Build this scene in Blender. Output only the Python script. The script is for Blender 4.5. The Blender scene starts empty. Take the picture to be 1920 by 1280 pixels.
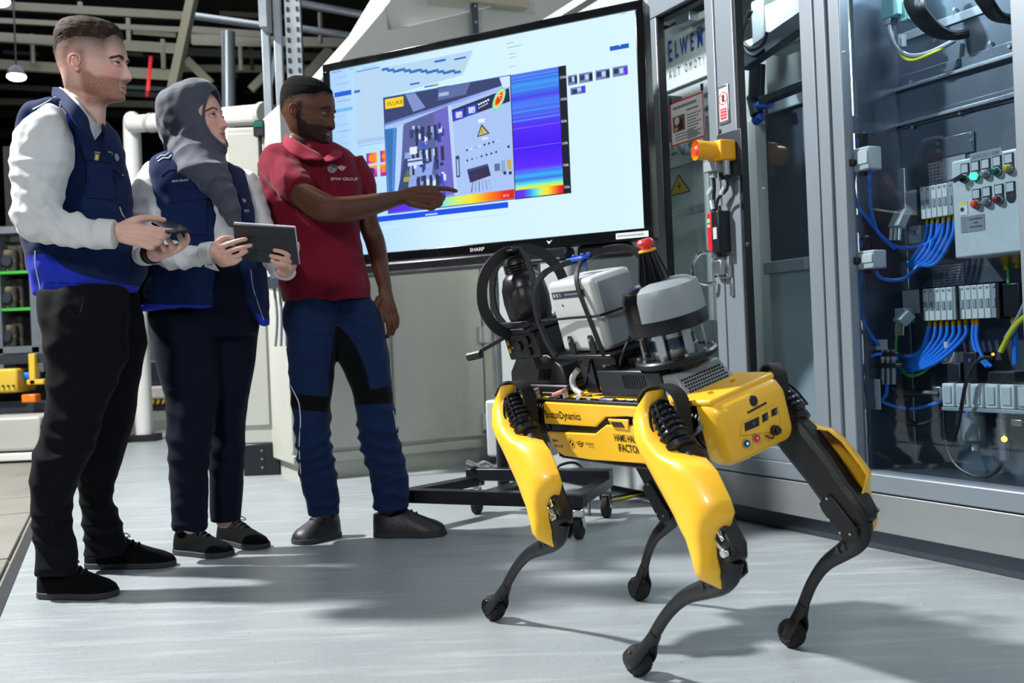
import bpy, math
import numpy as np
from mathutils import Vector, Matrix

# ------------------------------------------------------------------ camera, world, lights
sc = bpy.context.scene
COL = sc.collection
ROLL = math.atan(.042)
F0 = 1890.0
EYE = np.array([0, 0, .74])
cam = bpy.data.cameras.new('camera'); cam.lens = 36 * F0 / 1920; cam.sensor_width = 36
cam.clip_end = 200
camo = bpy.data.objects.new('camera', cam); COL.objects.link(camo)
_c, _s = math.cos(ROLL), math.sin(ROLL)
camo.matrix_world = Matrix(((_c, _s, 0, 0), (0, 0, -1, 0), (-_s, _c, 0, .74), (0, 0, 0, 1)))
cam.dof.use_dof = True; cam.dof.focus_distance = 2.9; cam.dof.aperture_fstop = 4.5
sc.camera = camo
sc.view_settings.view_transform = 'Standard'; sc.view_settings.look = 'None'
sc.view_settings.exposure = 0.18; sc.view_settings.gamma = 1; sc.view_settings.use_curve_mapping = False
w = bpy.data.worlds.new('world'); sc.world = w; w.use_nodes = True
w.node_tree.nodes['Background'].inputs[0].default_value = (.30, .38, .50, 1)
w.node_tree.nodes['Background'].inputs[1].default_value = .075

def area(name, loc, target, size, power, color=(1, 1, 1), sy=None):
    l = bpy.data.lights.new(name, 'AREA'); l.energy = power; l.color = color; l.size = size
    if sy: l.shape = 'RECTANGLE'; l.size_y = sy
    o = bpy.data.objects.new(name, l); COL.objects.link(o); o.location = loc
    o.rotation_euler = (Vector(target) - Vector(loc)).to_track_quat('-Z', 'Y').to_euler()
    return o
area('key_lamp', (-5.2, 4.0, 5.8), (0, 2.9, .6), .36, 1050, (1, .98, .95))
area('front_lamp', (-2.0, -1.4, 3.0), (.2, 3, .9), .5, 78, (.96, .98, 1))
area('overhead_fill', (.6, 2.6, 5.2), (.3, 3, 0), 2.0, 14, (.9, .95, 1))  # weak soft fill added from above, not a particular fixture
area('right_lamp', (2.6, -.6, 3.2), (.9, 3.4, 1.0), .8, 22, (.9, .95, 1))
area('hall_lamp', (-6, 13, 6.6), (-6, 13, 0), 6, 300, (.95, .97, 1))
area('hall_fill', (-5.5, 17, 4.5), (-5.5, 19, 9), 3.0, 50, (.95, 1, .9))
area('bay_fill', tuple(np.array([1.0, 3.6, 0]) + .6 * np.array([.453, -.891, 0]) + .17 * np.array([.891, .453, 0]) + np.array([0, 0, 2.05])) , tuple(np.array([1.0, 3.6, 0]) + .6 * np.array([.453, -.891, 0]) + .22 * np.array([.891, .453, 0])), .12, 9, (.88, .96, 1))  # unseen light added at the top of the bay to brighten its inside
area('chamber_fill', tuple(np.array([1.0, 3.6, 0]) - 1.2 * np.array([.453, -.891, 0]) + 1.0 * np.array([.891, .453, 0]) + np.array([0, 0, 2.3])), tuple(np.array([1.0, 3.6, 0]) - 1.3 * np.array([.453, -.891, 0]) + .8 * np.array([.891, .453, 0])), .5, 100, (.98, 1, .93))  # added interior light, no fixture modelled; brightens the left bays
area('chamber_fill', tuple(np.array([1.0, 3.6, 0]) - .45 * np.array([.453, -.891, 0]) + .16 * np.array([.891, .453, 0]) + np.array([0, 0, 2.3])), tuple(np.array([1.0, 3.6, 0]) - .7 * np.array([.453, -.891, 0]) + .7 * np.array([.891, .453, 0]) + np.array([0, 0, .9])), .25, 12, (.98, 1, .93))  # second added light near the doors, lifts fronts lit only from behind
area('machine_lamp', (-1.5, 4.3, 4.6), (-.4, 6, 1), 1.0, 16, (1, .98, .93))

# ------------------------------------------------------------------ helpers
def ray(px, py):
    u, v = px - 960, py - 640
    return np.array([(u * _c - v * _s) / F0, 1, -(u * _s + v * _c) / F0])
def pt(px, py, y):                       # the point at distance y in front of the lens
    return EYE + ray(px, py) * y
def onp(px, py, P, n):                   # a point on a real plane of the place
    r = ray(px, py); return EYE + r * (np.dot(np.asarray(P, float) - EYE, n) / np.dot(r, n))
def nz(v):
    v = np.asarray(v, float); return v / max(np.linalg.norm(v), 1e-12)
def frame(o, x, y, z):
    M = np.eye(4); M[:3, 0] = x; M[:3, 1] = y; M[:3, 2] = z; M[:3, 3] = o; return M
def ypr(loc, yaw=0, pitch=0, roll=0):
    M = (Matrix.Translation(Vector(loc)) @ Matrix.Rotation(yaw, 4, 'Z') @ Matrix.Rotation(pitch, 4, 'Y') @ Matrix.Rotation(roll, 4, 'X'))
    return np.array(M)

class G:
    """collects shapes of one mesh; M = frame the shapes are written in"""
    def __init__(s, M=None):
        s.v = []; s.f = []; s.mi = []; s.c = []; s.n = 0; s.M = M; s.m = 0; s.col = None
    def add(s, V, F, col=None):
        V = np.asarray(V, float).reshape(-1, 3)
        if s.M is not None: V = V @ s.M[:3, :3].T + s.M[:3, 3]
        o = s.n; s.v.append(V); s.n += len(V)
        s.f += [tuple(int(i) + o for i in q) for q in F]
        s.mi += [s.m] * len(F); s.c += [col if col is not None else s.col] * len(F)
        return s
    def boxb(s, a, b):
        x0, y0, z0 = a; x1, y1, z1 = b
        V = [(x, y, z) for x in (x0, x1) for y in (y0, y1) for z in (z0, z1)]
        return s.add(V, [(0, 1, 3, 2), (4, 6, 7, 5), (0, 4, 5, 1), (2, 3, 7, 6), (0, 2, 6, 4), (1, 5, 7, 3)])
    def box(s, c, d, R=None):
        h = np.asarray(d) / 2
        V = np.array([(x, y, z) for x in (-1, 1) for y in (-1, 1) for z in (-1, 1)]) * h
        if R is not None: V = V @ np.asarray(R).T
        return s.add(V + np.asarray(c, float), [(0, 1, 3, 2), (4, 6, 7, 5), (0, 4, 5, 1), (2, 3, 7, 6), (0, 2, 6, 4), (1, 5, 7, 3)])
    def beam(s, a, b, w, h, up=(0, 0, 1)):
        a = np.asarray(a, float); b = np.asarray(b, float); e = nz(b - a); x = nz(np.cross(e, up)); y = np.cross(x, e)
        return s.box((a + b) / 2, (np.linalg.norm(b - a), w, h), np.array([e, x, y]).T)
    def cyl(s, a, b, r, r2=None, n=16, cap=True):
        r2 = r if r2 is None else r2
        a = np.asarray(a, float); b = np.asarray(b, float); e = nz(b - a)
        x = nz(np.cross(e, (0, 0, 1) if abs(e[2]) < .9 else (1, 0, 0))); y = np.cross(e, x)
        t = np.linspace(0, 2 * np.pi, n, endpoint=False)
        c = np.cos(t)[:, None] * x + np.sin(t)[:, None] * y
        V = np.vstack([a + c * r, b + c * r2])
        F = [(i, (i + 1) % n, n + (i + 1) % n, n + i) for i in range(n)]
        if cap: F += [tuple(range(n))[::-1], tuple(range(n, 2 * n))]
        return s.add(V, F)
    def loft(s, rings, cap=True, closed=True):
        n = len(rings[0]); V = np.vstack([np.asarray(r, float) for r in rings]); F = []
        m = n if closed else n - 1
        for k in range(len(rings) - 1):
            for i in range(m):
                j = (i + 1) % n; F.append((k * n + i, k * n + j, (k + 1) * n + j, (k + 1) * n + i))
        if cap and closed: F += [tuple(range(n))[::-1], tuple(range(len(V) - n, len(V)))]
        return s.add(V, F)
    def tube(s, P, r, n=8, closed=False, flat=None, sub=4, cap=True, rnd=False):
        """swept round (or elliptic: flat=(scale_a, scale_b, normal)) section along a smooth path"""
        P = np.asarray(P, float); R = np.full(len(P), r, float) if np.isscalar(r) else np.asarray(r, float)
        if sub > 1 and len(P) > 2:
            Q, S = [], []
            m = len(P); rng = range(m) if closed else range(m - 1)
            for i in rng:
                g = (lambda A, k: A[k % m]) if closed else (lambda A, k: A[min(max(k, 0), m - 1)])
                for q in range(sub):
                    t = q / sub
                    for A, B in ((P, Q), (R, S)):
                        a, b, c_, d = g(A, i - 1), g(A, i), g(A, i + 1), g(A, i + 2)
                        B.append(.5 * (2 * b + (c_ - a) * t + (2 * a - 5 * b + 4 * c_ - d) * t * t + (3 * b - a - 3 * c_ + d) * t ** 3))
            if not closed: Q.append(P[-1]); S.append(R[-1])
            P = np.array(Q); R = np.array(S)
        m = len(P)
        T = np.roll(P, -1, 0) - np.roll(P, 1, 0) if closed else np.gradient(P, axis=0)
        T = np.array([nz(q) for q in T])
        if rnd and not closed:      # hemispherical ends
            k = 4; a = np.linspace(0, np.pi / 2, k + 1)[:-1]
            pre = [P[0] - T[0] * R[0] * math.cos(x) for x in a]; pr = [R[0] * max(math.sin(x), .02) for x in a]
            post = [P[-1] + T[-1] * R[-1] * math.cos(x) for x in a[::-1]]; po = [R[-1] * max(math.sin(x), .02) for x in a[::-1]]
            T = np.vstack([np.repeat(T[:1], k, 0), T, np.repeat(T[-1:], k, 0)])
            P = np.vstack([pre, P, post]); R = np.concatenate([pr, R, po]); m = len(P)
        sa = sb = 1
        if flat is not None: sa, sb, nrm = flat
        if flat is not None: x = np.cross(T[0], nrm)
        else: x = np.cross(T[0], (0, 0, 1) if abs(T[0][2]) < .9 else (1, 0, 0))
        x = nz(x); a = np.linspace(0, 2 * np.pi, n, endpoint=False) + (np.pi / 4 if n == 4 else 0); rings = []
        for i in range(m):
            x = nz(np.cross(T[i], nrm)) if flat is not None else nz(x - T[i] * np.dot(x, T[i]))
            y = np.cross(T[i], x)
            rings.append(P[i] + R[i] * (np.cos(a)[:, None] * x * sa + np.sin(a)[:, None] * y * sb))
        if closed: rings.append(rings[0])
        return s.loft(rings, cap=cap and not closed)
    def lathe(s, prof, o=(0, 0, 0), ax=(0, 0, 1), n=24):
        e = nz(ax); x = nz(np.cross(e, (1, 0, 0) if abs(e[0]) < .9 else (0, 1, 0))); y = np.cross(e, x)
        t = np.linspace(0, 2 * np.pi, n, endpoint=False); c = np.cos(t)[:, None] * x + np.sin(t)[:, None] * y
        return s.loft([np.asarray(o) + c * max(r, 1e-4) + e * h for r, h in prof])
    def prism(s, poly, o, u, v, d, w=None):
        u = np.asarray(u, float); v = np.asarray(v, float); o = np.asarray(o, float)
        w = np.cross(u, v) if w is None else np.asarray(w, float); P = np.array([o + a * u + b * v for a, b in poly]); n = len(P)
        F = [tuple(range(n))[::-1], tuple(range(n, 2 * n))] + [(i, (i + 1) % n, n + (i + 1) % n, n + i) for i in range(n)]
        return s.add(np.vstack([P, P + w * d]), F)
    def sph(s, c, r, nu=16, nv=10, R=None):
        r = np.ones(3) * r; V = []
        for j in range(nv + 1):
            a = np.pi * j / nv
            for i in range(nu):
                b = 2 * np.pi * i / nu; V.append((max(math.sin(a), 1e-3) * math.cos(b), max(math.sin(a), 1e-3) * math.sin(b), math.cos(a)))
        V = np.array(V) * r
        if R is not None: V = V @ np.asarray(R).T
        F = [(j * nu + i, (j + 1) * nu + i, (j + 1) * nu + (i + 1) % nu, j * nu + (i + 1) % nu) for j in range(nv) for i in range(nu)]
        return s.add(V + np.asarray(c, float), F + [tuple(range(nu)), tuple(range(nv * nu, nv * nu + nu))[::-1]])
    # flat printing: quads / discs / lettering on a plane given by origin + u + v
    def plane(s, o, u, v): s.po, s.pu, s.pv = map(lambda q: np.asarray(q, float), (o, u, v)); s.pw = nz(np.cross(s.pu, s.pv)); s.lay = 0; return s
    def _pp(s, P):
        s.lay += 1
        return [s.po + a * s.pu + b * s.pv + s.pw * (s.lay * .00003) for a, b in P]
    def poly(s, P, col): return s.add(s._pp(P), [tuple(range(len(P)))], col)
    def rect(s, x0, y0, x1, y1, col): return s.poly([(x0, y0), (x1, y0), (x1, y1), (x0, y1)], col)
    def disc(s, x, y, r, col, n=20, ry=None):
        ry = ry or r; return s.poly([(x + r * math.cos(a), y + ry * math.sin(a)) for a in np.linspace(0, 2 * np.pi, n, endpoint=False)], col)
    def txt(s, string, x, y, size, col, lift=0, align='LEFT', sx=1, spacing=1, bold=0):
        cu = bpy.data.curves.new('t', 'FONT'); cu.body = string; cu.size = size; cu.align_x = align; cu.resolution_u = 2
        cu.space_character = spacing; cu.offset = bold * size
        o = bpy.data.objects.new('t', cu); COL.objects.link(o); dg = bpy.context.evaluated_depsgraph_get()
        me = o.evaluated_get(dg).to_mesh()
        V = np.zeros(len(me.vertices) * 3); me.vertices.foreach_get('co', V); V = V.reshape(-1, 3)
        F = [tuple(p.vertices) for p in me.polygons]; o.evaluated_get(dg).to_mesh_clear()
        bpy.data.objects.remove(o); bpy.data.curves.remove(cu)
        s.lay += 1
        W = s.po + (V[:, :1] * sx + x) * s.pu + (V[:, 1:2] + y) * s.pv + s.pw * (s.lay * .00003 + lift)
        return s.add(W, F, col)

WM = {}
def mesh_np(name, V, F, attrs=None):
    me = bpy.data.meshes.new(name)
    me.from_pydata(V.tolist() if hasattr(V, 'tolist') else V, [], F.tolist() if hasattr(F, 'tolist') else F)
    for k, a in (attrs or {}).items():
        at = me.attributes.new(k, 'FLOAT', 'POINT'); at.data.foreach_set('value', np.asarray(a, np.float32))
    return me
def link(name, me, par, M):
    o = bpy.data.objects.new(name, me); COL.objects.link(o)
    if par is not None: o.parent = par
    WM[o.name] = M
    return o
def part(name, g, mat, par=None, bev=0, smooth=True, ang=.62, attrs=None, seg=2, V=None, F=None):
    """one mesh object, written in world coordinates, stored in its parent's frame"""
    M = WM[par.name] if par is not None else None
    V = np.vstack(g.v) if V is None else np.asarray(V, float)
    if M is None:
        lo = V.min(0); hi = V.max(0); M = np.eye(4); M[:3, 3] = ((lo[0] + hi[0]) / 2, (lo[1] + hi[1]) / 2, lo[2]); top = True
    else: top = False
    I = np.linalg.inv(M); L = V @ I[:3, :3].T + I[:3, 3]
    me = mesh_np(name, L, g.f if F is None else F, attrs)
    ms = mat if isinstance(mat, (list, tuple)) else [mat]
    for m in ms: me.materials.append(MAT(m))
    if g is not None and len(ms) > 1: me.polygons.foreach_set('material_index', g.mi)
    if g is not None and any(c is not None for c in g.c):
        ca = me.color_attributes.new('Col', 'FLOAT_COLOR', 'CORNER'); buf = []
        for p, c in zip(g.f, g.c):
            c = (1, 1, 1) if c is None else c
            if isinstance(c[0], (tuple, list, np.ndarray)):
                for q in c: buf += [q[0], q[1], q[2], 1]
            else: buf += [c[0], c[1], c[2], 1] * len(p)
        ca.data.foreach_set('color', buf)
    if smooth:
        me.polygons.foreach_set('use_smooth', [True] * len(me.polygons))
        me.set_sharp_from_angle(angle=ang)
    me.update()
    o = link(name, me, par, M)
    if top: o.matrix_world = Matrix(M.tolist())
    if bev:
        b = o.modifiers.new('bevel', 'BEVEL'); b.width = bev; b.segments = seg; b.limit_method = 'ANGLE'; b.angle_limit = .6
        b.harden_normals = False
    return o
def thing(name, label, cat, M=None, group=None):
    o = bpy.data.objects.new(name, None); COL.objects.link(o)
    if M is None: M = np.eye(4)
    elif np.asarray(M).shape == (3,): A = np.eye(4); A[:3, 3] = M; M = A
    o.matrix_world = Matrix(np.asarray(M).tolist()); WM[o.name] = np.asarray(M, float); o.empty_display_size = .05
    return tag(o, label, cat, group)
def tag(o, label, cat, group=None):
    o['label'] = label; o['category'] = cat
    if group: o['group'] = group
    return o
def solo(name, g, mat, label, cat, group=None, **k): return tag(part(name, g, mat, None, **k), label, cat, group)
def struct(name, g, mat, **k):
    o = part(name, g, mat, **k); o['kind'] = 'structure'; return o
def sg(fn, M=None, *a, **k):       # one-shape collector
    g = G(M); getattr(g, fn)(*a, **k); return g

def H(h):                                   # sRGB hex -> linear
    c = [int(h[i:i + 2], 16) / 255 for i in (0, 2, 4)]
    return tuple(x / 12.92 if x <= .04045 else ((x + .055) / 1.055) ** 2.4 for x in c)

# ------------------------------------------------------------------ materials
_M = {}
def node(nt, t, ins=None, **k):
    n = nt.nodes.new(t)
    for a, b in k.items(): setattr(n, a, b)
    for a, b in (ins or {}).items():
        if isinstance(b, bpy.types.NodeSocket): nt.links.new(b, n.inputs[a])
        else: n.inputs[a].default_value = b
    return n
def mix(nt, f, a, b):
    n = nt.nodes.new('ShaderNodeMix'); n.data_type = 'RGBA'
    for i, q in ((0, f), (6, a), (7, b)):
        if isinstance(q, bpy.types.NodeSocket): nt.links.new(q, n.inputs[i])
        else: n.inputs[i].default_value = q if i == 0 else (*q[:3], 1)
    return n.outputs[2]
def new(name, rough=.5, metal=0, spec=.5, coat=0):
    m = bpy.data.materials.new(name); m.use_nodes = True; nt = m.node_tree; p = nt.nodes['Principled BSDF']
    p.inputs['Roughness'].default_value = rough; p.inputs['Metallic'].default_value = metal
    p.inputs['Specular IOR Level'].default_value = spec; p.inputs['Coat Weight'].default_value = coat
    p.inputs['Coat Roughness'].default_value = .08
    _M[name] = m
    return m, nt, p
def simple(name, col, rough=.5, metal=0, var=.12, scale=6, bump=0, bscale=200, coat=0, spec=.5, dirt=None, dsc=3, stretch=None, sheen=0):
    m, nt, p = new(name, rough, metal, spec, coat)
    tc = node(nt, 'ShaderNodeTexCoord').outputs['Object']
    if stretch: tc = node(nt, 'ShaderNodeMapping', {0: tc, 3: stretch}).outputs[0]
    n = node(nt, 'ShaderNodeTexNoise', {'Vector': tc, 'Scale': scale, 'Detail': 5, 'Roughness': .6})
    c = mix(nt, n.outputs[0], [x * (1 - var) for x in col], [min(1, x * (1 + var)) for x in col])
    if dirt:
        n2 = node(nt, 'ShaderNodeTexNoise', {'Vector': tc, 'Scale': dsc, 'Detail': 8, 'Roughness': .7})
        r = node(nt, 'ShaderNodeValToRGB', {0: n2.outputs[0]}); r.color_ramp.elements[0].position = .52; r.color_ramp.elements[1].position = .72
        c = mix(nt, r.outputs[0], c, dirt)
    nt.links.new(c, p.inputs['Base Color'])
    rr = node(nt, 'ShaderNodeMapRange', {0: n.outputs[0], 3: max(rough - .08, .02), 4: min(rough + .1, 1)})
    nt.links.new(rr.outputs[0], p.inputs['Roughness'])
    if sheen: p.inputs['Sheen Weight'].default_value = sheen; p.inputs['Sheen Roughness'].default_value = .4
    if bump:
        b = node(nt, 'ShaderNodeTexNoise', {'Vector': tc, 'Scale': bscale, 'Detail': 3})
        bb = node(nt, 'ShaderNodeBump', {'Height': b.outputs[0], 'Strength': bump, 'Distance': .002})
        nt.links.new(bb.outputs[0], p.inputs['Normal'])
    return m
def attr_mask(nt, name, soft=.0008):
    a = node(nt, 'ShaderNodeAttribute', attribute_name=name)
    return node(nt, 'ShaderNodeMapRange', {0: a.outputs['Fac'], 1: 0, 2: soft * 2}).outputs[0]
def cloth(name, col, masks=(), rough=.85, weave=.12, sheen=.15, var=.1, wsc=900):
    """woven cloth; masks = [(attribute, colour)] painted where the attribute is positive"""
    m, nt, p = new(name, rough, 0, .12)
    tc = node(nt, 'ShaderNodeTexCoord').outputs['Object']
    n = node(nt, 'ShaderNodeTexNoise', {'Vector': tc, 'Scale': 9, 'Detail': 6})
    c = mix(nt, n.outputs[0], [x * (1 - var) for x in col], [min(1, x * (1 + var)) for x in col])
    for a, k in masks: c = mix(nt, attr_mask(nt, a), c, k)
    nt.links.new(c, p.inputs['Base Color'])
    b = node(nt, 'ShaderNodeTexNoise', {'Vector': tc, 'Scale': wsc, 'Detail': 1})
    b2 = node(nt, 'ShaderNodeTexNoise', {'Vector': tc, 'Scale': 38, 'Detail': 3})
    s = node(nt, 'ShaderNodeMath', {0: b2.outputs[0], 1: 3.0}, operation='MULTIPLY')
    s2 = node(nt, 'ShaderNodeMath', {0: s.outputs[0], 1: b.outputs[0]}, operation='ADD')
    bb = node(nt, 'ShaderNodeBump', {'Height': s2.outputs[0], 'Strength': weave * 2, 'Distance': .001})
    nt.links.new(bb.outputs[0], p.inputs['Normal'])
    p.inputs['Sheen Weight'].default_value = sheen; p.inputs['Sheen Roughness'].default_value = .5
    return m
def emit(name, col, st):
    m = bpy.data.materials.new(name); m.use_nodes = True; nt = m.node_tree; nt.nodes.clear()
    e = node(nt, 'ShaderNodeEmission', {0: (*col, 1), 1: st}); o = node(nt, 'ShaderNodeOutputMaterial', {0: e.outputs[0]}); _M[name] = m
def printed(name, rough=.5, coat=0, emission=0, metal=0):
    m, nt, p = new(name, rough, metal, .5, coat)
    a = node(nt, 'ShaderNodeVertexColor', layer_name='Col')
    if emission:
        p.inputs['Base Color'].default_value = (.01, .01, .01, 1)
        nt.links.new(a.outputs[0], p.inputs['Emission Color']); p.inputs['Emission Strength'].default_value = emission
    else: nt.links.new(a.outputs[0], p.inputs['Base Color'])
def glass(name, tint=(.8, .85, .88), refl=1.0, rough=.02):
    m = bpy.data.materials.new(name); m.use_nodes = True; nt = m.node_tree; nt.nodes.clear()
    t = node(nt, 'ShaderNodeBsdfTransparent', {0: (*tint, 1)}); g = node(nt, 'ShaderNodeBsdfGlossy', {0: (.9, .95, 1, 1), 1: rough})
    ge = node(nt, 'ShaderNodeNewGeometry'); dt = node(nt, 'ShaderNodeVectorMath', {0: ge.outputs['Normal'], 1: ge.outputs['Incoming']}, operation='DOT_PRODUCT')
    ab = node(nt, 'ShaderNodeMath', {0: dt.outputs['Value']}, operation='ABSOLUTE'); iv = node(nt, 'ShaderNodeMath', {0: 1.0, 1: ab.outputs[0]}, operation='SUBTRACT')
    pw = node(nt, 'ShaderNodeMath', {0: iv.outputs[0], 1: 5.0}, operation='POWER')
    k = node(nt, 'ShaderNodeMath', {0: pw.outputs[0], 1: .92 * refl, 2: .035 * refl}, operation='MULTIPLY_ADD', use_clamp=True)
    x = node(nt, 'ShaderNodeMixShader', {0: k.outputs[0], 1: t.outputs[0], 2: g.outputs[0]})
    node(nt, 'ShaderNodeOutputMaterial', {0: x.outputs[0]}); _M[name] = m
def skin(name, col, hair, beard, lip, brow, stub=1.0, rough=.5):
    m, nt, p = new(name, rough, 0, .3 if name != 'skin_deep' else .22)
    tc = node(nt, 'ShaderNodeTexCoord').outputs['Object']
    n = node(nt, 'ShaderNodeTexNoise', {'Vector': tc, 'Scale': 28, 'Detail': 5})
    c = mix(nt, n.outputs[0], [x * .86 for x in col], [min(1, x * 1.1) for x in col])
    fine = node(nt, 'ShaderNodeTexNoise', {'Vector': tc, 'Scale': 420, 'Detail': 2})
    def layer(c, at, k, gr):
        a = node(nt, 'ShaderNodeAttribute', attribute_name=at)
        g = node(nt, 'ShaderNodeMapRange', {0: fine.outputs[0], 1: .3, 2: .7, 3: 1 - gr, 4: 1 + gr * .4})
        f = node(nt, 'ShaderNodeMath', {0: a.outputs['Fac'], 1: g.outputs[0]}, operation='MULTIPLY', use_clamp=True)
        return mix(nt, f.outputs[0], c, k)
    c = layer(c, 'ruddy', [min(1, col[0] * 1.12), col[1] * .72, col[2] * .7], .1)
    c = layer(c, 'beard', beard, .55 * stub); c = layer(c, 'hairy', hair, .35)
    c = layer(c, 'lip', lip, 0); c = layer(c, 'brow', brow, .3)
    nt.links.new(c, p.inputs['Base Color'])
    p.inputs['Subsurface Weight'].default_value = .06; p.inputs['Subsurface Radius'].default_value = (.012, .005, .003); p.inputs['Subsurface Scale'].default_value = .5
    b = node(nt, 'ShaderNodeBump', {'Height': fine.outputs[0], 'Strength': .12, 'Distance': .001}); nt.links.new(b.outputs[0], p.inputs['Normal'])
def MAT(n):
    if isinstance(n, bpy.types.Material): return n
    return _M[n]

simple('yellow', H('fec330'), .36, 0, .05, 5, .06, 300, coat=.25)
simple('black_plastic', H('14161a'), .42, 0, .25, 20, .15, 260)
simple('black_gloss', H('0b0c0f'), .16, 0, .2, 10)
simple('black_satin', H('1c1f25'), .3, .2, .2, 15)
simple('dark_metal', H('3a3f47'), .35, .7, .2, 15)
simple('rubber', H('111214'), .75, 0, .3, 60, .4, 300)
simple('leg_black', H('0f1114'), .45, 0, .3, 25, .25, 180)
simple('silver', H('b9bec4'), .28, .95, .1, 12)
simple('chrome', H('dfe3e6'), .1, 1, .05, 8)
simple('brass', H('e0b020'), .3, .8)
simple('grey_paint', H('8f98a0'), .34, .55, .06, 7, .05, 400)
simple('light_grey_case', H('b3babf'), .42, .1, .04, 8)
simple('pale_case', H('c3c8c8'), .38, .1, .05, 8)
simple('side_case', H('8d979e'), .42, .1, .05, 8)
simple('cabinet_frame', H('848f99'), .36, .35, .05, 5, .05, 300, stretch=(1, 1, .15))
simple('plinth_steel', H('93999b'), .38, .5, .08, 4, .06, 120, stretch=(.3, .3, 3))
simple('steel_back', H('747d88'), .3, .8, .16, 3, .05, 300, stretch=(1, 1, .3))
simple('steel_dark', H('4a525c'), .35, .7, .2, 3)
simple('machine_beige', H('b0b3ac'), .5, 0, .07, 3, .05, 200, dirt=H('a7a798'), dsc=2)
simple('machine_grey', H('a9b1b3'), .45, .2, .08, 3)
simple('white_paint', H('dcdfdc'), .4, 0, .05, 4)
simple('hood_white', H('bcbfbd'), .5, 0, .06, 2)
simple('beam_paint', H('6a695e'), .65, 0, .2, 2)
simple('beam_light', H('a9a690'), .6, 0, .15, 2)
simple('beam_dark', H('2a2f2c'), .8, 0, .4, 1.5)
simple('galvanised', H('8d97a0'), .38, .6, .2, 8)
simple('red_paint', H('c4161c'), .35, 0, .05)
simple('red_button', H('e23a3a'), .35, 0, .04)
simple('estop_yellow', H('f0a812'), .4, 0, .05)
simple('machine_yellow', H('d8b63c'), .5, 0, .15, 5)
simple('orange_lens', H('f07a28'), .3, 0, .05)
simple('green_strip', H('3fb53a'), .5, 0, .1)
simple('blue_hose', H('1f74d8'), .35, 0, .08, 20)
simple('grey_hose', H('8a929a'), .4, 0, .1, 20)
simple('green_wire', H('3f9a3a'), .4, 0, .2, 30)
simple('yellow_wire', H('c9c52c'), .4, 0, .2, 30)
simple('teal_block', H('7fb4b4'), .5, 0, .15, 20)
simple('valve_grey', H('9da4a8'), .4, .3, .08, 15)
simple('valve_white', H('c9ccc9'), .45, 0, .05, 15)
simple('blue_knob', H('2458c8'), .35)
simple('white_plate', H('b9c0c2'), .42, .15, .03, 5)
simple('clear_bowl', H('8f989c'), .15, .3, .2, 10)
simple('rust_iron', H('3a3834'), .75, .3, .5, 14, dirt=H('8a8468'), dsc=9)
simple('lidar_blue', H('1b4a66'), .12, .2, .1, 4, coat=.6)
simple('pink_clamp', H('c07f78'), .5, .1, .2, 40)
simple('hijab', H('434957'), .8, 0, .06, 5, .2, 700, sheen=.25)
simple('shoe_suede', H('050608'), .95, 0, .3, 40, .3, 400, spec=.12)
simple('shoe_leather', H('1d2024'), .45, 0, .35, 30, .5, 120)
simple('sole_rubber', H('2a2d31'), .7, 0, .2, 30)
simple('lace', H('15171b'), .8, 0, .1, 30)
simple('hair_brown', H('2e221b'), .75, 0, .5, 90, .5, 500, stretch=(1, .5, 1), dirt=H('6a4e36'), dsc=40, spec=.2)
simple('hair_black', H('0a090a'), .95, 0, .4, 90, .5, 600, spec=.15)
simple('eye_white', H('a8a29e'), .2, 0, .03)
simple('iris_dark', H('15110f'), .1)
simple('iris_blue', H('26343e'), .1)
simple('lash', H('120d0c'), .7)
simple('teeth', H('d9d4cc'), .3)
simple('phone_black', H('0d0f13'), .12, .2, .1)
simple('tablet_cover', H('20262e'), .6, 0, .1, 30, .1, 400)
simple('tablet_edge', H('d5d8da'), .3, .4)
simple('concrete', H('7d7c74'), .6, 0, .25, 2.2, .2, 60, dirt=H('5f5f5a'), dsc=1.2)
printed('print_matt', .55); printed('print_gloss', .2, coat=.4); printed('screen', .12, emission=.93)
printed('engraved', .4, metal=.4)
emit('lamp_white', (1, .98, .95), 14); emit('led_green', (.05, 1, .3), 3.5); emit('led_blue', (.1, .3, 1), 2.5); emit('led_red', (1, .05, .08), 1.6)
emit('lamp_orange', (1, .35, .05), 3); emit('lamp_yellow', (1, .7, .1), 3)
glass('glass', (.80, .86, .9), 1.1); glass('clear_plastic', (.9, .93, .95), 1.2, .06)
skin('skin_fair', H('dfb4a6'), H('463c36'), H('8a5640'), H('b06a62'), H('3a2a22'))
skin('skin_light', H('d8ab9c'), H('1a1414'), H('1a1414'), H('b3665f'), H('2c2020'))
skin('skin_deep', H('5e3c2c'), H('0c0a0a'), H('0b0909'), H('8a4f4c'), H('0e0a09'), rough=.46)

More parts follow.
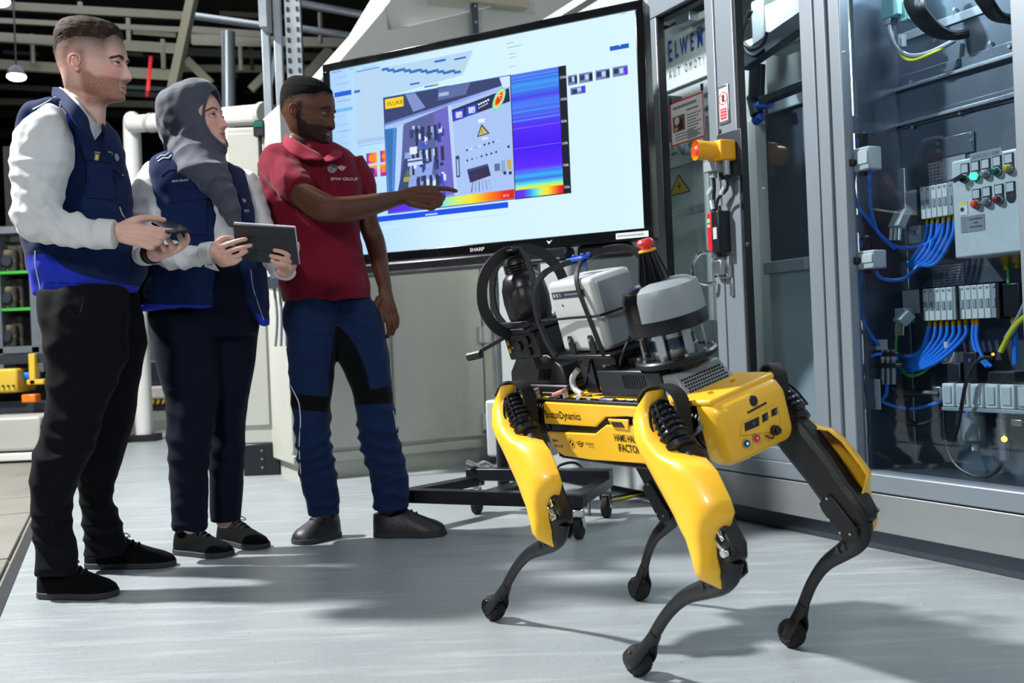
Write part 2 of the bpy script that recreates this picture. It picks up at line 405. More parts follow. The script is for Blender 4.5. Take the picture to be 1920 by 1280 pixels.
def floor_material():
    m, nt, p = new('floor_paint', .4)
    tc = node(nt, 'ShaderNodeTexCoord').outputs['Object']
    big = node(nt, 'ShaderNodeTexNoise', {'Vector': tc, 'Scale': 1.6, 'Detail': 9, 'Roughness': .6})
    fine = node(nt, 'ShaderNodeTexNoise', {'Vector': tc, 'Scale': 130, 'Detail': 3, 'Roughness': .7})
    c = mix(nt, big.outputs[0], H('868f95'), H('a9b1b4'))
    sp = node(nt, 'ShaderNodeMapRange', {0: fine.outputs[0], 1: .3, 2: .75, 3: .0, 4: .35}); c = mix(nt, sp.outputs[0], c, H('6d767c'))
    v = node(nt, 'ShaderNodeTexNoise', {'Vector': tc, 'Scale': 62, 'Detail': 4, 'Roughness': .6})
    r = node(nt, 'ShaderNodeValToRGB', {0: v.outputs[0]}); r.color_ramp.elements[0].position = .69; r.color_ramp.elements[1].position = .73
    c = mix(nt, r.outputs[0], c, H('3d454b'))
    s = node(nt, 'ShaderNodeMapping', {0: tc, 3: (1, 9, 1), 2: (0, 0, .5)})
    sn = node(nt, 'ShaderNodeTexNoise', {'Vector': s.outputs[0], 'Scale': 2.2, 'Detail': 6, 'Roughness': .65})
    r2 = node(nt, 'ShaderNodeValToRGB', {0: sn.outputs[0]}); r2.color_ramp.elements[0].position = .5; r2.color_ramp.elements[1].position = .8
    f2 = node(nt, 'ShaderNodeMath', {0: r2.outputs[0], 1: .75}, operation='MULTIPLY'); c = mix(nt, f2.outputs[0], c, H('b7bec0'))
    nt.links.new(c, p.inputs['Base Color'])
    rr = node(nt, 'ShaderNodeMapRange', {0: sn.outputs[0], 3: .26, 4: .52}); nt.links.new(rr.outputs[0], p.inputs['Roughness'])
    h = node(nt, 'ShaderNodeMath', {0: fine.outputs[0], 1: r.outputs[0]}, operation='SUBTRACT')
    b = node(nt, 'ShaderNodeBump', {'Height': h.outputs[0], 'Strength': .35, 'Distance': .002}); nt.links.new(b.outputs[0], p.inputs['Normal'])
floor_material()
# ------------------------------------------------------------------ setting
Z = np.array([0, 0, 1.])
D = nz((.453, -.891, 0)); N = nz((.891, .453, 0)); CO = np.array([1.0, 3.6, 0])
CF = frame(CO, D, N, Z)                         # enclosure frame: s along the doors, d inwards, z up
def cp(px, py, d=0):
    P = onp(px, py, CO + d * N, N) - CO; return P @ D, P[2] + 0.0
def cpt(px, py, d): s, z = cp(px, py, d); return np.array([s, d, z])
g = G(); g.box((-4, 16, -.06), (34, 42, .1)); hall_floor = struct('floor', g, 'concrete')
e0, e1 = onp(0, 1128, (0, 0, 0), Z), onp(62, 985, (0, 0, 0), Z); ed = nz(e1 - e0)
g = G(); a = e0 - ed * 2.2; b = e0 + ed * 5.9
g.prism([(a[0], a[1]), (6, a[1]), (6, 11), (b[0] + .9, 11), (b[0], b[1])], (0, 0, -.02), (1, 0, 0), (0, 1, 0), .02)
struct('floor_1', g, 'floor_paint')
nrm = np.array([-ed[1], ed[0], 0]); k = 0
slab = None
for i in range(9):
    for j in range(3):
        o = e0 + nrm * (.03 + .42 * j) + ed * (.62 * i - .5 + .31 * (j % 2))
        g = G(frame(o, ed, nrm, Z)); g.boxb((.006, .006, -.02), (.614, .414, .001 + .0015 * ((i * 7 + j * 3) % 3)))
        part('slab', g, 'concrete', hall_floor, bev=.004, seg=1)
g = G(); g.beam(e0 - ed * 2.2 + Z * .001, b + Z * .001, .035, .006); struct('trim_1', g, 'dark_metal')
g = G(); g.boxb((-18, 36, 0), (8, 36.3, 9)); struct('wall_back', g, 'beam_dark')
g = G(); g.boxb((-18, -4, 0), (-17.7, 36, 9)); struct('wall_left', g, 'beam_dark')
g = G(); g.boxb((-18, 8.5, 8.6), (8, 36, 8.8)); ceil = struct('ceiling', g, 'beam_dark')
def roof(name, p, q, z0, z1, w, h, mat):
    g = G(); g.beam(pt(*p, z0), pt(*q, z1), w, h); part(name, g, mat, ceil, smooth=False)
for p, q, z0, z1, w, mt in [((-40, 9), (356, 31), 14, 14.6, .07, 'beam_paint'), ((-40, 37), (345, 56), 15, 15.6, .045, 'beam_paint'), ((-40, 68), (334, 91), 15.5, 16, .085, 'beam_paint'),
        ((-40, 119), (326, 141), 17, 17.6, .1, 'beam_paint'), ((-40, 160), (318, 180), 19, 19.5, .06, 'beam_dark'), ((-40, 190), (300, 196), 21, 21, .08, 'beam_paint'), ((-40, 214), (310, 214), 24, 24, .1, 'beam_dark'),
        ((352, 55), (505, 66), 15.5, 15.8, .06, 'beam_paint'), ((360, 74), (690, 82), 16, 16, .09, 'beam_paint'), ((340, 96), (660, 110), 19, 19, .08, 'beam_dark'), ((330, 128), (600, 130), 20, 20, .08, 'beam_paint'), ((560, 160), (620, 92), 18, 18, .1, 'beam_paint'),
        ((350, 112), (395, 156), 18, 18, .09, 'beam_paint'), ((470, 168), (500, 138), 18, 18, .08, 'beam_paint'), ((250, 60), (330, 66), 17, 17, .04, 'beam_paint'), ((-40, 250), (260, 252), 26, 26, .12, 'beam_dark')]:
    roof('roof_beam', p, q, z0, z1, w, w * 1.6, mt)
rb_ = np.random.RandomState(3)
for i in range(34):
    x = rb_.uniform(-30, 660); y = rb_.uniform(-10, 235); L_ = rb_.uniform(60, 260); z_ = rb_.uniform(19, 30)
    if i % 3 == 0: roof('roof_beam', (x, y - 25), (x + 4, y + 25), z_, z_, .06, .06, 'beam_dark')
    else: roof('roof_beam', (x, y), (x + L_, y + L_ * .05), z_, z_ + .6, .05, .08, ('beam_dark', 'beam_paint', 'galvanised')[i % 7 % 3])
roof('rafter', (362, -10), (322, 178), 12.5, 12.5, .15, .1, 'beam_light')
for p, q, z0 in [((560, 6), (700, 32), 13), ((566, 54), (660, 68), 14), ((350, 28), (505, 50), 15)]:
    g = G(); g.cyl(pt(*p, z0), pt(*q, z0), .05, n=10); part('duct_pipe', g, 'galvanised', ceil)
for x, yy, z0 in [(150, 30, 15), (240, 60, 16), (60, 90, 17), (305, 100, 15.5), (120, 150, 18), (450, 100, 17), (600, 50, 15)]:
    g = G(); g.cyl(pt(x, yy - 26, z0), pt(x + 2, yy + 30, z0), .035, n=6); part('hanger', g, 'beam_paint', ceil)
g = G(); g.cyl(pt(283, 106, 16), pt(276, 182, 16), .03, n=8); part('sprinkler_pipe', g, 'red_paint', ceil)
g = G(); g.cyl(pt(428, 60, 11), pt(434, 900, 11), .075, n=12); struct('trim_2', g, 'galvanised')
for px, py, z0, lb in [(31, 144, 14, 'oval ceiling lamp glowing above the dark hall behind the man in white sleeves'), (-4, 2, 11, 'bright ceiling lamp cut by the top left corner of the picture')]:
    P = pt(px, py, z0); t = thing('ceiling_lamp', lb, 'lamp', P)
    g = G(); g.lathe([(.02, .16), (.1, .1), (.13, .03), (.12, .02)], P, n=16); part('lamp_housing', g, 'dark_metal', t)
    g = G(); g.sph(P, (.125, .125, .055), 16, 8); part('diffuser', g, 'lamp_white', t)
    g = G(); g.cyl(P + Z * .15, P + Z * 2.4, .012, n=6); part('hanger', g, 'dark_metal', t)

# far machinery behind the man on the left
P0 = pt(-30, 655, 8.6)
t = thing('component_rack', 'tall grey rack with green-edged shelves of engine castings at the left edge', 'rack', (P0[0], 8.6, 0))
za = lambda y, z=8.6, x=30: EYE[2] + (-(y - 640) + .042 * (x - 960) * -1) / F0 * z if False else pt(x, y, z)[2]
xl, xr = pt(-40, 500, 8.6)[0], pt(72, 500, 8.6)[0]
for x in (pt(-2, 500, 8.6)[0], xr):
    g = G(); g.boxb((x - .06, 8.55, 0), (x + .03, 8.75, za(425))); part('upright', g, 'galvanised', t)
g = G(); g.boxb((xl, 8.55, za(662)), (xr, 8.8, za(652))); part('base_rail', g, 'galvanised', t)
g = G(); g.boxb((xl, 8.55, za(438)), (xr, 8.8, za(425))); part('top_rail', g, 'galvanised', t)
g = G(); g.boxb((xl, 9.1, 0), (xr, 9.15, za(250))); part('back_panel', g, 'beam_dark', t)
for y in (652, 580, 511):
    g = G(); g.boxb((xl, 8.58, za(y) - .02), (xr - .03, 9.1, za(y))); part('shelf', g, 'steel_dark', t)
    g = G(); g.boxb((xl, 8.555, za(y) - .012), (xr - .05, 8.58, za(y) + .012)); part('shelf_edge', g, 'green_strip' if y < 640 else 'galvanised', t)
for i, y in enumerate((652, 580, 511)):
    x = pt(30, y, 8.8)[0]; z0 = za(y) + .002
    e = thing('engine_casting', ['dark engine casting on the bottom shelf of the rack at the left edge', 'dark engine casting on the middle shelf of the rack at the left edge', 'dark engine casting on the top shelf of the rack at the left edge'][i], 'engine part', (x, 8.8, z0), 'engine castings on the rack')
    g = G(); g.boxb((x - .14, 8.66, z0), (x + .13, 9.0, z0 + .27)); g.boxb((x - .11, 8.6, z0), (x + .1, 8.68, z0 + .2)); part('block', g, 'rust_iron', e, bev=.02)
    g = G()
    for q in (-.07, .03): g.cyl((x + q, 8.62, z0 + .1), (x + q, 8.57, z0 + .1), .045, n=14)
    for q in (-.11, .1, 0): g.cyl((x + q, 8.6, z0 + .03), (x + q, 8.575, z0 + .03), .014, n=8)
    part('bore', g, 'steel_dark', e)
P0 = pt(20, 715, 8.0)
t = thing('yellow_conveyor', 'yellow conveyor drive with orange lamp below the casting rack', 'machine', (P0[0], 8.0, 0))
X = lambda px, z=8.0: pt(px, 700, z)[0]
zb = lambda y, z=8.0: pt(30, y, z)[2]
g = G(); g.boxb((X(-40), 7.9, zb(735)), (X(43), 8.3, zb(690))); part('gearbox', g, 'machine_yellow', t, bev=.02)
g = G()
for i in range(7): g.cyl((X(-20) + .04 * i, 7.9, zb(722)), (X(-20) + .04 * i, 7.88, zb(722)), .008, n=8)
part('bolt', g, 'black_plastic', t)['kind'] = 'stuff'
g = G(); g.boxb((X(65), 7.9, zb(722)), (X(77), 7.98, zb(664))); g.boxb((X(60), 7.9, zb(722)), (X(92), 8.0, zb(712))); part('bracket', g, 'machine_yellow', t, bev=.008)
g = G(); g.cyl((X(42), 8.05, zb(705)), (X(66), 8.05, zb(705)), .05); part('shaft', g, 'blue_hose', t)
g = G(); g.boxb((X(-40), 7.95, zb(682)), (X(95), 8.4, zb(664))); g.boxb((X(-40), 8.0, zb(776)), (X(120), 8.5, zb(752))); part('frame_rail', g, 'steel_dark', t)
g = G(); g.boxb((X(-40), 8.2, 0), (X(120), 8.4, zb(700))); part('under_frame', g, 'beam_dark', t)
g = G(); g.boxb((X(55), 7.85, zb(754)), (X(81), 7.95, zb(739))); part('indicator', g, 'orange_lens', t, bev=.01)
P0 = pt(20, 860, 7.4)
t = thing('low_barrier', 'scuffed white low barrier block on the hall floor at the left edge', 'barrier', (P0[0], 7.5, 0))
g = G(); zc = pt(30, 782, 7.4)[2]
g.boxb((pt(-60, 850, 7.4)[0], 7.4, .09), (pt(78, 850, 7.4)[0], 7.9, zc)); part('block', g, 'machine_beige', t, bev=.02)
g = G(); g.boxb((pt(-60, 850, 7.4)[0], 7.36, .02), (pt(68, 850, 7.4)[0], 7.8, .075)); part('foot_plate', g, 'white_paint', t, bev=.008)
t = thing('assembly_station', 'distant dark assembly station with hazard tape seen between the man and the woman', 'machine', (pt(280, 760, 14)[0], 14, 0))
X = lambda px, z=14: pt(px, 700, z)[0]; zb = lambda y, z=14: pt(280, y, z)[2]
for i, px in enumerate((246, 268, 292, 318)):
    g = G(); g.boxb((X(px), 14.2, 0), (X(px) + .1, 14.4, zb(570))); part('post', g, 'galvanised', t)
g = G(); g.boxb((X(210), 14.3, zb(672)), (X(350), 14.6, zb(585))); part('back_panel', g, 'machine_grey', t)
g = G(); g.boxb((X(210), 14, zb(722)), (X(350), 14.4, zb(676))); part('conveyor', g, 'steel_dark', t, bev=.03)
g = G(); g.boxb((X(210), 13.9, zb(748)), (X(350), 14.4, zb(724))); part('skirt', g, 'white_paint', t, bev=.03)
g = G(); g.boxb((X(210), 13.95, 0), (X(350), 14.3, zb(750))); part('plinth', g, 'beam_dark', t)
for i in range(9):
    g = G(); x = X(236 + i * 10); g.prism([(0, 0), (.035, 0), (.055, .06), (.02, .06)], (x, 13.89, zb(757)), (1, 0, 0), (0, 0, 1), .01, w=(0, -1, 0)); part('hazard_stripe', g, 'machine_yellow', t, smooth=False)
g = G(); g.sph((X(282), 13.88, zb(741)), .03, 10, 6); part('indicator', g, 'lamp_yellow', t)
g = G(); g.sph((X(258), 13.88, zb(712)), .045, 10, 6); part('indicator', g, 'lamp_orange', t)

t = thing('cell_frame', 'white tubular machine frame arching behind the woman in the grey headscarf', 'frame', (pt(248, 827, 8.9)[0], 8.9, 0))
A = pt(248, 255, 8.9); Bm = pt(262, 232, 8.7); Cc = pt(497, 214, 7.3)
g = G(); g.tube([(A[0], 8.9, .05), (A[0], 8.9, 1.2), A, A + (Bm - A) * .55 + np.array([-.02, 0, .04]), Bm, Bm + (Cc - Bm) * .3, Cc], .075, n=14); part('tube', g, 'white_paint', t)
g = G(); g.boxb((A[0] - .12, 8.8, 0), (A[0] + .12, 9.0, .06)); part('foot_plate', g, 'black_plastic', t)
for q, r in ((Bm + (Cc - Bm) * .12, .083), (Bm + (Cc - Bm) * .62, .085), (Cc, .09)):
    g = G(); e = nz(Cc - Bm); g.cyl(q - e * .03, q + e * .03, r); part('joint_band', g, 'machine_beige', t)

# steel lattice post
t = thing('lattice_post', 'tall galvanised lattice post rising behind the man in the red polo shirt', 'post', (pt(520, 880, 6.6)[0], 6.6, 0))
z0 = 6.6
for a, bb in (((497, 0), (507, 260)), ((522, 0), (530, 260))):
    p, q = pt(*a, z0), pt(*bb, z0); x = q[0]
    g = G(); g.boxb((x - .032, z0, 0), (x + .018, z0 + .05, 3.6)); part('upright', g, 'galvanised', t, bev=.004)
g = G()
xa, xb = pt(507, 260, z0)[0], pt(530, 260, z0)[0]
for i in range(9): g.beam((xa, z0 + .03, .3 + .36 * i), (xb, z0 + .03, .3 + .36 * (i + 1)), .012, .03)
part('lattice', g, 'galvanised', t)
g = G(); x0, x1 = pt(541, 200, 6.9)[0], pt(570, 200, 6.9)[0]; g.boxb((x0, 6.9, 0), (x1, 6.96, 3.7)); part('slotted_channel', g, 'galvanised', t)
g = G()
for i in range(46):
    z = .4 + i * .07
    for x in (x0 + .02, x1 - .02): g.boxb((x - .008, 6.893, z), (x + .008, 6.899, z + .03))
part('slot', g, 'black_plastic', t)['kind'] = 'stuff'
g = G(); p = pt(494, 25, 6.5); g.boxb((p[0] - .02, 6.45, p[2] - .1), (p[0] + .03, 6.6, p[2] + .3)); part('bracket', g, 'galvanised', t)

# ------------------------------------------------------------------ pale machine behind the screen
KO = np.array([-1.23, 5.64, 0]); AW = -D            # AW: away from the lens along the enclosure
MF = frame(KO, N, AW, Z)
def mp(px, py, d=0):
    P = onp(px, py, KO + AW * d, AW) - KO; return P @ N, P[2]
t = thing('machine_tool', 'large pale grey machine housing with sloped hood behind the screen', 'machine', MF)
g = G(MF); g.boxb((-.02, .02, .10), (1.75, .85, 2.12)); part('body', g, 'machine_beige', t, bev=.01)
g = G(MF); g.boxb((.02, .03, 0), (1.75, .8, .10)); part('base', g, 'machine_beige', t)
s1 = mp(735, 700)[0]; s2 = mp(908, 700)[0]
zl = mp(760, 832)[1]
for a, bb in ((-.02, s1 - .012), (s1 + .012, s2 - .004), (s2 + .004, 1.75)):
    g = G(MF); g.boxb((a, 0, zl + .01), (bb, .03, 2.1)); part('door_panel', g, 'machine_beige', t, bev=.006)
    g = G(MF); g.boxb((a, 0, .10), (bb, .03, zl - .012)); part('kick_panel', g, 'machine_beige', t, bev=.006)
for zz in (mp(908, 627)[1], mp(908, 790)[1]):
    g = G(MF); g.boxb((s2 - .03, -.018, zz - .05), (s2 + .035, .005, zz + .05)); g.cyl((s2, -.018, zz - .05), (s2, -.018, zz + .05), .012, n=10); part('hinge', g, 'pale_case', t, bev=.003)
hp = [mp(585, 165), mp(625, 117), mp(735, -8), (mp(1240, -8)[0], 3.3), (mp(1240, -8)[0], 2.1), (-.02, 2.1), (mp(585, 165)[0], 2.1)]
hp = [(-.02, 2.1), mp(594, 150), mp(735, -8), (mp(860, -8)[0], 3.5), (2.2, 3.5), (2.2, 2.1)]
g = G(MF); g.prism([(a, b) for a, b in hp], (0, .1, 0), (1, 0, 0), (0, 0, 1), .75, w=(0, 1, 0)); part('hood', g, 'hood_white', t, bev=.02)
r0 = mp(712, 8)[0]
g = G(MF); g.prism([mp(632, 118), mp(722, 12), mp(728, 12), mp(733, 52), mp(1215, -60), (2.2, 2.3), mp(640, 125)], (0, .04, 0), (1, 0, 0), (0, 0, 1), .06, w=(0, 1, 0)); part('hood_panel', g, 'hood_white', t, bev=.012)
a = mp(889, 40)
g = G(MF); g.boxb((a[0] - .02, -.02, 2.0), (a[0] + .02, .02, 3.2)); part('strut', g, 'steel_dark', t)
g = G(MF)
for i in range(8): g.cyl((a[0], -.02, 2.3 + i * .1), (a[0], -.026, 2.3 + i * .1), .008, n=8)
part('rivet', g, 'silver', t)['kind'] = 'stuff'
a = mp(790, 2)
g = G(MF); g.boxb((a[0], -.06, a[1] + .02), (a[0] + .7, -.0, a[1] + .1)); part('top_rail', g, 'beam_light', t)

zq = 6.05
t = thing('electrical_column', 'pale switchgear column with black foot between the woman and the man in red', 'cabinet', (pt(480, 890, zq)[0], zq, 0))
x0, x1 = pt(436, 600, zq)[0], pt(513, 600, zq)[0]
g = G(); g.boxb((x0, zq, .19), (x1, zq + .22, pt(465, 238, zq)[2])); part('housing', g, 'machine_beige', t, bev=.012)
g = G(); g.boxb((x0 + .01, zq - .012, .3), (x1 - .045, zq, pt(465, 250, zq)[2])); part('front_cover', g, 'machine_beige', t, bev=.005)
g = G(); g.boxb((x0 + .03, zq - .005, 0), (x1, zq + .2, .19)); part('foot', g, 'black_satin', t, bev=.005)
g = G()
for z in (.05, .1, .15): g.cyl((x1 - .1, zq - .02, z), (x1 - .1, zq, z), .006, n=8)
part('bolt', g, 'silver', t)['kind'] = 'stuff'
t = thing('status_lamp', 'dark green status lamp on a black stem beside the man in red', 'lamp', pt(486, 330, 5.95))
p = pt(486, 240, 5.95)
g = G(); g.boxb((p[0] - .032, 5.93, p[2] - .05), (p[0] + .032, 5.99, p[2] + .045)); part('lamp_head', g, 'black_satin', t, bev=.006)
g = G(); g.boxb((p[0] - .028, 5.922, p[2] + .0), (p[0] + .028, 5.931, p[2] + .035)); part('lens', g, simple('green_lens', H('0f5a52'), .2), t, bev=.003)
q = pt(487, 330, 5.95); g = G(); g.cyl((p[0], 5.96, p[2] - .05), (p[0], 5.96, q[2]), .011, n=10); g.box((p[0], 6.0, q[2] + .02), (.04, .1, .04)); part('stem', g, 'black_plastic', t)
t = thing('cable_gland_box', 'small chrome fitting with hanging hoses low behind the tablet', 'fitting', pt(515, 560, 5.5))
g = G(); p = pt(520, 525, 5.5); g.tube([p + (-.05, 0, .0), p + (.0, -.02, .015), p + (.07, 0, .01)], .02, n=10); part('pipe', g, 'chrome', t)
g = G(); g.box(p + (0, .2, -.02), (.13, .5, .05)); part('bracket', g, 'steel_dark', t)
g = G()
for i in range(3): g.tube([p + (-.02 + i * .03, 0, -.03), p + (-.01 + i * .025, 0, -.2), p + (-.03 + i * .03, .02, -.36)], .008, n=8)
part('hose', g, 'grey_hose', t)

# ------------------------------------------------------------------ interactive screen on its trolley
TU = nz((1.345, -.7026, 0)); TB = np.array([-.800, 4.7223, 1.169]); TW = np.cross(TU, Z); SWID, SHEI = 1.520, .870
TFm = frame(TB, TU, -TW, Z)          # x right along screen, y away, z up
def tp(px, py):
    P = onp(px, py, TB, TW) - TB; return P @ TU, P[2]
tv = thing('display_screen', 'large black-framed screen showing a thermal image and web page', 'screen', TFm)
g = G(TFm)
g.boxb((-.034, .0, -.045), (SWID + .036, .075, SHEI + .034)); part('casing', g, 'black_plastic', tv, bev=.008)
g = G(TFm); fr_ = .012
g.boxb((-.034, -.012, SHEI), (SWID + .036, .002, SHEI + .034)); g.boxb((-.034, -.012, -.045), (SWID + .036, .002, 0))
g.boxb((-.034, -.012, 0), (0, .002, SHEI)); g.boxb((SWID, -.012, 0), (SWID + .036, .002, SHEI)); part('bezel', g, 'black_gloss', tv, bev=.004)
g = G(TFm); g.boxb((-.02, -.03, -.105), (1.19, .06, -.047)); part('tray', g, 'black_satin', tv, bev=.012)
g = G(TFm); g.boxb((.10, -.036, -.098), (1.16, -.03, -.090)); part('tray_lip', g, 'silver', tv)
g = G(TFm); g.boxb((1.215, .01, -.105), (1.45, .07, -.046)); part('sensor_bar', g, 'black_plastic', tv, bev=.015)
g = G(); o = TB + TW * .0125
g.plane(o, TU, Z); a = tp(884, 476); g.txt('SHARP', a[0], -.032, .021, (.62, .64, .66), sx=1.15, bold=.02); part('brand_lettering', g, 'print_matt', tv, smooth=False)
g = G(); g.plane(o, TU, Z)
a = tp(1033, 461); g.poly([(a[0] - .014, -.014), (a[0] - .004, -.03), (a[0] + .002, -.026), (a[0] + .014, -.012), (a[0], -.02)], (.7, .72, .74)); part('sensor_mark', g, 'print_matt', tv, smooth=False); g = G(); g.plane(o, TU, Z)
a = tp(1157, 446); b = tp(1218, 440); g.rect(a[0], -.036, b[0], -.012, (.72, .74, .75)); [g.rect(a[0] + .008 + i * .0125, -.027, a[0] + .018 + i * .0125, -.021, (.25, .27, .3)) for i in range(int((b[0] - a[0] - .02) / .0125))]
part('sticker', g, 'print_matt', tv, smooth=False)
# the picture on the screen
g = G(); g.plane(TB - TW * .0, TU, Z)
def R2(p, q, c):
    a = tp(*p); b = tp(*q); g.rect(a[0], b[1], b[0], a[1], c); return a, b
def Q(P, c): g.poly([tp(*p) for p in P], c)
def grad(u0, v0, u1, v1, stops, vert=False):
    for (t0, c0), (t1, c1) in zip(stops[:-1], stops[1:]):
        if vert: P = [(u0, v0 + (v1 - v0) * t0), (u1, v0 + (v1 - v0) * t0), (u1, v0 + (v1 - v0) * t1), (u0, v0 + (v1 - v0) * t1)]; cc = [c0, c0, c1, c1]
        else: P = [(u0 + (u1 - u0) * t0, v0), (u0 + (u1 - u0) * t1, v0), (u0 + (u1 - u0) * t1, v1), (u0 + (u1 - u0) * t0, v1)]; cc = [c0, c1, c1, c0]
        g.poly(P, cc)
BG = H('d3efff'); grad(0, 0, SWID, SHEI, [(0, H('a6d2ff')), (.18, H('b9deff')), (.4, H('cfedff')), (1, H('d6f1ff'))])
R2((619, 134), (660, 460), H('a9d0f8')); R2((664, 138), (727, 262), H('a3c4e6'))
Q([(664, 138), (887, 94), (868, 140), (721, 182), (726, 255), (667, 262)], H('b3d2ee'))
R2((627, 174), (659, 177), H('0f5fd6')); R2((664, 170), (675, 173), H('1f6fd0')); R2((630, 205), (661, 206), H('6fb8ec'))
for i, y in enumerate((146, 158, 190, 219, 235, 247, 259, 271, 283, 295)): R2((632, y), (652 + (i % 3) * 3, y - 3), H('86a8cc'))
R2((622, 136), (640, 134), H('5f8fe0')); R2((646, 132), (651, 131), H('6f8fb0')); R2((655, 130), (664, 129), H('6f8fb0')); R2((680, 128), (706, 124), H('8fb0d0'))
R2((668, 134), (712, 127), H('1f63c0'))
rs = np.random.RandomState(4)
for i in range(14):
    x, y = 716 + i * 10.4, 128.5 + (i % 3) * 1.5 - i * .35 + i * .75 * .9; R2((x, y), (x + 13, y + 2.5), H('1e6fc2'))
    if i % 2: R2((x + 7, y - 3.5), (x + 13, y - 2.5), H('c9d42a'))
for p, q in (((815, 114), (836, 114)), ((852, 110), (874, 109)), ((769, 157), (787, 157)), ((796, 162), (822, 160)), ((820, 164), (842, 163))): R2(p, q, H('1e66b8'))
R2((814, 157), (824, 158), H('c9d42a'))
TH = [(0, H('5a1fa8')), (.35, H('d83a78')), (.6, H('f05a3a')), (1, H('f7b02a'))]
for p, q, k in (((687, 288), (708, 305), 0), ((713, 283), (726, 303), 1), ((687, 312), (708, 331), 2), ((713, 308), (726, 329), 3)):
    a, b = tp(*p), tp(*q); grad(a[0], b[1], b[0], a[1], TH if k % 2 == 0 else TH[::-1], vert=k > 1)
    cx, cy = (a[0] + b[0]) / 2, (a[1] + b[1]) / 2; g.disc(cx, cy, (b[0] - a[0]) * .3, H('ff8a2a') if k != 2 else H('4a1a9a'), 12)
R2((688, 348), (712, 345), H('8fb4d6')); R2((672, 275), (720, 266), H('8fb4d6'))
# main photograph in the page
a, b = tp(720, 184.5), tp(966.5, 372); U0, V1, U1, V0 = a[0], a[1], b[0], b[1]
def ph(x, y): return U0 + (U1 - U0) * x, V1 - (V1 - V0) * y          # x, y in 0..1 of the photo
def PR(x0, y0, x1, y1, c): p = ph(x0, y0); q = ph(x1, y1); g.rect(p[0], q[1], q[0], p[1], c)
def PQ(P, c): g.poly([ph(*p) for p in P], c)
g.rect(U0 - .004, V0 - .004, U1 + .004, V1 + .004, H('2a5fb0'))
grad(U0, V0, U1, V1, [(0, H('5f86c8')), (.5, H('7f92dc')), (1, H('a9c2f4'))])
PQ([(.0, .0), (1, .0), (1, .06), (.0, .22)], H('35406e')); PQ([(.18, 0), (.26, 0), (.34, .14), (.24, .16)], H('7f8fc8')); PQ([(.45, .0), (.7, .0), (.66, .09), (.44, .1)], H('5a6aa0')); PR(.45, .04, .53, .07, H('9fb4e0'))
PQ([(.92, 0), (1, 0), (1, .12), (.94, .08)], H('cfe2ff')); PQ([(.0, .24), (1, .085), (1, .125), (.0, .29)], H('a9bdf0'))
PQ([(.0, .27), (.13, .27), (.06, .98), (.02, .98)], H('2d6fb4')); PQ([(.1, .26), (.15, .26), (.1, .93), (.05, .93)], H('b4cdf8')); PQ([(.07, .27), (.09, .27), (.05, .9), (.03, .9)], H('4a8ad0'))
PQ([(.16, .25), (.52, .16), (.545, .90), (.085, .93)], H('56609a')); PQ([(.40, .2), (.52, .16), (.545, .90), (.42, .9)], H('6a66c0')); PQ([(.16, .5), (.4, .5), (.34, .92), (.09, .93)], H('8ea4e4')); PQ([(.09, .8), (.15, .55), (.2, .55), (.16, .93), (.08, .93)], H('34477e'))
for i in range(70):
    x = .2 + rs.rand() * .26; y = (.27, .5, .7)[i % 3] + rs.rand() * .13; w_ = .01 + rs.rand() * .02; h_ = .02 + rs.rand() * .06
    PR(x, y, x + w_, y + h_, [H('1f2a55'), H('d5e4ff'), H('2a3f9a'), H('31406f'), H('8fa4dd')][rs.randint(5)])
for y, n_ in ((.30, 4), (.49, 5), (.72, 4)):
    for i in range(n_): PR(.25 + .05 * i, y, .275 + .05 * i, y + .12, H('263050'))
PR(.2, .46, .26, .52, H('dbe8ff')); PR(.18, .56, .3, .62, H('c5d6ff')); PR(.17, .83, .3, .92, H('c9dcff')); PQ([(.15, .71), (.175, .64), (.2, .71)], H('6a6a3a')); PR(.14, .71, .19, .75, H('a0a04a')); PR(.14, .59, .33, .575, H('3a4a78'))
PR(.29, .43, .33, .47, H('2f52e8')); PQ([(.44, .72), (.46, .72), (.48, .95), (.46, .95)], H('3f3ff0'))
PQ([(.52, .16), (.55, .155), (.575, .92), (.545, .92)], H('b9d0ff')); PQ([(.55, .155), (1, .1), (1, .93), (.57, .93)], H('a6c1f0'))
PQ([(.55, .2), (.99, .1), (.995, .21), (.555, .3)], H('22284a'))
for x in (.56, .66):
    PQ([(x, .215 - (x - .56) * .2), (x + .085, .20 - (x - .56) * .2), (x + .085, .285 - (x - .56) * .22), (x, .3 - (x - .56) * .22)], H('2f3fd0')); PR(x + .02, .225 - (x - .56) * .22, x + .07, .275 - (x - .56) * .22, H('c9d6ff')); PR(x + .05, .255 - (x - .56) * .2, x + .062, .265 - (x - .56) * .2, H('e04a50'))
for i in range(5): PR(.755 + .018 * i, .185 - .006 * i, .768 + .018 * i, .2 - .006 * i, H('e8f0ff')); PR(.757 + .016 * i, .215 - .006 * i, .765 + .016 * i, .228 - .006 * i, H('cfdcff'))
PQ([(.735, .46), (.775, .355), (.835, .445)], H('4a4a3a')); PQ([(.748, .448), (.777, .378), (.818, .438)], H('c9b86a')); PQ([(.775, .395), (.782, .415), (.776, .415), (.784, .44), (.77, .42), (.776, .42)], H('2a2a22'))
PR(.75, .315, .8, .345, H('e0ecff')); PR(.775, .47, .82, .49, H('d5e2fa'))
for i in range(8): x, y = ph(.655 + i * .034, .555 - i * .006); g.disc(x, y, .005, [H('20264a'), H('b8ffe8'), H('8fa4d0'), H('b8ffe8'), H('14182a'), H('14182a'), H('20264a'), H('c8d8ff')][i], 10)
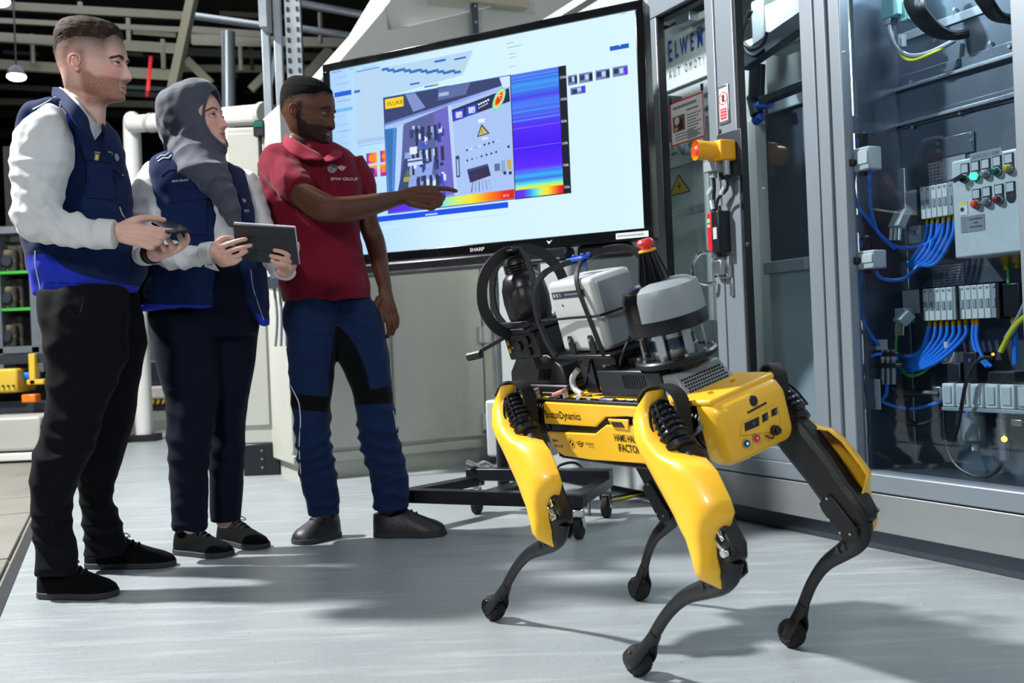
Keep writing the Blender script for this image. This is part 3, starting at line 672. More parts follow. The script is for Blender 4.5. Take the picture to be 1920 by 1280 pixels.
for i in range(7): x, y = ph(.655 + i * .037, .64 - i * .006); g.disc(x, y, .005, [H('14182a'), H('b02a50'), H('8fa4d0'), H('20264a'), H('14182a'), H('20264a'), H('2a3050')][i], 10)
x, y = ph(.97, .575); g.disc(x, y, .006, H('14182a'), 10)
PR(.565, .59, .595, .77, H('35406a')); PR(.573, .62, .587, .755, H('a6c1f0'))
PQ([(.65, .715), (.81, .69), (.83, .79), (.67, .83)], H('2c2a50')); PQ([(.655, .715), (.81, .69), (.812, .71), (.66, .735)], H('44427a'))
for i in range(6): PQ([(.69 + i * .024, .82), (.695 + i * .024, .82), (.68 + i * .03, .92), (.675 + i * .03, .9)], [H('3a4878'), H('6f86c0')][i % 2])
PR(.86, .70, .9, .76, H('5a6a98')); PR(.91, .68, .94, .78, H('8fa4d0')); PR(.955, .68, .985, .76, H('c0aa4a')); x, y = ph(.935, .785); g.disc(x, y, .008, H('2a3358'), 10); x, y = ph(.975, .79); g.disc(x, y, .008, H('2a3358'), 10)
RB = [(0, H('5a28e0')), (.18, H('5a2cf0')), (.3, H('3f8af5')), (.42, H('45e0e8')), (.56, H('c8f060')), (.68, H('f5e02a')), (.8, H('f58a1a')), (.92, H('e8281a')), (1, H('c81a1a'))]
q0 = ph(0, 1.0); q1 = ph(1, .925); grad(q0[0], q0[1], q1[0], q1[1], RB)
for r_, c in ((1.0, H('58d8e8')), (.84, H('d8f060')), (.68, H('f5a02a')), (.5, H('d8301a'))):
    cx, cy = ph(.915, .175); g.poly([(cx + (.033 * math.cos(a) + .012 * math.sin(2 * a) * 0) * r_ + .006 * math.sin(a), cy + .042 * math.sin(a) * r_ + .02 * math.cos(a) * r_) for a in np.linspace(0, 2 * np.pi, 28, endpoint=False)], c)
cx, cy = ph(.92, .15); g.rect(cx - .012, cy - .0012, cx + .012, cy + .0012, (.9, .9, 1)); g.rect(cx - .0012, cy - .014, cx + .0012, cy + .014, (.9, .9, 1))
a = tp(723.5, 187); b = tp(758.5, 199.5); g.rect(a[0], b[1], b[0], a[1], H('f5d020')); g.txt('FLUKE', a[0] + .012, b[1] + .013, .024, H('14140a'), sx=1.25)
q = ph(.93, .985); g.txt('43.12', q[0] - .01, q[1] + .004, .013, (.9, .8, .7)); q = ph(.55, .985); g.txt('25.46', q[0], q[1] + .004, .013, (.7, .9, .6))
# spectrum beside it
a, b = tp(959, 141.6), tp(1072.5, 360.5); s0, s1_, t1, t0 = a[0], b[0], a[1], b[1]; sm = s0 + (s1_ - s0) * .865
g.rect(s0 - .004, t0 - .004, s1_, t1, H('101626'))
SP = [(0, '4a7af0'), (.06, '2f5fe0'), (.09, '2f9af0'), (.17, '3a66e8'), (.2, '4a3ce8'), (.24, '3f7af0'), (.33, '3f62ec'), (.4, '5030f0'), (.5, '4a1cf2'), (.6, '4010ee'), (.68, '4a18f4'), (.76, '5a20f5'), (.8, '3f6af0'), (.83, '2fb0f0'), (.86, '3a6ae0'), (.895, '4fe0e8'), (.915, 'b8f060'), (.93, 'f0e02a'), (.942, 'f5a01a'), (.955, 'd8400a')]
grad(s0, t0, sm, t1, [(1 - p, H(c)) for p, c in SP][::-1], vert=True)
for p in (.1, .27, .35, .44, .6, .79): y = t1 + (t0 - t1) * p; g.rect(s0, y - .0008, sm, y + .0008, H('8f7af0'))
for p in (.03, .055, .14, .31, .38): y = t1 + (t0 - t1) * p; g.rect(s0, y - .003, sm, y + .003, H('4f8cf2'))
grad(s0, t0, sm, t0 + .034, RB)
for i in range(6): y = t1 + (t0 - t1) * (.085 + .173 * i); g.txt(['12', '10', '8', '6', '4', '2'][i] + ' kHz', sm + .004, y - .008, .0165, (.85, .9, .95), sx=.62)
for x, w_ in ((1066, 18), (1087, 26), (1118, 27), (1150, 29)):
    y = 145 - (x - 1066) * .185
    R2((x, y - 2), (x + w_, y + 17 - w_ * .19), H('6f82b0')); R2((x + 2, y + 1), (x + w_ * .4, y + 12 - w_ * .1), H('2a3560')); R2((x + w_ * .45, y), (x + w_ * .7, y + 8), H('b9cdf0'))
    R2((x + w_ * .74, y - w_ * .1), (x + w_, y + 15 - w_ * .19), H('1a1a2a') if x < 1140 else H('5a30e0'))
R2((1071, 166), (1100, 175), H('6f82b0')); R2((1074, 169), (1084, 176), H('2a3560')); R2((1084, 166), (1091, 171), H('b9cdf0')); R2((1092, 162), (1099, 174), H('5a30e0'))
R2((1145, 88.4), (1181, 90.3), H('0d58c8')); a = tp(1163, 92); g.disc(a[0] + .002, a[1] + .012, .004, H('9fd0ff'), 10)
for x, y, w_ in ((952, 82, 14), (953, 90, 27), (956, 102, 14), (957, 109, 12), (957, 126, 12), (1165, 27, 12)): R2((x, y), (x + w_, y + 1.5 - w_ * .19), H('9fb8cc'))
a = tp(697, 413); b = tp(955, 388); g.rect(a[0], a[1] - .018, b[0], a[1] + .0, H('0a4fe0')) if False else R2((698, 408), (955, 389.5), H('0a4fe0'))
a = tp(800, 405); [g.rect(a[0] + i * .008, a[1] + .001, a[0] + .006 + i * .008, a[1] + .008, (.6, .8, 1)) for i in range(8)]; R2((700, 430), (955, 400), H('c2e4fa'))
part('picture', g, 'screen', tv, smooth=False)

# trolley
A, B_, C_, D_ = np.array([-.47, 4.03, 0]), np.array([.215, 3.72, 0]), np.array([-.185, 4.36, 0]), np.array([.355, 4.14, 0])
t = thing('screen_trolley', 'black wheeled stand carrying the big screen', 'stand', (.0, 4.2, 0))
hz = .145
for p, q, nme in ((A, B_, 'front_bar'), (C_, D_, 'rear_bar'), (A, C_, 'side_bar'), (B_, D_, 'side_bar')):
    g = G(); e = nz(q - p); g.beam(p + Z * (hz + (.03 if nme == 'rear_bar' else 0)) - e * .03, q + Z * (hz + (.03 if nme == 'rear_bar' else 0)) + e * .03, .06, .052 if nme != 'side_bar' else .04); part(nme, g, 'black_satin', t, bev=.004)
Mc = (C_ + D_) / 2; Ff = (A + B_) / 2
g = G(); g.beam(Mc + Z * hz, Ff + Z * hz, .08, .04); part('centre_bar', g, 'black_satin', t, bev=.004)
for p, h_ in ((A, hz), (B_, hz), (C_, hz + .03), (D_, hz + .03)):
    c = part('caster', sg('box', None, p + Z * (h_ - .045), (.05, .05, .036)), 'chrome', t, bev=.008)
    wd = nz(np.array([.35, .94, 0])); sd = np.cross(wd, Z); r = .045; ctr = p + Z * r + wd * .012
    g = G(); g.cyl(ctr - sd * .014, ctr + sd * .014, r, n=24); part('wheel', g, 'rubber', c, bev=.005)
    g = G()
    for k in (-1, 1): g.beam(ctr + sd * k * .02, p + Z * (h_ - .06) + sd * k * .02, .004, .03, up=wd)
    g.cyl(ctr - sd * .024, ctr + sd * .024, .008, n=10); part('fork', g, 'chrome', c)
Pp = onp(941, 890, TB + (-TW) * .14, TW); Pp[2] = 0
g = G(); g.cyl(Pp + Z * .17, Pp + Z * 1.4, .022, n=18); part('pole', g, 'silver', t)
g = G(); g.cyl(Pp + TU * .21 + Z * .17, Pp + TU * .21 + Z * 1.4, .022, n=18); part('pole', g, 'chrome', t)
g = G(); g.cyl(Pp + TU * .04 - (-TW) * .06 + Z * .1, Pp + TU * .04 - (-TW) * .06 + Z * .42, .027, n=18); part('socket', g, 'black_satin', t)
c0 = Pp + TU * .11 + Z * .36
g = G(); g.box(c0, (.30, .12, .25), np.array([TU, -TW, Z]).T); part('power_box', g, 'light_grey_case', t, bev=.012)
g = G(); g.box(Pp + TU * .11 + Z * 1.42, (.42, .05, .4), np.array([TU, -TW, Z]).T); part('mount_plate', g, 'black_satin', t, bev=.005)
g = G(); p = C_ + np.array([-.01, 0, .2]); g.tube([p, p + (.05, .03, .02), p + (.1, .02, -.01)], .008, n=8); g.tube([p + (-.02, -.03, .03), p + (.03, 0, .0)], .012, n=8); part('brake_pedal', g, 'silver', t)
for nme, lb, pts_, r, mt in [('power_cable', 'black cable trailing from the screen stand across the floor', [(1128, 935), (1160, 930), (1200, 922), (1235, 915), (1260, 905)], .005, 'black_plastic'),
        ('earth_cable', 'yellow green cable lying on the floor beside the screen stand', [(1127, 938), (1150, 938), (1190, 929), (1225, 920), (1250, 916)], .006, 'yellow_wire')]:
    P = [onp(x, y, (0, 0, .006), Z) for x, y in pts_]
    solo(nme, sg('tube', None, P, r, n=8), mt, lb, 'cable')
P = [pt(1060, 870, 4.2), pt(1085, 868, 4.25), pt(1100, 900, 4.2), pt(1104, 940, 4.1)]
P[-1][2] = .02
solo('loose_cable', sg('tube', None, [pt(1042, 885, 4.2), pt(1050, 872, 4.2), pt(1080, 868, 4.25), pt(1100, 895, 4.22), P[-1]], .006, n=8), 'black_plastic', 'thin black cable looping over the rear bar of the screen stand', 'cable')
# ------------------------------------------------------------------ glazed enclosure on the right
enc = thing('machine_enclosure', 'long glazed steel enclosure with grey framed doors along the right side', 'enclosure', CF)
def cb(name, a, b, mat, par=enc, bev=.003, **k):
    g = G(CF); g.boxb(a, b); return part(name, g, mat, par, bev=bev, **k)
def stuffp(o): o['kind'] = 'stuff'; return o
cb('plinth', (-.80, .0, .072), (1.9, .05, .196), 'plinth_steel')
cb('plinth', (-.80, .05, .0), (1.9, 1.2, .19), 'steel_dark')
cb('sill', (-.80, -.004, .200), (1.9, .08, .262), 'cabinet_frame', bev=.006)
cb('seam', (-.80, .01, .19), (1.9, .06, .202), 'black_plastic', bev=0)
cb('top_rail', (-.80, -.004, 2.085), (1.9, .08, 2.42), 'cabinet_frame')
for a, b in ((-.80, -.742), (-.418, -.364), (-.358, -.252), (.100, .164), (.170, .285), (.912, 1.02), (1.03, 1.2)):
    cb('post', (a, -.0, .262), (b, .045, 2.085), 'cabinet_frame', bev=.004)
cb('post', (.186, -.012, .262), (.232, .0, 2.085), 'cabinet_frame', bev=.004)
for a, b in ((-.364, -.358), (.164, .170), (-.745, -.738), (-.252, -.240)):
    cb('gasket', (a, .006, .262), (b, .04, 2.085), 'black_plastic', bev=0)
cb('rail', (-.742, 0, .262), (-.418, .045, .318), 'cabinet_frame'); cb('rail', (-.246, 0, .262), (.1, .045, .312), 'cabinet_frame')
cb('gasket', (-.742, .02, 2.07), (-.418, .06, 2.086), 'black_plastic', bev=0)
for a, b, z0 in ((-.742, -.418, .318), (-.246, .100, .312), (.285, .912, .262)):
    cb('glass_pane', (a, .034, z0), (b, .038, 2.085), 'glass', bev=0, smooth=False)
# shell
cb('roof_panel', (-2.8, .08, 2.38), (1.9, 1.34, 2.42), 'machine_grey', bev=0); pass
cb('floor_panel', (-2.8, .08, .19), (1.9, 1.34, .2), 'steel_dark', bev=0); cb('partition', (.255, .08, .2), (.265, 1.3, 2.4), 'steel_back', bev=0)
for k in range(3): cb('end_panel', (-.86 - .52 * (k + 1), .0 , .05), (-.86 - .52 * k - .006, .04, 2.3), 'machine_grey', bev=.004)
cb('end_panel', (-.862, -.0, .0), (-.802, .04, 2.4), 'cabinet_frame')
# inside, left bays: everything stands in the chamber that runs on behind the doors
def ib(name, p, q, d, th, mat, bev=.004):
    a = cpt(*p, d); b = cpt(*q, d); g = G(CF); g.boxb((a[0], d, min(b[2], a[2])), (b[0], d + th, max(a[2], b[2]))); return part(name, g, mat, enc, bev=bev)
cb('inner_wall', (-2.78, 1.3, .2), (.25, 1.34, 2.38), 'machine_beige', bev=0)
ib('inner_roof', (1200, -60), (1520, 70), .62, .06, 'beam_dark')
for i in range(3): ib('inner_strut', (1236 + 30 * i, 20 + 12 * i), (1262 + 30 * i, 34 + 4 * i), .5, .1, 'silver')
ib('light_board', (1215, 72), (1356, 128), .56, .02, 'white_paint', 0); ib('inner_wall', (1215, 128), (1356, 162), .58, .3, 'hood_white'); ib('inner_wall', (1215, 186), (1360, 250), .62, .3, 'machine_grey'); ib('inner_wall', (1215, 166), (1360, 186), .60, .3, 'machine_beige')
ib('inner_box', (1238, 182), (1252, 262), .45, .1, 'steel_dark'); ib('inner_wall', (1215, 286), (1350, 720), .6, .05, 'machine_grey'); ib('inner_ledge', (1215, 280), (1350, 288), .57, .1, 'silver')
for y in (240, 262, 392): ib('inner_pipe', (1240, y + 6), (1340, y), .54, .012, 'silver')
g = G(CF); c = cpt(1284, 272, .5); g.sph(c, .05, 14, 8); g.cyl(c - (.12, 0, 0), c + (.12, 0, .0), .02); part('inner_fitting', g, 'silver', enc)
for px in (1322, 1333):
    g = G(CF); a = cpt(px, 300, .4); b = cpt(px + 10, 600, .4); g.cyl((a[0], .4, b[2]), (a[0], .4, a[2]), .012, n=12); part('inner_pipe', g, 'white_paint', enc)
ib('inner_column', (1380, 84), (1424, 232), .5, .1, 'white_paint'); ib('inner_column', (1384, 232), (1438, 800), .48, .1, 'white_paint')
ib('inner_wall', (1434, 88), (1525, 186), .5, .02, 'machine_grey'); ib('inner_wall', (1432, 186), (1535, 900), .52, .05, 'steel_dark'); ib('inner_box', (1440, 500), (1540, 800), .36, .1, 'machine_grey', .01); ib('inner_ledge', (1430, 492), (1540, 502), .34, .14, 'side_case')
ib('inner_box', (1432, 10), (1515, 72), .34, .1, 'machine_beige', .01); ib('inner_box', (1406, 4), (1432, 88), .36, .1, 'side_case', .01)
for p, q, w_ in (((1395, 118), (1520, 30), .07), ((1430, 190), (1525, 152), .03)): g = G(CF); g.beam(cpt(*p, .30), cpt(*q, .30), .05, w_); part('inner_arm', g, 'steel_dark', enc, bev=.004)
for i, (p, q, r, mt) in enumerate([((1420, 122), (1418, 185), .035, 'black_satin'), ((1412, 180), (1420, 215), .03, 'steel_dark'), ((1420, 200), (1444, 192), .022, 'blue_knob'), ((1416, 228), (1428, 218), .02, 'blue_knob')]):
    g = G(CF); g.cyl(cpt(*p, .42), cpt(*q, .42), r, n=14); part('actuator', g, mt, enc)
g = G(CF); g.tube([cpt(*p, .28) for p in ((1408, 20), (1396, 50), (1392, 78), (1408, 92), (1430, 84), (1440, 60))], .011, n=10); g.tube([cpt(*p, .27) for p in ((1404, 36), (1390, 66), (1396, 92), (1414, 104), (1432, 92))], .006, n=8); part('inner_hose', g, 'black_plastic', enc)['kind'] = 'stuff'
g = G(CF); g.plane((0, .556, 0), (1, 0, 0), (0, 0, 1)); g.pw = np.array([0, -1., 0])
s0, z0 = cp(1253, 117, .556)
g.txt('E', s0, z0, .150, H('1d4fa8'), sx=.5, bold=.02)
for i, (ch, w_) in enumerate(zip('LWEMA', (.085, .155, .09, .13, .1))): g.txt(ch, s0 + .060 + [0, .044, .126, .180, .258][i], z0 + .008, .118, H('1d4fa8'), sx=.5, bold=.02)
for i, ch in enumerate('AUTOMOTIVE'): g.txt(ch, s0 + i * .037 + (i > 2) * .02, z0 - .085, .062, H('2a2f38'), sx=.5)
part('lettering', g, 'print_matt', enc, smooth=False)['kind'] = 'stuff'
g = G(CF); g.plane((0, .598, 0), (1, 0, 0), (0, 0, 1)); g.pw = np.array([0, -1., 0])
a = cp(1254, 369, .598); b = cp(1295, 360, .598); c = cp(1272, 326, .598)
def tri(g, a, b, c, ca, cb_, sh=.16):
    m = (np.array(a) + b + c) / 3; g.poly([a, b, c], ca); g.poly([tuple(m + (np.array(q) - m) * (1 - sh)) for q in (a, b, c)], cb_)
    h = c[1] - a[1]; x, y = m; g.poly([(x + .02 * h, y + .38 * h), (x - .12 * h, y + .02 * h), (x, y + .02 * h), (x - .06 * h, y - .24 * h), (x + .12 * h, y + .1 * h), (x, y + .1 * h)], ca)
tri(g, a, (b[0], a[1]), ((a[0] + b[0]) / 2, c[1]), H('26241c'), H('c8a53a')); part('warning_triangle', g, 'print_matt', enc, smooth=False)
# poster taped inside the glass
t = thing('safety_poster', 'white safety poster with red border behind the first glass door', 'poster', CF @ frame((-.56, .03, 1.5), (1, 0, 0), (0, 1, 0), Z))
a = cp(1256, 196, .031); b = cp(1322, 256, .031)
x0, x1, zt, zb_ = a[0], b[0], a[1] + .003, b[1]
g = G(CF); g.boxb((x0, .0305, zb_), (x1, .0325, zt)); part('sheet', g, 'white_plate', t, smooth=False)
g = G(CF); g.plane((x0, .0303, zb_), (1, 0, 0), (0, 0, 1)); g.pw = np.array([0, -1., 0]); W_, H_ = x1 - x0, zt - zb_
g.rect(0, 0, W_, H_, H('c8322e')); g.rect(.007, .007, W_ - .007, H_ - .007, H('d5d8d6'))
g.rect(.016, .055, W_ * .44, H_ * .66, H('6a4a3c')); g.rect(.022, .06, W_ * .25, H_ * .4, H('b98a70')); g.disc(W_ * .3, H_ * .48, .02, H('1c1c22')); g.disc(W_ * .2, H_ * .55, .017, H('d0b8a8')); g.poly([(W_ * .2, H_ * .3), (W_ * .4, H_ * .36), (W_ * .3, H_ * .5)], H('15151a'))
g.rect(.02, H_ - .034, W_ * .8, H_ - .022, H('7a828a')); g.rect(W_ * .5, H_ - .055, W_ * .85, H_ - .048, H('6a727a'))
for i in range(9): g.rect(W_ * .5, H_ - .075 - i * .012, W_ * (.92 - (i % 3) * .07), H_ - .071 - i * .012, H('5a6068'))
for i in range(3): g.rect(.03, .018 + i * .012, W_ * (.9 - .1 * i), .022 + i * .012, H('5a6068'))
part('print', g, 'print_matt', t, smooth=False)
for px, py in ((1258, 190), (1316, 163)):
    s, z = cp(px, py, .03); g = G(CF); g.boxb((s - .006, .026, z - .014), (s + .006, .034, z + .014)); part('clip', g, 'black_plastic', t, bev=.002)
# sign on the door post
a = cp(1350, 168); b = cp(1367, 224); x0, x1, zt, zb_ = a[0], b[0], a[1], b[1]
t = thing('prohibition_sign', 'narrow white and red prohibition plate on the grey door post', 'sign', CF @ frame((x0, 0, zb_), (1, 0, 0), (0, 1, 0), Z))
g = G(CF); g.boxb((x0 - .008, -.006, zb_ - .012), (x1 + .008, -.0, zt + .012)); part('backing', g, 'silver', t, bev=.003)
g = G(CF); g.plane((x0, -.0062, zb_), (1, 0, 0), (0, 0, 1)); g.pw = np.array([0, -1., 0]); W_, H_ = x1 - x0, zt - zb_
g.rect(0, 0, W_, H_, H('dcdedd')); g.rect(.004, .004, W_ - .004, H_ * .38, H('b3242c')); cx, cy = W_ / 2, H_ * .68
g.disc(cx, cy, .026, H('b3242c'), 26); g.disc(cx, cy, .0215, H('dcdedd'), 26)
g.poly([(cx - .006, cy - .014), (cx + .007, cy - .014), (cx + .010, cy + .004), (cx + .004, cy + .016), (cx - .004, cy + .016), (cx - .009, cy + .002)], H('15171a'))
g.poly([(cx - .017, cy + .014), (cx - .014, cy + .017), (cx + .017, cy - .014), (cx + .014, cy - .017)], H('b3242c'))
for i in range(4): g.rect(.009, H_ * .3 - i * .012, W_ - .009, H_ * .3 + .004 - i * .012, H('dca0a0'))
part('print', g, 'print_matt', t, smooth=False)
s, z = cp(1350, 246); cb('button_stud', (s - .008, -.004, z - .008), (s + .008, 0, z + .008), 'black_plastic')
# emergency stop on its bracket
a = cp(1352, 256); b = cp(1404, 330)
t = thing('emergency_stop_box', 'yellow emergency stop box with red button on the enclosure post', 'button', CF @ frame((-.3, 0, 1.3), (1, 0, 0), (0, 1, 0), Z))
g = G(CF); g.boxb((-.335, -.03, 1.325), (-.195, -.026, 1.50)); g.boxb((-.335, -.03, 1.33), (-.331, 0, 1.48)); part('bracket', g, 'steel_dark', t, bev=.002)
g = G(CF); g.boxb((-.300, -.105, 1.385), (-.222, -.03, 1.462)); part('housing', g, 'estop_yellow', t, bev=.008)
P1 = CF[:3, :3] @ np.array([-.4, -.9, .12]);
Mx = CF
g = G(CF); g.tube([(-.262, -.075, 1.425), (-.276, -.12, 1.425), (-.284, -.15, 1.427)], [.034, .036, .037], n=20, sub=2, cap=True); g.tube([(-.283, -.148, 1.427), (-.289, -.172, 1.427)], [.037, .038], n=20, sub=1, cap=False); part('shroud', g, 'estop_yellow', t)
g = G(CF); g.sph((-.286, -.158, 1.427), (.021, .018, .023)); part('button', g, 'red_button', t)
g = G(CF); g.boxb((-.338, -.10, 1.352), (-.262, -.035, 1.388)); part('terminal_box', g, 'valve_grey', t, bev=.004)
g = G(CF)
for s, r in ((-.315, .015), (-.236, .013)): g.cyl((s, -.07, 1.385), (s, -.07, 1.33), r, n=12)
stuffp(part('cable_gland', g, 'valve_grey', t, bev=.002))
g = G(CF); g.tube([(-.315, -.07, 1.335), (-.325, -.06, 1.30), (-.345, -.05, 1.25), (-.35, -.05, 1.20)], .007, n=8); g.tube([(-.236, -.07, 1.335), (-.25, -.06, 1.28), (-.32, -.05, 1.25), (-.335, -.05, 1.19)], .006, n=8); part('cable', g, 'black_plastic', t)
g = G(CF)
for p, q in (((-.33, -.062, 1.30), (-.36, -.062, 1.275)), ((-.262, -.06, 1.29), (-.285, -.06, 1.265)), ((-.345, -.06, 1.25), (-.338, -.06, 1.215))): g.cyl(p, q, .009, n=8)
stuffp(part('cable_tag', g, 'white_plate', t))
t = thing('door_lock', 'red and black safety lock with green lamp on the enclosure door', 'lock', CF @ frame((-.38, 0, 1.04), (1, 0, 0), (0, 1, 0), Z))
g = G(CF); g.boxb((-.385, -.055, 1.055), (-.358, 0, 1.205)); part('lock_body', g, 'red_paint', t, bev=.003)
g = G(CF); g.boxb((-.357, -.058, 1.05), (-.312, 0, 1.208)); part('switch_housing', g, 'black_satin', t, bev=.004)
g = G(CF); g.boxb((-.345, -.0595, 1.10), (-.323, -.0582, 1.145)); part('label_plate', g, 'white_plate', t)
g = G(CF); g.sph((-.374, -.056, 1.175), (.006, .004, .008), 10, 6); g.sph((-.374, -.056, 1.155), (.006, .004, .005), 10, 6); stuffp(part('signal_led', g, 'led_green', t))
g = G(CF)
for i in range(2): g.cyl((-.35 + .02 * i, -.03, 1.208), (-.35 + .02 * i, -.03, 1.228), .008, n=10)
stuffp(part('connector', g, 'chrome', t))
t = thing('door_handle_bracket', 'chrome pull handle and bracket below the red door lock', 'handle', CF @ frame((-.4, 0, .93), (1, 0, 0), (0, 1, 0), Z))
s0, z0 = cp(1316, 455); s1, z1 = cp(1328, 512)
g = G(CF); g.tube([(-.395, -.01, 1.055), (-.43, -.05, 1.055), (-.462, -.07, 1.02), (-.462, -.07, .965), (-.43, -.05, .935), (-.40, -.01, .935)], .0075, n=10); part('grip', g, 'chrome', t)
g = G(CF); g.boxb((-.39, -.02, .95), (-.31, -.0, 1.035)); g.boxb((-.375, -.045, .965), (-.325, -.02, 1.02)); g.boxb((-.40, -.03, 1.03), (-.37, -.0, 1.06)); part('bracket', g, 'silver', t, bev=.003)
g = G(CF)
for s, z in ((-.38, .96), (-.32, .96), (-.38, 1.025), (-.32, 1.025)): g.cyl((s, -.028, z), (s, -.02, z), .006, n=8)
stuffp(part('bolt', g, 'chrome', t))
g = G(CF); g.boxb((-.322, -.01, .88), (-.305, 0, .95)); part('guide_plate', g, 'silver', t, bev=.002)
s, z = cp(1404, 458); cb('button_stud', (s - .006, -.01, z - .008), (s + .006, .0, z + .008), 'steel_dark')

# ---- control bay behind the third door
BK, SL = .28, .266
cb('bay_back', (.255, BK, .262), (1.9, BK + .01, 2.1), 'steel_back', bev=0); cb('bay_floor', (.26, .08, .25), (1.9, BK, .262), 'steel_back', bev=0)
cb('bay_side', (SL, .08, .262), (SL + .006, BK, 2.1), 'steel_back', bev=0)
cb('bay_corner', (SL + .004, BK - .008, .262), (SL + .02, BK, 1.28), 'silver', bev=.003)
def strip(name, p, q, dz, dep, mat):
    a = cpt(*p, BK); b = cpt(*q, BK); g = G(CF); g.boxb((a[0], BK - dep, (a[2] + b[2]) / 2 - dz), (b[0] + .06, BK - .001, (a[2] + b[2]) / 2)); return part(name, g, mat, enc, bev=.002)
strip('rail', (1683, 173), (1897, 96), .012, .02, 'silver'); strip('rail', (1683, 239), (1897, 171), .012, .02, 'silver')
strip('screw_strip', (1690, 148), (1897, 73), .035, .006, 'steel_back'); strip('screw_strip', (1692, 226), (1897, 160), .04, .006, 'steel_back'); strip('screw_strip', (1692, 70), (1830, 5), .03, .006, 'side_case')
def scr(pts_):
    for px, py in pts_:
        a = cpt(px, py, BK - .006); g = G(CF); g.cyl(a, a - (0, .005, 0), .006, n=8); part('screw', g, 'silver', enc)
scr([(1708, 154), (1795, 122), (1893, 87), (1712, 239), (1800, 212), (1893, 182), (1790, 17), (1857, 80), (1753, 76)])
a = cpt(1758, 255, BK - .002); b = cpt(1828, 278, BK - .002)
g = G(CF); g.boxb((a[0], BK - .008, b[2] - .01), (b[0], BK - .001, a[2] - .01)); part('cover_plate', g, 'steel_back', enc, bev=.012)
scr([(1760, 269), (1760, 283), (1822, 250), (1822, 263)])
def bp_(t, name, p, q, d, th, mat, bev=.003, x=0):
    a = cpt(*p, d); b = cpt(*q, d); g = G(CF); g.boxb((a[0], d, b[2]), (b[0] + x, d + th, a[2])); return part(name, g, mat, t, bev=bev)
def at(px, py, d): return CF @ frame(cpt(px, py, d), (1, 0, 0), (0, 1, 0), Z)
# control box
t = thing('control_box', 'white control box with illuminated buttons behind the right glass door', 'control box', at(1790, 482, .14))
a = cpt(1783, 303, .14); b = cpt(1905, 476, .14); xr = b[0] + .13
g = G(CF); g.boxb((a[0], .14, b[2] + .006), (xr, BK, a[2])); part('housing', g, 'pale_case', t, bev=.006)
fd = .1385
g = G(CF); g.plane((0, fd, 0), (1, 0, 0), (0, 0, 1)); g.pw = np.array([0, -1., 0])
a = cp(1819, 308, fd); b = cp(1878, 291, fd); g.rect(a[0], a[1] + .006, b[0], a[1] + .032, H('8c9296')); g.txt('AF0520/1/088', (a[0] + b[0]) / 2, a[1] + .013, .0175, H('20252a'), align='CENTER', sx=.95)
a = cp(1801, 407, fd); b = cp(1846, 421, fd); g.rect(a[0], b[1] - .016, b[0], a[1], H('7c8288')); w_ = b[0] - a[0]
for i, s in enumerate((.28, .1, .28)): g.rect(a[0] + w_ * (.64 - s), a[1] - .014 - i * .012, a[0] + w_ * (.64 + s), a[1] - .009 - i * .012, H('3a4046'))
a = cp(1799, 379, fd); g.rect(a[0] + .0, a[1] - .042, a[0] + .028, a[1], H('d0d3d2')); g.rect(a[0] + .003, a[1] - .011, a[0] + .027, a[1] - .001, H('d8cc20')); g.disc(a[0] + .009, a[1] - .024, .007, H('22262a'))
part('plates', g, 'print_matt', t, smooth=False)
BT = [((1807, 335), 'selector'), ((1826.6, 331), 'led_green'), ((1846, 326.6), 'clear_bowl'), ((1867, 322), 'green_lens'), ((1889, 317), 'yl'), ((1828.5, 383), 'rd'), ((1848, 379), 'clear_bowl'), ((1870.6, 375), 'dr'), ((1892, 370.6), 'black_plastic')]
simple('yl', H('a8a024'), .25, 0, .05); simple('rd', H('e04a28'), .25); simple('dr', H('7a1822'), .25)
for (px, py), m in BT:
    c = cpt(px, py, fd); x, _, z = c
    g = G(CF); P = [(-.0145, .046), (-.0145, -.003), (-.010, -.012), (0, -.0155), (.010, -.012), (.0145, -.003), (.0145, .046)]; g.prism(P, (x + .006, fd + .001, z), (1, 0, 0), (0, 0, 1), .003, w=(0, -1, 0)); lp_ = part('legend_plate', g, 'black_plastic', t, smooth=False)
    g = G(CF); g.boxb((x - .0055, fd - .0035, z + .018), (x + .0175, fd - .002, z + .043)); part('legend', g, 'white_plate', t)
    if m == 'black_plastic': continue
    g = G(CF); g.cyl((x + .006, fd - .001, z), (x + .006, fd - .009, z), .0145, n=18); part('button_ring', g, 'silver', t)
    if m == 'selector':
        g = G(CF); g.cyl((x + .006, fd - .008, z), (x + .006, fd - .02, z), .011, n=16); g.beam((x + .014, fd - .022, z + .006), (x - .014, fd - .03, z - .006), .009, .014); part('selector_switch', g, 'black_plastic', t, bev=.001)
    else:
        g = G(CF); g.lathe([(.0115, 0), (.0115, .008), (.008, .013), (.001, .0145)], (x + .006, fd - .008, z), (0, -1, 0), 18); part('push_button', g, m, t)
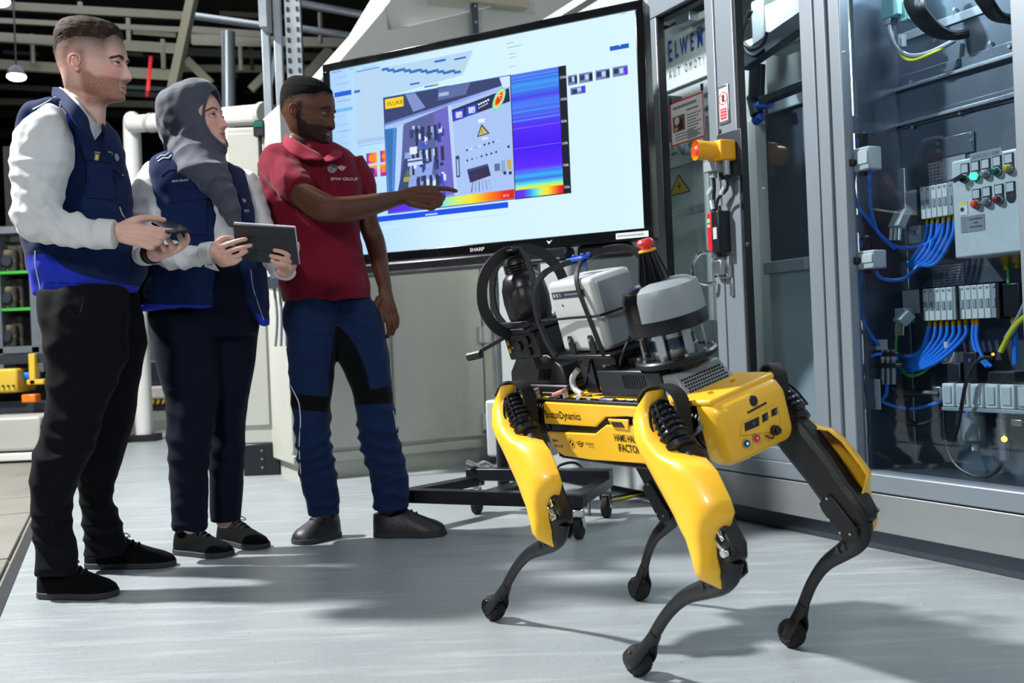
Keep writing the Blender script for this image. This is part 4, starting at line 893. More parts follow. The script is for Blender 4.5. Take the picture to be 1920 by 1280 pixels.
# valve terminals
def terminal(name, label, x0, y0, x1, y1, slope, n_v, d, first=.0):
    """manifold block: body + individual valve slices"""
    t = thing(name, label, 'valve block', at(x0, y1, d), None)
    a = cpt(x0, y0, d); b = cpt(x1, y0 + slope, d); bt = cpt(x0, y1, d)
    zt, zb_ = a[2], bt[2]; L_ = b[0] - a[0]
    g = G(CF); g.boxb((a[0], d + .02, zb_ + .008), (b[0], BK, zt - .008)); part('manifold', g, 'valve_grey', t, bev=.003)
    w_ = L_ / n_v
    for i in range(n_v):
        g = G(CF); g.boxb((a[0] + w_ * i + .001, d, zb_ + .004), (a[0] + w_ * (i + 1) - .0015, d + .03, zt)); v = part('valve', g, 'valve_white' if i % 6 < 5 else 'valve_grey', t, bev=.0015)
        g = G(CF); g.boxb((a[0] + w_ * (i + .25), d - .003, zb_ + (zt - zb_) * .35), (a[0] + w_ * (i + .75), d + .002, zb_ + (zt - zb_) * .6)); g.boxb((a[0] + w_ * (i + .3), d - .002, zt - .012), (a[0] + w_ * (i + .7), d + .002, zt - .006)); part('override', g, 'side_case', v)
    return t, a[0], L_, zt, zb_
t, x0, L_, zt, zb_ = terminal('valve_terminal', 'upper pneumatic valve block with blue hoses left of the control box', 1724, 352, 1786, 414, -12, 6, .2)
g = G(CF); g.boxb((x0 - .062, .2, zb_ + .02), (x0 - .004, BK, zt - .004)); part('end_block', g, 'valve_grey', t, bev=.004)
g = G(CF); g.boxb((x0 - .008, .195, zb_), (x0 + .0, BK, zt + .004)); part('end_clip', g, 'black_plastic', t)
g = G(CF)
for i in range(6): g.cyl((x0 + L_ * (i + .5) / 6, .215, zb_ + .006), (x0 + L_ * (i + .5) / 6, .215, zb_ - .016), .006, n=10)
stuffp(part('push_fitting', g, 'brass', t))
g = G(CF); g.boxb((x0 + .03, BK - .004, zt + .02), (x0 + L_ - .01, BK - .001, zt + .105)); lp_ = part('label_holder', g, 'side_case', t)
t, x0b, L2, zt2, zb2 = terminal('valve_terminal', 'lower long pneumatic valve block with twelve slices above the air service unit', 1729, 542, 1868, 604, -22, 12, .2)
g = G(CF); g.boxb((x0b - .085, .2, zb2 + .03), (x0b - .003, BK, zt2)); g.boxb((x0b - .075, .15, zb2 + .0), (x0b - .03, .2, zb2 + .05)); part('end_block', g, 'valve_grey', t, bev=.004)
g = G(CF); g.boxb((x0b + L2 + .002, .19, zb2), (x0b + L2 + .014, BK, zt2)); g.boxb((x0b + L2 * .49, .19, zb2 + .002), (x0b + L2 * .51, .2, zt2)); g.boxb((x0b - .004, .19, zb2), (x0b + .002, BK, zt2 + .003)); part('end_clip', g, 'black_plastic', t)
g = G(CF); g.boxb((x0b + L2 + .016, .2, zb2 + .004), (x0b + L2 + .075, BK, zt2 - .002)); part('bus_node', g, 'black_satin', t, bev=.004)
g = G(CF)
for i in range(24): g.boxb((x0b + L2 * (i + .3) / 24, .21, zt2), (x0b + L2 * (i + .7) / 24, .25, zt2 + .006))
stuffp(part('fin', g, 'black_plastic', t))
g = G(CF)
for i in (0, 1, 2, 3, 4, 5, 6, 7.2, 7.8): g.cyl((x0b + L2 * (i + .5) / 12, .215, zb2 + .006), (x0b + L2 * (i + .5) / 12, .215, zb2 - .018), .0065, n=10)
g.cyl((x0b + L2 + .04, .22, zb2 + .006), (x0b + L2 + .04, .22, zb2 - .03), .009, n=10)
stuffp(part('push_fitting', g, 'brass', t))
for p, q in (((1748, 500), (1807, 531)), ((1741, 308), (1781, 343))):
    a = cpt(*p, BK - .002); b = cpt(*q, BK - .002); tt = thing('label_sheet', 'grey type label sheet above the ' + ('lower' if p[1] > 400 else 'upper') + ' valve block', 'label', at(*q, BK))
    g = G(CF); g.boxb((a[0], BK - .003, b[2] - .004), (b[0], BK, a[2] + .002)); part('plate', g, 'side_case', tt)
    g = G(CF)
    for i in range(5):
        for j in range(7): g.boxb((a[0] + (b[0] - a[0]) * (i + .15) / 5, BK - .0035, b[2] + (a[2] - b[2]) * (j + .2) / 7), (a[0] + (b[0] - a[0]) * (i + .85) / 5, BK - .003, b[2] + (a[2] - b[2]) * (j + .6) / 7))
    stuffp(part('text_field', g, 'steel_back', tt, smooth=False))
def hose(name, lb, P, r, mat, cat='hose', grp=None):
    return solo(name, sg('tube', CF, [cpt(*p) for p in P], r, n=8), mat, lb, cat, grp)
# regulators on the side wall
for i, (kx, ky0, ky1, bx0, by0, bx1, by1, lb) in enumerate([(1617, 249, 279, 1604, 281, 1637, 318, 'upper pressure regulator with black knob on the side wall of the bay'), (1624, 442, 471, 1612, 472, 1646, 503, 'lower pressure regulator with black knob on the side wall of the bay')]):
    d = .07; k = cpt(kx, ky1, d); kt = cpt(kx, ky0, d); a = cpt(bx0, by0, d); b = cpt(bx1, by1, d)
    t = thing('pressure_regulator', lb, 'regulator', CF @ frame((k[0], d, b[2]), (1, 0, 0), (0, 1, 0), Z))
    g = G(CF); g.lathe([(.018, 0), (.02, .01), (.02, kt[2] - k[2] - .005), (.016, kt[2] - k[2])], (k[0], d, k[2]), n=20); part('knob', g, 'black_plastic', t)
    g = G(CF); g.boxb((k[0] - .005, d - .0215, k[2] + .012), (k[0] + .005, d - .018, k[2] + .035)); part('knob_mark', g, 'blue_knob', t)
    g = G(CF); g.boxb((SL + .006, d - .03, b[2]), (b[0] + .012, d + .03, k[2])); part('body', g, 'valve_white', t, bev=.005)
    g = G(CF); g.boxb((k[0] + .006, d - .034, b[2] + .02), (b[0] + .008, d - .029, k[2] - .012)); part('gauge', g, 'white_plate', t, bev=.002)
    g = G(CF); g.cyl((SL + .02, d - .03, b[2] + .03), (SL + .02, d - .05, b[2] + .03), .012, n=12); g.cyl((k[0], d, b[2]), (k[0], d, b[2] - .012), .013, n=12); part('fitting', g, 'black_plastic', t)
hose('blue_hose', 'blue air hose curving down from the upper regulator to the upper valve block', [(1604, 316, .07), (1600, 350, .06), (1608, 385, .07), (1632, 416, .1), (1655, 445, .14), (1685, 463, .18), (1720, 462, .2), (1752, 448, .2), (1765, 420, .21)], .0065, 'blue_hose')
hose('blue_hose', 'straight blue air hose dropping from the right side of the upper regulator', [(1632, 316, .07), (1630, 345, .07), (1632, 385, .08), (1640, 420, .11), (1650, 442, .14), (1678, 467, .17)], .006, 'blue_hose')
hose('blue_hose', 'blue air hose running from the lower regulator down the side wall', [(1615, 500, .07), (1612, 540, .06), (1616, 590, .07), (1634, 630, .1), (1662, 655, .14), (1700, 668, .18), (1728, 655, .2), (1742, 612, .2)], .0065, 'blue_hose')
hose('blue_hose', 'blue air hose looping from the lower regulator up towards the upper valve block', [(1642, 506, .07), (1654, 522, .1), (1690, 524, .15), (1715, 505, .18), (1738, 478, .19), (1748, 452, .2)], .0065, 'blue_hose')
hose('black_tube', 'thin black tube hanging beside the lower regulator', [(1606, 480, .06), (1602, 520, .06), (1604, 580, .07), (1618, 625, .09), (1640, 655, .12)], .003, 'black_plastic')
ORD = 'first second third fourth fifth sixth seventh eighth ninth'.split(); G1 = 'blue hoses below the upper valve block'; G2 = 'blue hoses below the lower valve block'
for i in range(6):
    x = x0 + L_ * (i + .5) / 6; w = np.array([x, .215, zb_ - .014])
    P = [w, w + (-.004, -.01, -.05), w + (-.03 - .004 * i, -.03, -.10 - .006 * i), w + (-.06 - .01 * i, -.03, -.135)]
    solo('blue_hose', sg('tube', CF, P, .0062, n=8), 'blue_hose', ORD[i] + ' blue hose from the left in the bunch hanging below the upper valve block', 'hose', G1)
for i, x in enumerate([0, 1, 2, 3, 4, 5, 6, 7.2, 7.8]):
    x = x0b + L2 * (x + .5) / 12; w = np.array([x, .215, zb2 - .016])
    if i < 7: P = [w, w + (-.004, -.008, -.04), w + (-.03 - .01 * i, -.02 - .004 * i, -.09 - .005 * i), w + (-.075 - .03 * i, -.02, -.115 - .006 * i), w + (-.11 - .035 * i, -.01, -.12 - .004 * i)]
    else: P = [w, w + (.004, -.01, -.05), w + (.03, -.02, -.10), w + (.06, -.02, -.13)]
    solo('blue_hose', sg('tube', CF, P, .0066, n=8), 'blue_hose', ORD[i] + ' blue hose from the left in the bunch below the lower valve block', 'hose', G2)
w = np.array([x0b + L2 + .04, .22, zb2 - .03]); solo('blue_hose', sg('tube', CF, [w, w + (0, 0, -.05), w + (-.002, 0, -.11)], .0085, n=8), 'blue_hose', 'single straight blue hose under the dark end of the lower valve block', 'hose')
# fittings on side wall, loop
t = thing('flow_sensor', 'small manifold of chrome fittings with black clamp low on the side wall', 'fitting', at(1665, 690, .13))
for px in (1656, 1666, 1676):
    a, b = cpt(px, 655, .13), cpt(px, 720, .13); g = G(CF); g.cyl(a, b, .0085, n=12); g.cyl(a + (0, 0, -.02), a + (0, 0, -.035), .012, n=6); part('cartridge', g, 'silver', t)
bp_(t, 'clamp', (1640, 681), (1690, 690), .115, .03, 'black_plastic'); bp_(t, 'clamp', (1648, 660), (1684, 668), .115, .03, 'black_plastic')
hose('blue_hose', 'blue air hose forming a wide loop around the chrome fittings', [(1655, 663, .12), (1634, 668, .1), (1619, 690, .085), (1618, 720, .085), (1630, 742, .1), (1650, 750, .12), (1662, 738, .13), (1664, 715, .13)], .0062, 'blue_hose')
hose('blue_hose', 'blue air hose running low along the back to the air service unit', [(1650, 752, .12), (1680, 762, .16), (1720, 765, .2), (1765, 752, .2)], .006, 'blue_hose')
hose('grey_hose', 'thick dark hose entering the left side of the air service unit', [(1668, 728, .16), (1700, 735, .18), (1735, 737, .2), (1764, 738, .2)], .014, 'black_plastic')
t = thing('regulator_label', 'white label with blue heading hanging beside the hose loop', 'label', at(1618, 772, .1)); bp_(t, 'card', (1619, 710), (1652, 768), .105, .002, 'white_plate')
g = G(CF); g.plane((0, .1045, 0), (1, 0, 0), (0, 0, 1)); g.pw = np.array([0, -1., 0]); a = cp(1624, 725, .1045); g.txt('FESTO', a[0], a[1], .018, H('2a8ad0'), sx=.9)
for i in range(5): g.rect(a[0] + .01, a[1] - .045 - i * .008, a[0] + .045, a[1] - .042 - i * .008, H('6a7278'))
part('print', g, 'print_matt', t, smooth=False)
t = thing('small_label', 'small blank white label on the side wall above the hose loop', 'label', at(1634, 658, .1)); bp_(t, 'card', (1634, 637), (1664, 656), .12, .002, 'white_plate')
for p, q, lb in (((1607, 224), (1616, 246), 'upper'), ((1597, 424), (1620, 440), 'lower')):
    pass
for lb, y in (('upper', 232), ('lower', 420)):
    t = thing('rivet_plate', 'thin steel plate with rivets on the side wall, %s one' % lb, 'plate', CF @ frame((SL, .05, cpt(1600, y, .05)[2]), (1, 0, 0), (0, 1, 0), Z)); z = cpt(1600, y, .05)[2]
    g = G(CF); g.boxb((SL + .006, .035, z - .03), (SL + .008, .16, z + .03)); part('plate', g, 'steel_back', t, bev=.001)
    for dd in (.045, .15):
        for zz in (z - .022, z + .022): g = G(CF); g.cyl((SL + .008, dd, zz), (SL + .011, dd, zz), .004, n=6); part('rivet', g, 'steel_back', t)
# air service unit
t = thing('air_service_unit', 'row of white air service modules along the bottom of the bay', 'air unit', at(1763, 764, .17))
a = cpt(1764, 718, .17); b = cpt(1764, 762, .17); zt, zb_ = a[2], b[2]; xx = a[0]
for i, px in enumerate((1765, 1791, 1818, 1845, 1873, 1905)):
    s = cpt(px, 720, .17)[0]; e = cpt([1789, 1816, 1843, 1871, 1902, 1935][i], 720, .17)[0]
    g = G(CF); g.boxb((s, .17, zb_), (e - .002, BK, zt)); m_ = part('module', g, 'valve_white' if i < 5 else 'side_case', t, bev=.005)
    g = G(CF); g.boxb((s + .008, .166, zb_ + .012), (e - .012, .17, zt - .008)); part('face_plate', g, 'white_plate', m_, bev=.002)
g = G(CF); g.boxb((xx, .168, zb_ - .012), (xx + .42, BK, zb_)); part('bracket', g, 'side_case', t, bev=.002)
bp_(t, 'cap', (1774, 680), (1802, 716), .18, .07, 'black_plastic'); bp_(t, 'cap', (1805, 660), (1832, 714), .18, .07, 'black_plastic'); bp_(t, 'cap', (1850, 696), (1903, 716), .18, .07, 'black_plastic'); bp_(t, 'cap_stripe', (1797, 680), (1800, 706), .177, .004, 'blue_knob'); bp_(t, 'cap_stripe', (1815, 672), (1820, 680), .177, .004, 'blue_knob')
bp_(t, 'side_block', (1748, 724), (1764, 752), .19, .05, 'silver')
a = cpt(1821, 770, .2); b = cpt(1821, 830, .2); g = G(CF); g.lathe([(.026, 0), (.036, .01), (.036, a[2] - b[2])], (a[0], .21, b[2]), n=20); part('bowl', g, 'clear_bowl', t)
g = G(CF); g.cyl((a[0], .21, b[2]), (a[0], .21, b[2] - .025), .01, n=12); part('drain', g, 'valve_white', t)
bp_(t, 'sight_strip', (1808, 768), (1815, 782), .168, .006, 'blue_knob')
a = cpt(1792, 775, .2); b = cpt(1792, 828, .2); g = G(CF); g.cyl((a[0], .22, a[2]), (a[0], .22, b[2]), .014, n=14); part('filter_tube', g, 'silver', t)
a = cpt(1877, 768, .2); b = cpt(1878, 862, .2); g = G(CF); g.cyl((a[0], .21, a[2] + .01), (a[0], .21, a[2] - .04), .018, n=14); g.cyl((a[0], .21, a[2] - .03), (a[0], .21, b[2]), .021, n=16); part('solenoid', g, 'silver', t)
g = G(CF); c = cpt(1883, 823, .18); g.sph(c, .009, 10, 6); part('signal_led', g, 'lamp_yellow', t)
g = G(CF); c = cpt(1862, 578 + 86, .18); g.sph(c, .005, 8, 5); part('signal_led', g, 'lamp_orange', t)
bp_(t, 'pressure_switch', (1893, 787), (1925, 826), .18, .06, 'black_satin'); bp_(t, 'switch_plate', (1895, 786), (1916, 799), .177, .004, 'silver')
bp_(t, 'valve_block', (1764, 660), (1790, 682), .2, .05, 'valve_white'); g = G(CF); c = cpt(1776, 652, .2); g.cyl(c, c + (0, 0, .02), .01, n=10); part('valve_knob', g, 'valve_white', t)
g = G(CF); a = cpt(1700, 688, .19); g.sph(a, .006, 8, 5); o = part('signal_led', g, 'lamp_orange', t)
# wires
W = [('green_wire', 'green wire curving down from the lower block connector', [(1682, 628, .2), (1680, 650, .19), (1684, 680, .18), (1700, 702, .18), (1720, 703, .18), (1740, 690, .19), (1752, 672, .2)], .005, 'green_wire'),
 ('black_cable', 'black cable sagging between the chrome fittings and the air service unit', [(1652, 712, .12), (1650, 745, .12), (1672, 778, .15), (1712, 796, .17), (1745, 790, .18), (1768, 768, .19)], .006, 'black_plastic'),
 ('black_cable', 'thin black cable hooking down from a white connector', [(1724, 708, .18), (1712, 735, .18), (1702, 765, .18), (1706, 785, .18), (1720, 795, .17)], .004, 'black_plastic'),
 ('black_cable', 'black cable rising from under the air service unit to a white tagged plug', [(1782, 838, .15), (1796, 800, .15), (1804, 755, .14), (1812, 715, .14), (1822, 690, .15), (1840, 672, .16), (1862, 670, .17)], .006, 'black_plastic'),
 ('black_cable', 'long black cable looping along the floor of the bay to the solenoid', [(1770, 770, .19), (1771, 810, .18), (1778, 845, .17), (1796, 875, .16), (1830, 893, .15), (1862, 888, .15), (1880, 868, .16)], .006, 'black_plastic'),
 ('green_wire', 'green wire hanging from the gland below the control box', [(1889, 494, .24), (1891, 530, .23), (1898, 570, .22), (1897, 605, .22)], .005, 'green_wire'),
 ('yellow_wire', 'yellow and green cable entering the bay from the right edge', [(1925, 590, .18), (1905, 610, .19), (1888, 636, .2), (1876, 660, .2)], .008, 'yellow_wire'),
 ('grey_cable', 'grey cable entering the bay from the right above the yellow cable', [(1925, 560, .19), (1906, 600, .2), (1885, 634, .2)], .006, 'grey_hose'),
 ('grey_cable', 'grey cable hanging from the turquoise connector at the top of the bay', [(1667, 48, .15), (1671, 70, .15), (1682, 90, .16), (1705, 104, .18), (1740, 100, .2), (1790, 76, .26)], .008, 'grey_hose'),
 ('yellow_wire', 'yellow green earth wire bundled below the grey cable at the top', [(1684, 92, .16), (1692, 106, .17), (1712, 113, .18), (1745, 101, .2), (1780, 84, .25)], .005, 'yellow_wire')]
for n_, lb, P, r, m_ in W: hose(n_, lb, P, r, m_, 'cable')
t = thing('cable_bundle', 'thick black cable bundle sweeping down into the back plate at the top', 'cable', at(1760, 60, .2))
for k in range(5):
    g = G(CF); o_ = 6 * k; g.tube([cpt(1700 + o_ * 1.3, -30, .13 + .01 * k), cpt(1704 + o_, 10, .13), cpt(1722 + o_ * .8, 40 - k * 2, .15), cpt(1750 + o_ * .5, 62 - k * 2, .18), cpt(1785, 68 - k, .22), cpt(1812, 64 - k, .275)], .0135, n=8); part('strand', g, 'black_plastic', t)
t = thing('cable_bundle', 'second thick black cable bundle at the top right corner of the bay', 'cable', at(1870, 30, .2))
for k in range(3):
    g = G(CF); g.tube([cpt(1820 + 8 * k, -30, .14), cpt(1842 + 7 * k, 5, .15), cpt(1864 + 5 * k, 30, .2), cpt(1900, 36 + k, .275)], .015, n=8); part('strand', g, 'black_plastic', t)
t = thing('bus_connector', 'turquoise plug connector hanging at the top left of the bay', 'connector', at(1670, 30, .14)); bp_(t, 'plug', (1651, -20), (1683, 26), .15, .05, 'teal_block'); bp_(t, 'plug_end', (1684, 5), (1702, 36), .17, .05, 'teal_block'); bp_(t, 'hood', (1655, 26), (1670, 44), .155, .035, 'silver')
g = G(CF); c = cpt(1668, 44, .17); g.cyl(c, c - (0, 0, .025), .01, n=10); part('gland', g, 'chrome', t)
for px, py in ((1673, 70), (1687, 76), (1695, 76)):
    c = cpt(px, py, .17); g = G(CF); g.cyl(c + (0, 0, .02), c - (0, 0, .02), .007, n=8); g2 = part('cable_tag', g, 'white_plate', t)
t = thing('cable_gland', 'brass cable glands under the control box', 'gland', at(1889, 492, .24))
for px, py in ((1886, 488), (1906, 484)):
    c = cpt(px, py, .24); g = G(CF); g.cyl(c + (0, 0, .015), c - (0, 0, .012), .014, n=6); g.cyl(c - (0, 0, .01), c - (0, 0, .03), .009, n=12); part('gland', g, 'brass', t)
t = thing('multi_connector', 'angled grey connector with chrome pins left of the upper valve block', 'connector', at(1685, 440, .15))
g = G(CF); a, b = cpt(1694, 396, .17), cpt(1680, 428, .14); g.beam(a, b, .06, .03); part('hood', g, 'valve_grey', t, bev=.004)
for i in range(3): a = cpt(1672 + i * 8, 424, .14); b = cpt(1670 + i * 8, 450, .14); g = G(CF); g.cyl(a, b, .0055, n=8); part('pin', g, 'valve_white', t)
t = thing('multi_connector', 'angled grey connector with chrome pins left of the lower valve block', 'connector', at(1685, 630, .15))
g = G(CF); a, b = cpt(1703, 588, .17), cpt(1686, 606, .14); g.beam(a, b, .06, .035); part('hood', g, 'valve_grey', t, bev=.004)
for i in range(3): a = cpt(1681 + i * 6, 606, .14); b = cpt(1680 + i * 6, 628, .14); g = G(CF); g.cyl(a, b, .0055, n=8); part('pin', g, 'chrome', t)
t = thing('relay_module', 'small grey relay module under the upper valve block', 'module', at(1715, 450, .2)); bp_(t, 'housing', (1702, 425), (1726, 455), .2, .06, 'valve_grey'); bp_(t, 'terminal', (1706, 432), (1720, 440), .195, .01, 'silver')
s, z = cp(1583, 98); cb('button_stud', (s - .008, -.006, z - .004), (s + .008, .0, z + .004), 'silver')
# neighbouring walls that shut the scene in on the right and behind the lens
g = G(); g.boxb((4.4, -3.5, 0), (4.5, 9, 5.6)); struct('wall_right', g, 'machine_grey')
# ------------------------------------------------------------------ four-legged robot
RC = np.array([.290, 2.457, .5555]); YAW = math.radians(-58.8)
RF = ypr(RC, YAW, 0, math.radians(14.8))
BX, BY, BZ = RF[:3, 0], RF[:3, 1], RF[:3, 2]
FW = np.array([math.cos(YAW), math.sin(YAW), 0]); LT = np.array([-FW[1], FW[0], 0])
def ry(px, py, y):                                   # on the body plane y: (x, z)
    P = onp(px, py, RC + y * BY, BY) - RC; return P @ BX, P @ BZ
def rx(px, py, x):                                   # on the body plane x: (y, z)
    P = onp(px, py, RC + x * BX, BX) - RC; return P @ BY, P @ BZ
rob = thing('robot_dog', 'yellow four-legged walking robot carrying sensor equipment on its back', 'robot', ypr((RC[0], RC[1], 0), YAW))
WR = WM[rob.name]
def rp(name, g, mat, par=rob, **k): return part(name, g, mat, par, **k)
def rbx(name, a, b, mat, par=rob, bev=.004, **k):
    g = G(RF); g.boxb(a, b); return part(name, g, mat, par, bev=bev, **k)
def rrect(w, zb, zt, r, n=5):
    P = []
    for cx, cz, a0 in ((w - r, zt - r, 0), (-w + r, zt - r, 90), (-w + r, zb + r, 180), (w - r, zb + r, 270)):
        for i in range(n): a = math.radians(a0 + 90 * i / (n - 1)); P.append((cx + r * math.cos(a), cz + r * math.sin(a)))
    return P
# core
g = G(RF); g.loft([[(x, a, b) for a, b in rrect(w, zb, zt, .03)] for x, w, zb, zt in ((-.40, .06, -.06, .03), (-.385, .078, -.082, .045), (.37, .078, -.082, .05), (.385, .07, -.07, .04))]); core = rp('chassis', g, 'black_plastic')
UP = [(1018, 750), (1016, 770), (1022, 794), (1118, 800), (1137, 781.5), (1176, 780.6), (1230, 786), (1235, 771), (1180, 762)]
LO = [(1026.6, 809), (1034, 831), (1041.7, 841.7), (1059, 854), (1110, 862), (1201, 868), (1250, 874), (1262, 800), (1137, 796.5), (1116, 813)]
up = [ry(*p, -.098) for p in UP]; lo = [ry(*p, -.098) for p in LO]
up[0] = (-.235, .052); up[1] = (-.24, .035); up[-1] = (.18, .052); up[-2] = (.24, .05)
for sgn in (-1, 1):
    for nme, P, ins in (('side_panel', up, .004), ('side_panel', lo, .004)):
        g = G(RF); g.prism(P, (0, sgn * .092, 0), (1, 0, 0), (0, 0, 1), .009, w=(0, sgn, 0)); rp(nme, g, 'yellow', bev=.003)
    g = G(RF); g.boxb((-.24, sgn * .085, -.1) if sgn > 0 else (-.24, -.092, -.1), (.24, .092, .05) if sgn > 0 else (.24, -.085, .05)); rp('side_frame', g, 'black_plastic')
g = G(RF); g.boxb((-.235, -.094, -.105), (.24, .094, -.09)); rp('belly_plate', g, 'black_plastic', bev=.01)
# vent on the side panel
a = ry(1145, 787, -.102); b = ry(1178, 802, -.102)
g = G(RF); g.prism([ry(1141, 784, -.1), ry(1180, 786, -.1), ry(1180, 806, -.1), ry(1152, 803, -.1)], (0, -.100, 0), (1, 0, 0), (0, 0, 1), .004, w=(0, -1, 0)); vt = rp('vent_frame', g, 'yellow', bev=.002)
g = G(RF); g.prism([ry(1147, 789, -.1), ry(1168, 790, -.1), ry(1174, 800, -.1), ry(1154, 799, -.1)], (0, -.1045, 0), (1, 0, 0), (0, 0, 1), .001, w=(0, -1, 0)); rp('vent_opening', g, 'black_gloss', vt)
# lettering
g = G(RF); g.plane((0, -.1012, 0), (1, 0, 0), (0, 0, 1)); g.pw = np.array([0, -1., 0]); K = H('15130c')
def T(s, px, py, size, sx=1, col=K, bold=.015, **k): a = ry(px, py, -.1012); g.txt(s, a[0], a[1], size, col, sx=sx, bold=bold, **k)
T('BostonDynamics', 1023.5, 782.5, .0285, .82, bold=.02)
T('BMW', 1036, 828, .0125, 1.0); T('GROUP', 1039.5, 837.5, .0125, 1.0)
def roundel(g, x, y, r, k, bg, q1=None):
    g.disc(x, y, r, k, 28); g.disc(x, y, r * .9, bg, 28); g.disc(x, y, r * .64, k, 28)
    for i in range(4):
        P = [(x, y)] + [(x + r * .56 * math.cos(a), y + r * .56 * math.sin(a)) for a in np.linspace(i * np.pi / 2, (i + 1) * np.pi / 2, 7)]
        g.poly(P, (bg if i % 2 == 0 else (q1 or k)))
def wings(g, x, y, w, k, bg):
    g.disc(x, y, w * .24, k, 20); g.disc(x, y, w * .17, bg, 20); g.rect(x - w * .2, y - w * .04, x + w * .2, y + w * .04, k)
    for s in (-1, 1):
        for i in range(3): g.poly([(x + s * w * .24, y + w * (.12 - .1 * i)), (x + s * w * (.5 - .05 * i), y + w * (.18 - .1 * i)), (x + s * w * (.48 - .06 * i), y + w * (.13 - .1 * i)), (x + s * w * .24, y + w * (.07 - .1 * i))][::s], k)
YB = H('f2b210')
x, z = ry(1071.5, 830.5, -.1012); roundel(g, x, z, .0135, K, YB)
x, z = ry(1088, 832, -.1012); wings(g, x, z, .034, K, YB)
T('ROLLS-ROYCE', 1098.5, 833, .0085, .62); T('MOTOR CARS', 1105, 838.5, .0045, .7)
T('HAMS HALL', 1153.5, 826, .0255, .66); T('iFACTORY', 1161, 845.5, .0275, .74)
rp('lettering', g, 'print_matt', smooth=False)
# deck
rbx('deck', (-.385, -.075, .048), (.30, .075, .060), 'yellow', bev=.004)
for s in (-1, 1):
    rbx('mount_rail', (-.235, s * .086 - .010, .050), (.19, s * .086 + .010, .060), 'black_plastic', bev=.002)
    g = G(RF)
    for i in range(12): g.boxb((-.21 + i * .033, s * .086 - .008, .0602), (-.207 + i * .033, s * .086 + .008, .0618))
    stuffp(rp('rail_notch', g, 'black_satin', smooth=False))
rbx('tail_cap', (-.41, -.085, -.02), (-.375, .085, .055), 'yellow', bev=.014, seg=3)
g = G(RF); g.loft([[(x, a, b) for a, b in rrect(w, zb, zt, r, 6)] for x, w, zb, zt, r in ((.352, .098, -.064, .068, .012), (.37, .101, -.071, .070, .018), (.395, .101, -.072, .064, .024), (.410, .095, -.069, .054, .026), (.4165, .084, -.062, .044, .022))]); head = rp('head_shell', g, 'yellow', ang=1.2)
g = G(RF); g.prism([(-.075, .235), (-.097, .285), (-.101, .36), (-.095, .395), (.095, .395), (.101, .36), (.097, .285), (.075, .235)], (0, 0, .060), (0, 1, 0), (1, 0, 0), .014, w=(0, 0, 1)); rp('hood', g, 'yellow', bev=.005)
g = G(RF)
for px, py in ((1374, 714), (1332, 736.5)):
    P = onp(px, py, RC + BZ * .075, BZ) - RC; x, y = P @ BX, P @ BY; g.cyl((x, y, .073), (x, y, .077), .006, n=12)
stuffp(rp('screw', g, 'brass'))
fx = .4172
def quadf(P, name, mat, th=.002, par=head):
    g = G(RF); g.prism([rx(*p, fx) for p in P], (fx, 0, 0), (0, 1, 0), (0, 0, 1), th, w=(1, 0, 0)); return rp(name, g, mat, par, smooth=False)
P0 = [(1388, 800), (1392, 792), (1452, 758), (1458, 760), (1463, 797), (1459, 805), (1396, 818)]
quadf([(1387, 805), (1391, 791), (1452, 757.5), (1459.5, 761), (1463, 800), (1457, 808), (1388, 817)], 'panel_outline', 'machine_yellow', .0006)
quadf([(1388.5, 805), (1392.5, 792), (1452, 759), (1458, 762), (1461.5, 799), (1456, 806.5), (1389.5, 815.5)], 'face_panel', 'yellow', .0012)
for P in ([(1395, 793), (1422, 780.6), (1422.4, 797.5), (1396, 808.7)], [(1427.5, 778), (1438, 772), (1439, 786), (1429, 792)], [(1445, 768), (1455.6, 763), (1456, 776.4), (1445.7, 781)]):
    w_ = quadf(P, 'camera_window', 'black_gloss', .002); m = np.mean([rx(*p, fx) for p in P], 0)
    g = G(RF); g.cyl((fx + .002, m[0] + .004, m[1]), (fx + .0035, m[0] + .004, m[1]), .0045, n=14); rp('lens', g, 'lidar_blue', w_)
for (px, py), m1, m2 in (((1398, 831), 'silver', 'led_blue'), ((1416.8, 821), 'silver', 'led_red')):
    y, z = rx(px, py, fx); g = G(RF); g.cyl((fx, y, z), (fx + .004, y, z), .0095, n=22); b_ = rp('power_button', g, m1, head)
    g = G(RF); g.cyl((fx + .004, y, z), (fx + .0055, y, z), .0072, n=20); c_ = rp('button_face', g, 'black_gloss' if 'blue' in m2 else 'red_paint', b_)
    g = G(RF); g.cyl((fx + .0055, y, z), (fx + .006, y, z), .0032, n=12); rp('button_glow', g, m2, b_)
y, z = rx(1450, 806, fx); g = G(RF); g.cyl((fx, y, z), (fx + .012, y, z), .0115, n=8); g.cyl((fx + .012, y, z), (fx + .018, y, z), .008, n=8); rp('port_plug', g, 'black_plastic', head, bev=.002)
g = G(RF); g.tube([(fx + .004, y, z), (fx + .008, y - .014, z - .012), (fx + .005, y - .022, z - .008), (fx + .003, y - .027, z - .002)], .002, n=6); rp('plug_tether', g, 'black_plastic', head)
y, z = rx(1406, 753, .405); g = G(RF); g.cyl((.398, y, z), (.418, y, z + .003), .012, n=8); g.boxb((.402, y - .002, z - .008), (.414, y + .022, z - .0)); rp('port_plug', g, 'black_plastic', head, bev=.002)
quadf([(1401, 772), (1436, 753), (1437, 756), (1402, 775)], 'slot', 'black_plastic', .0012)
y, z = rx(1431, 742, .41); g = G(RF); g.boxb((.395, y - .012, z - .008), (.412, y + .012, z + .008)); rp('latch_recess', g, 'machine_yellow', head, bev=.004)
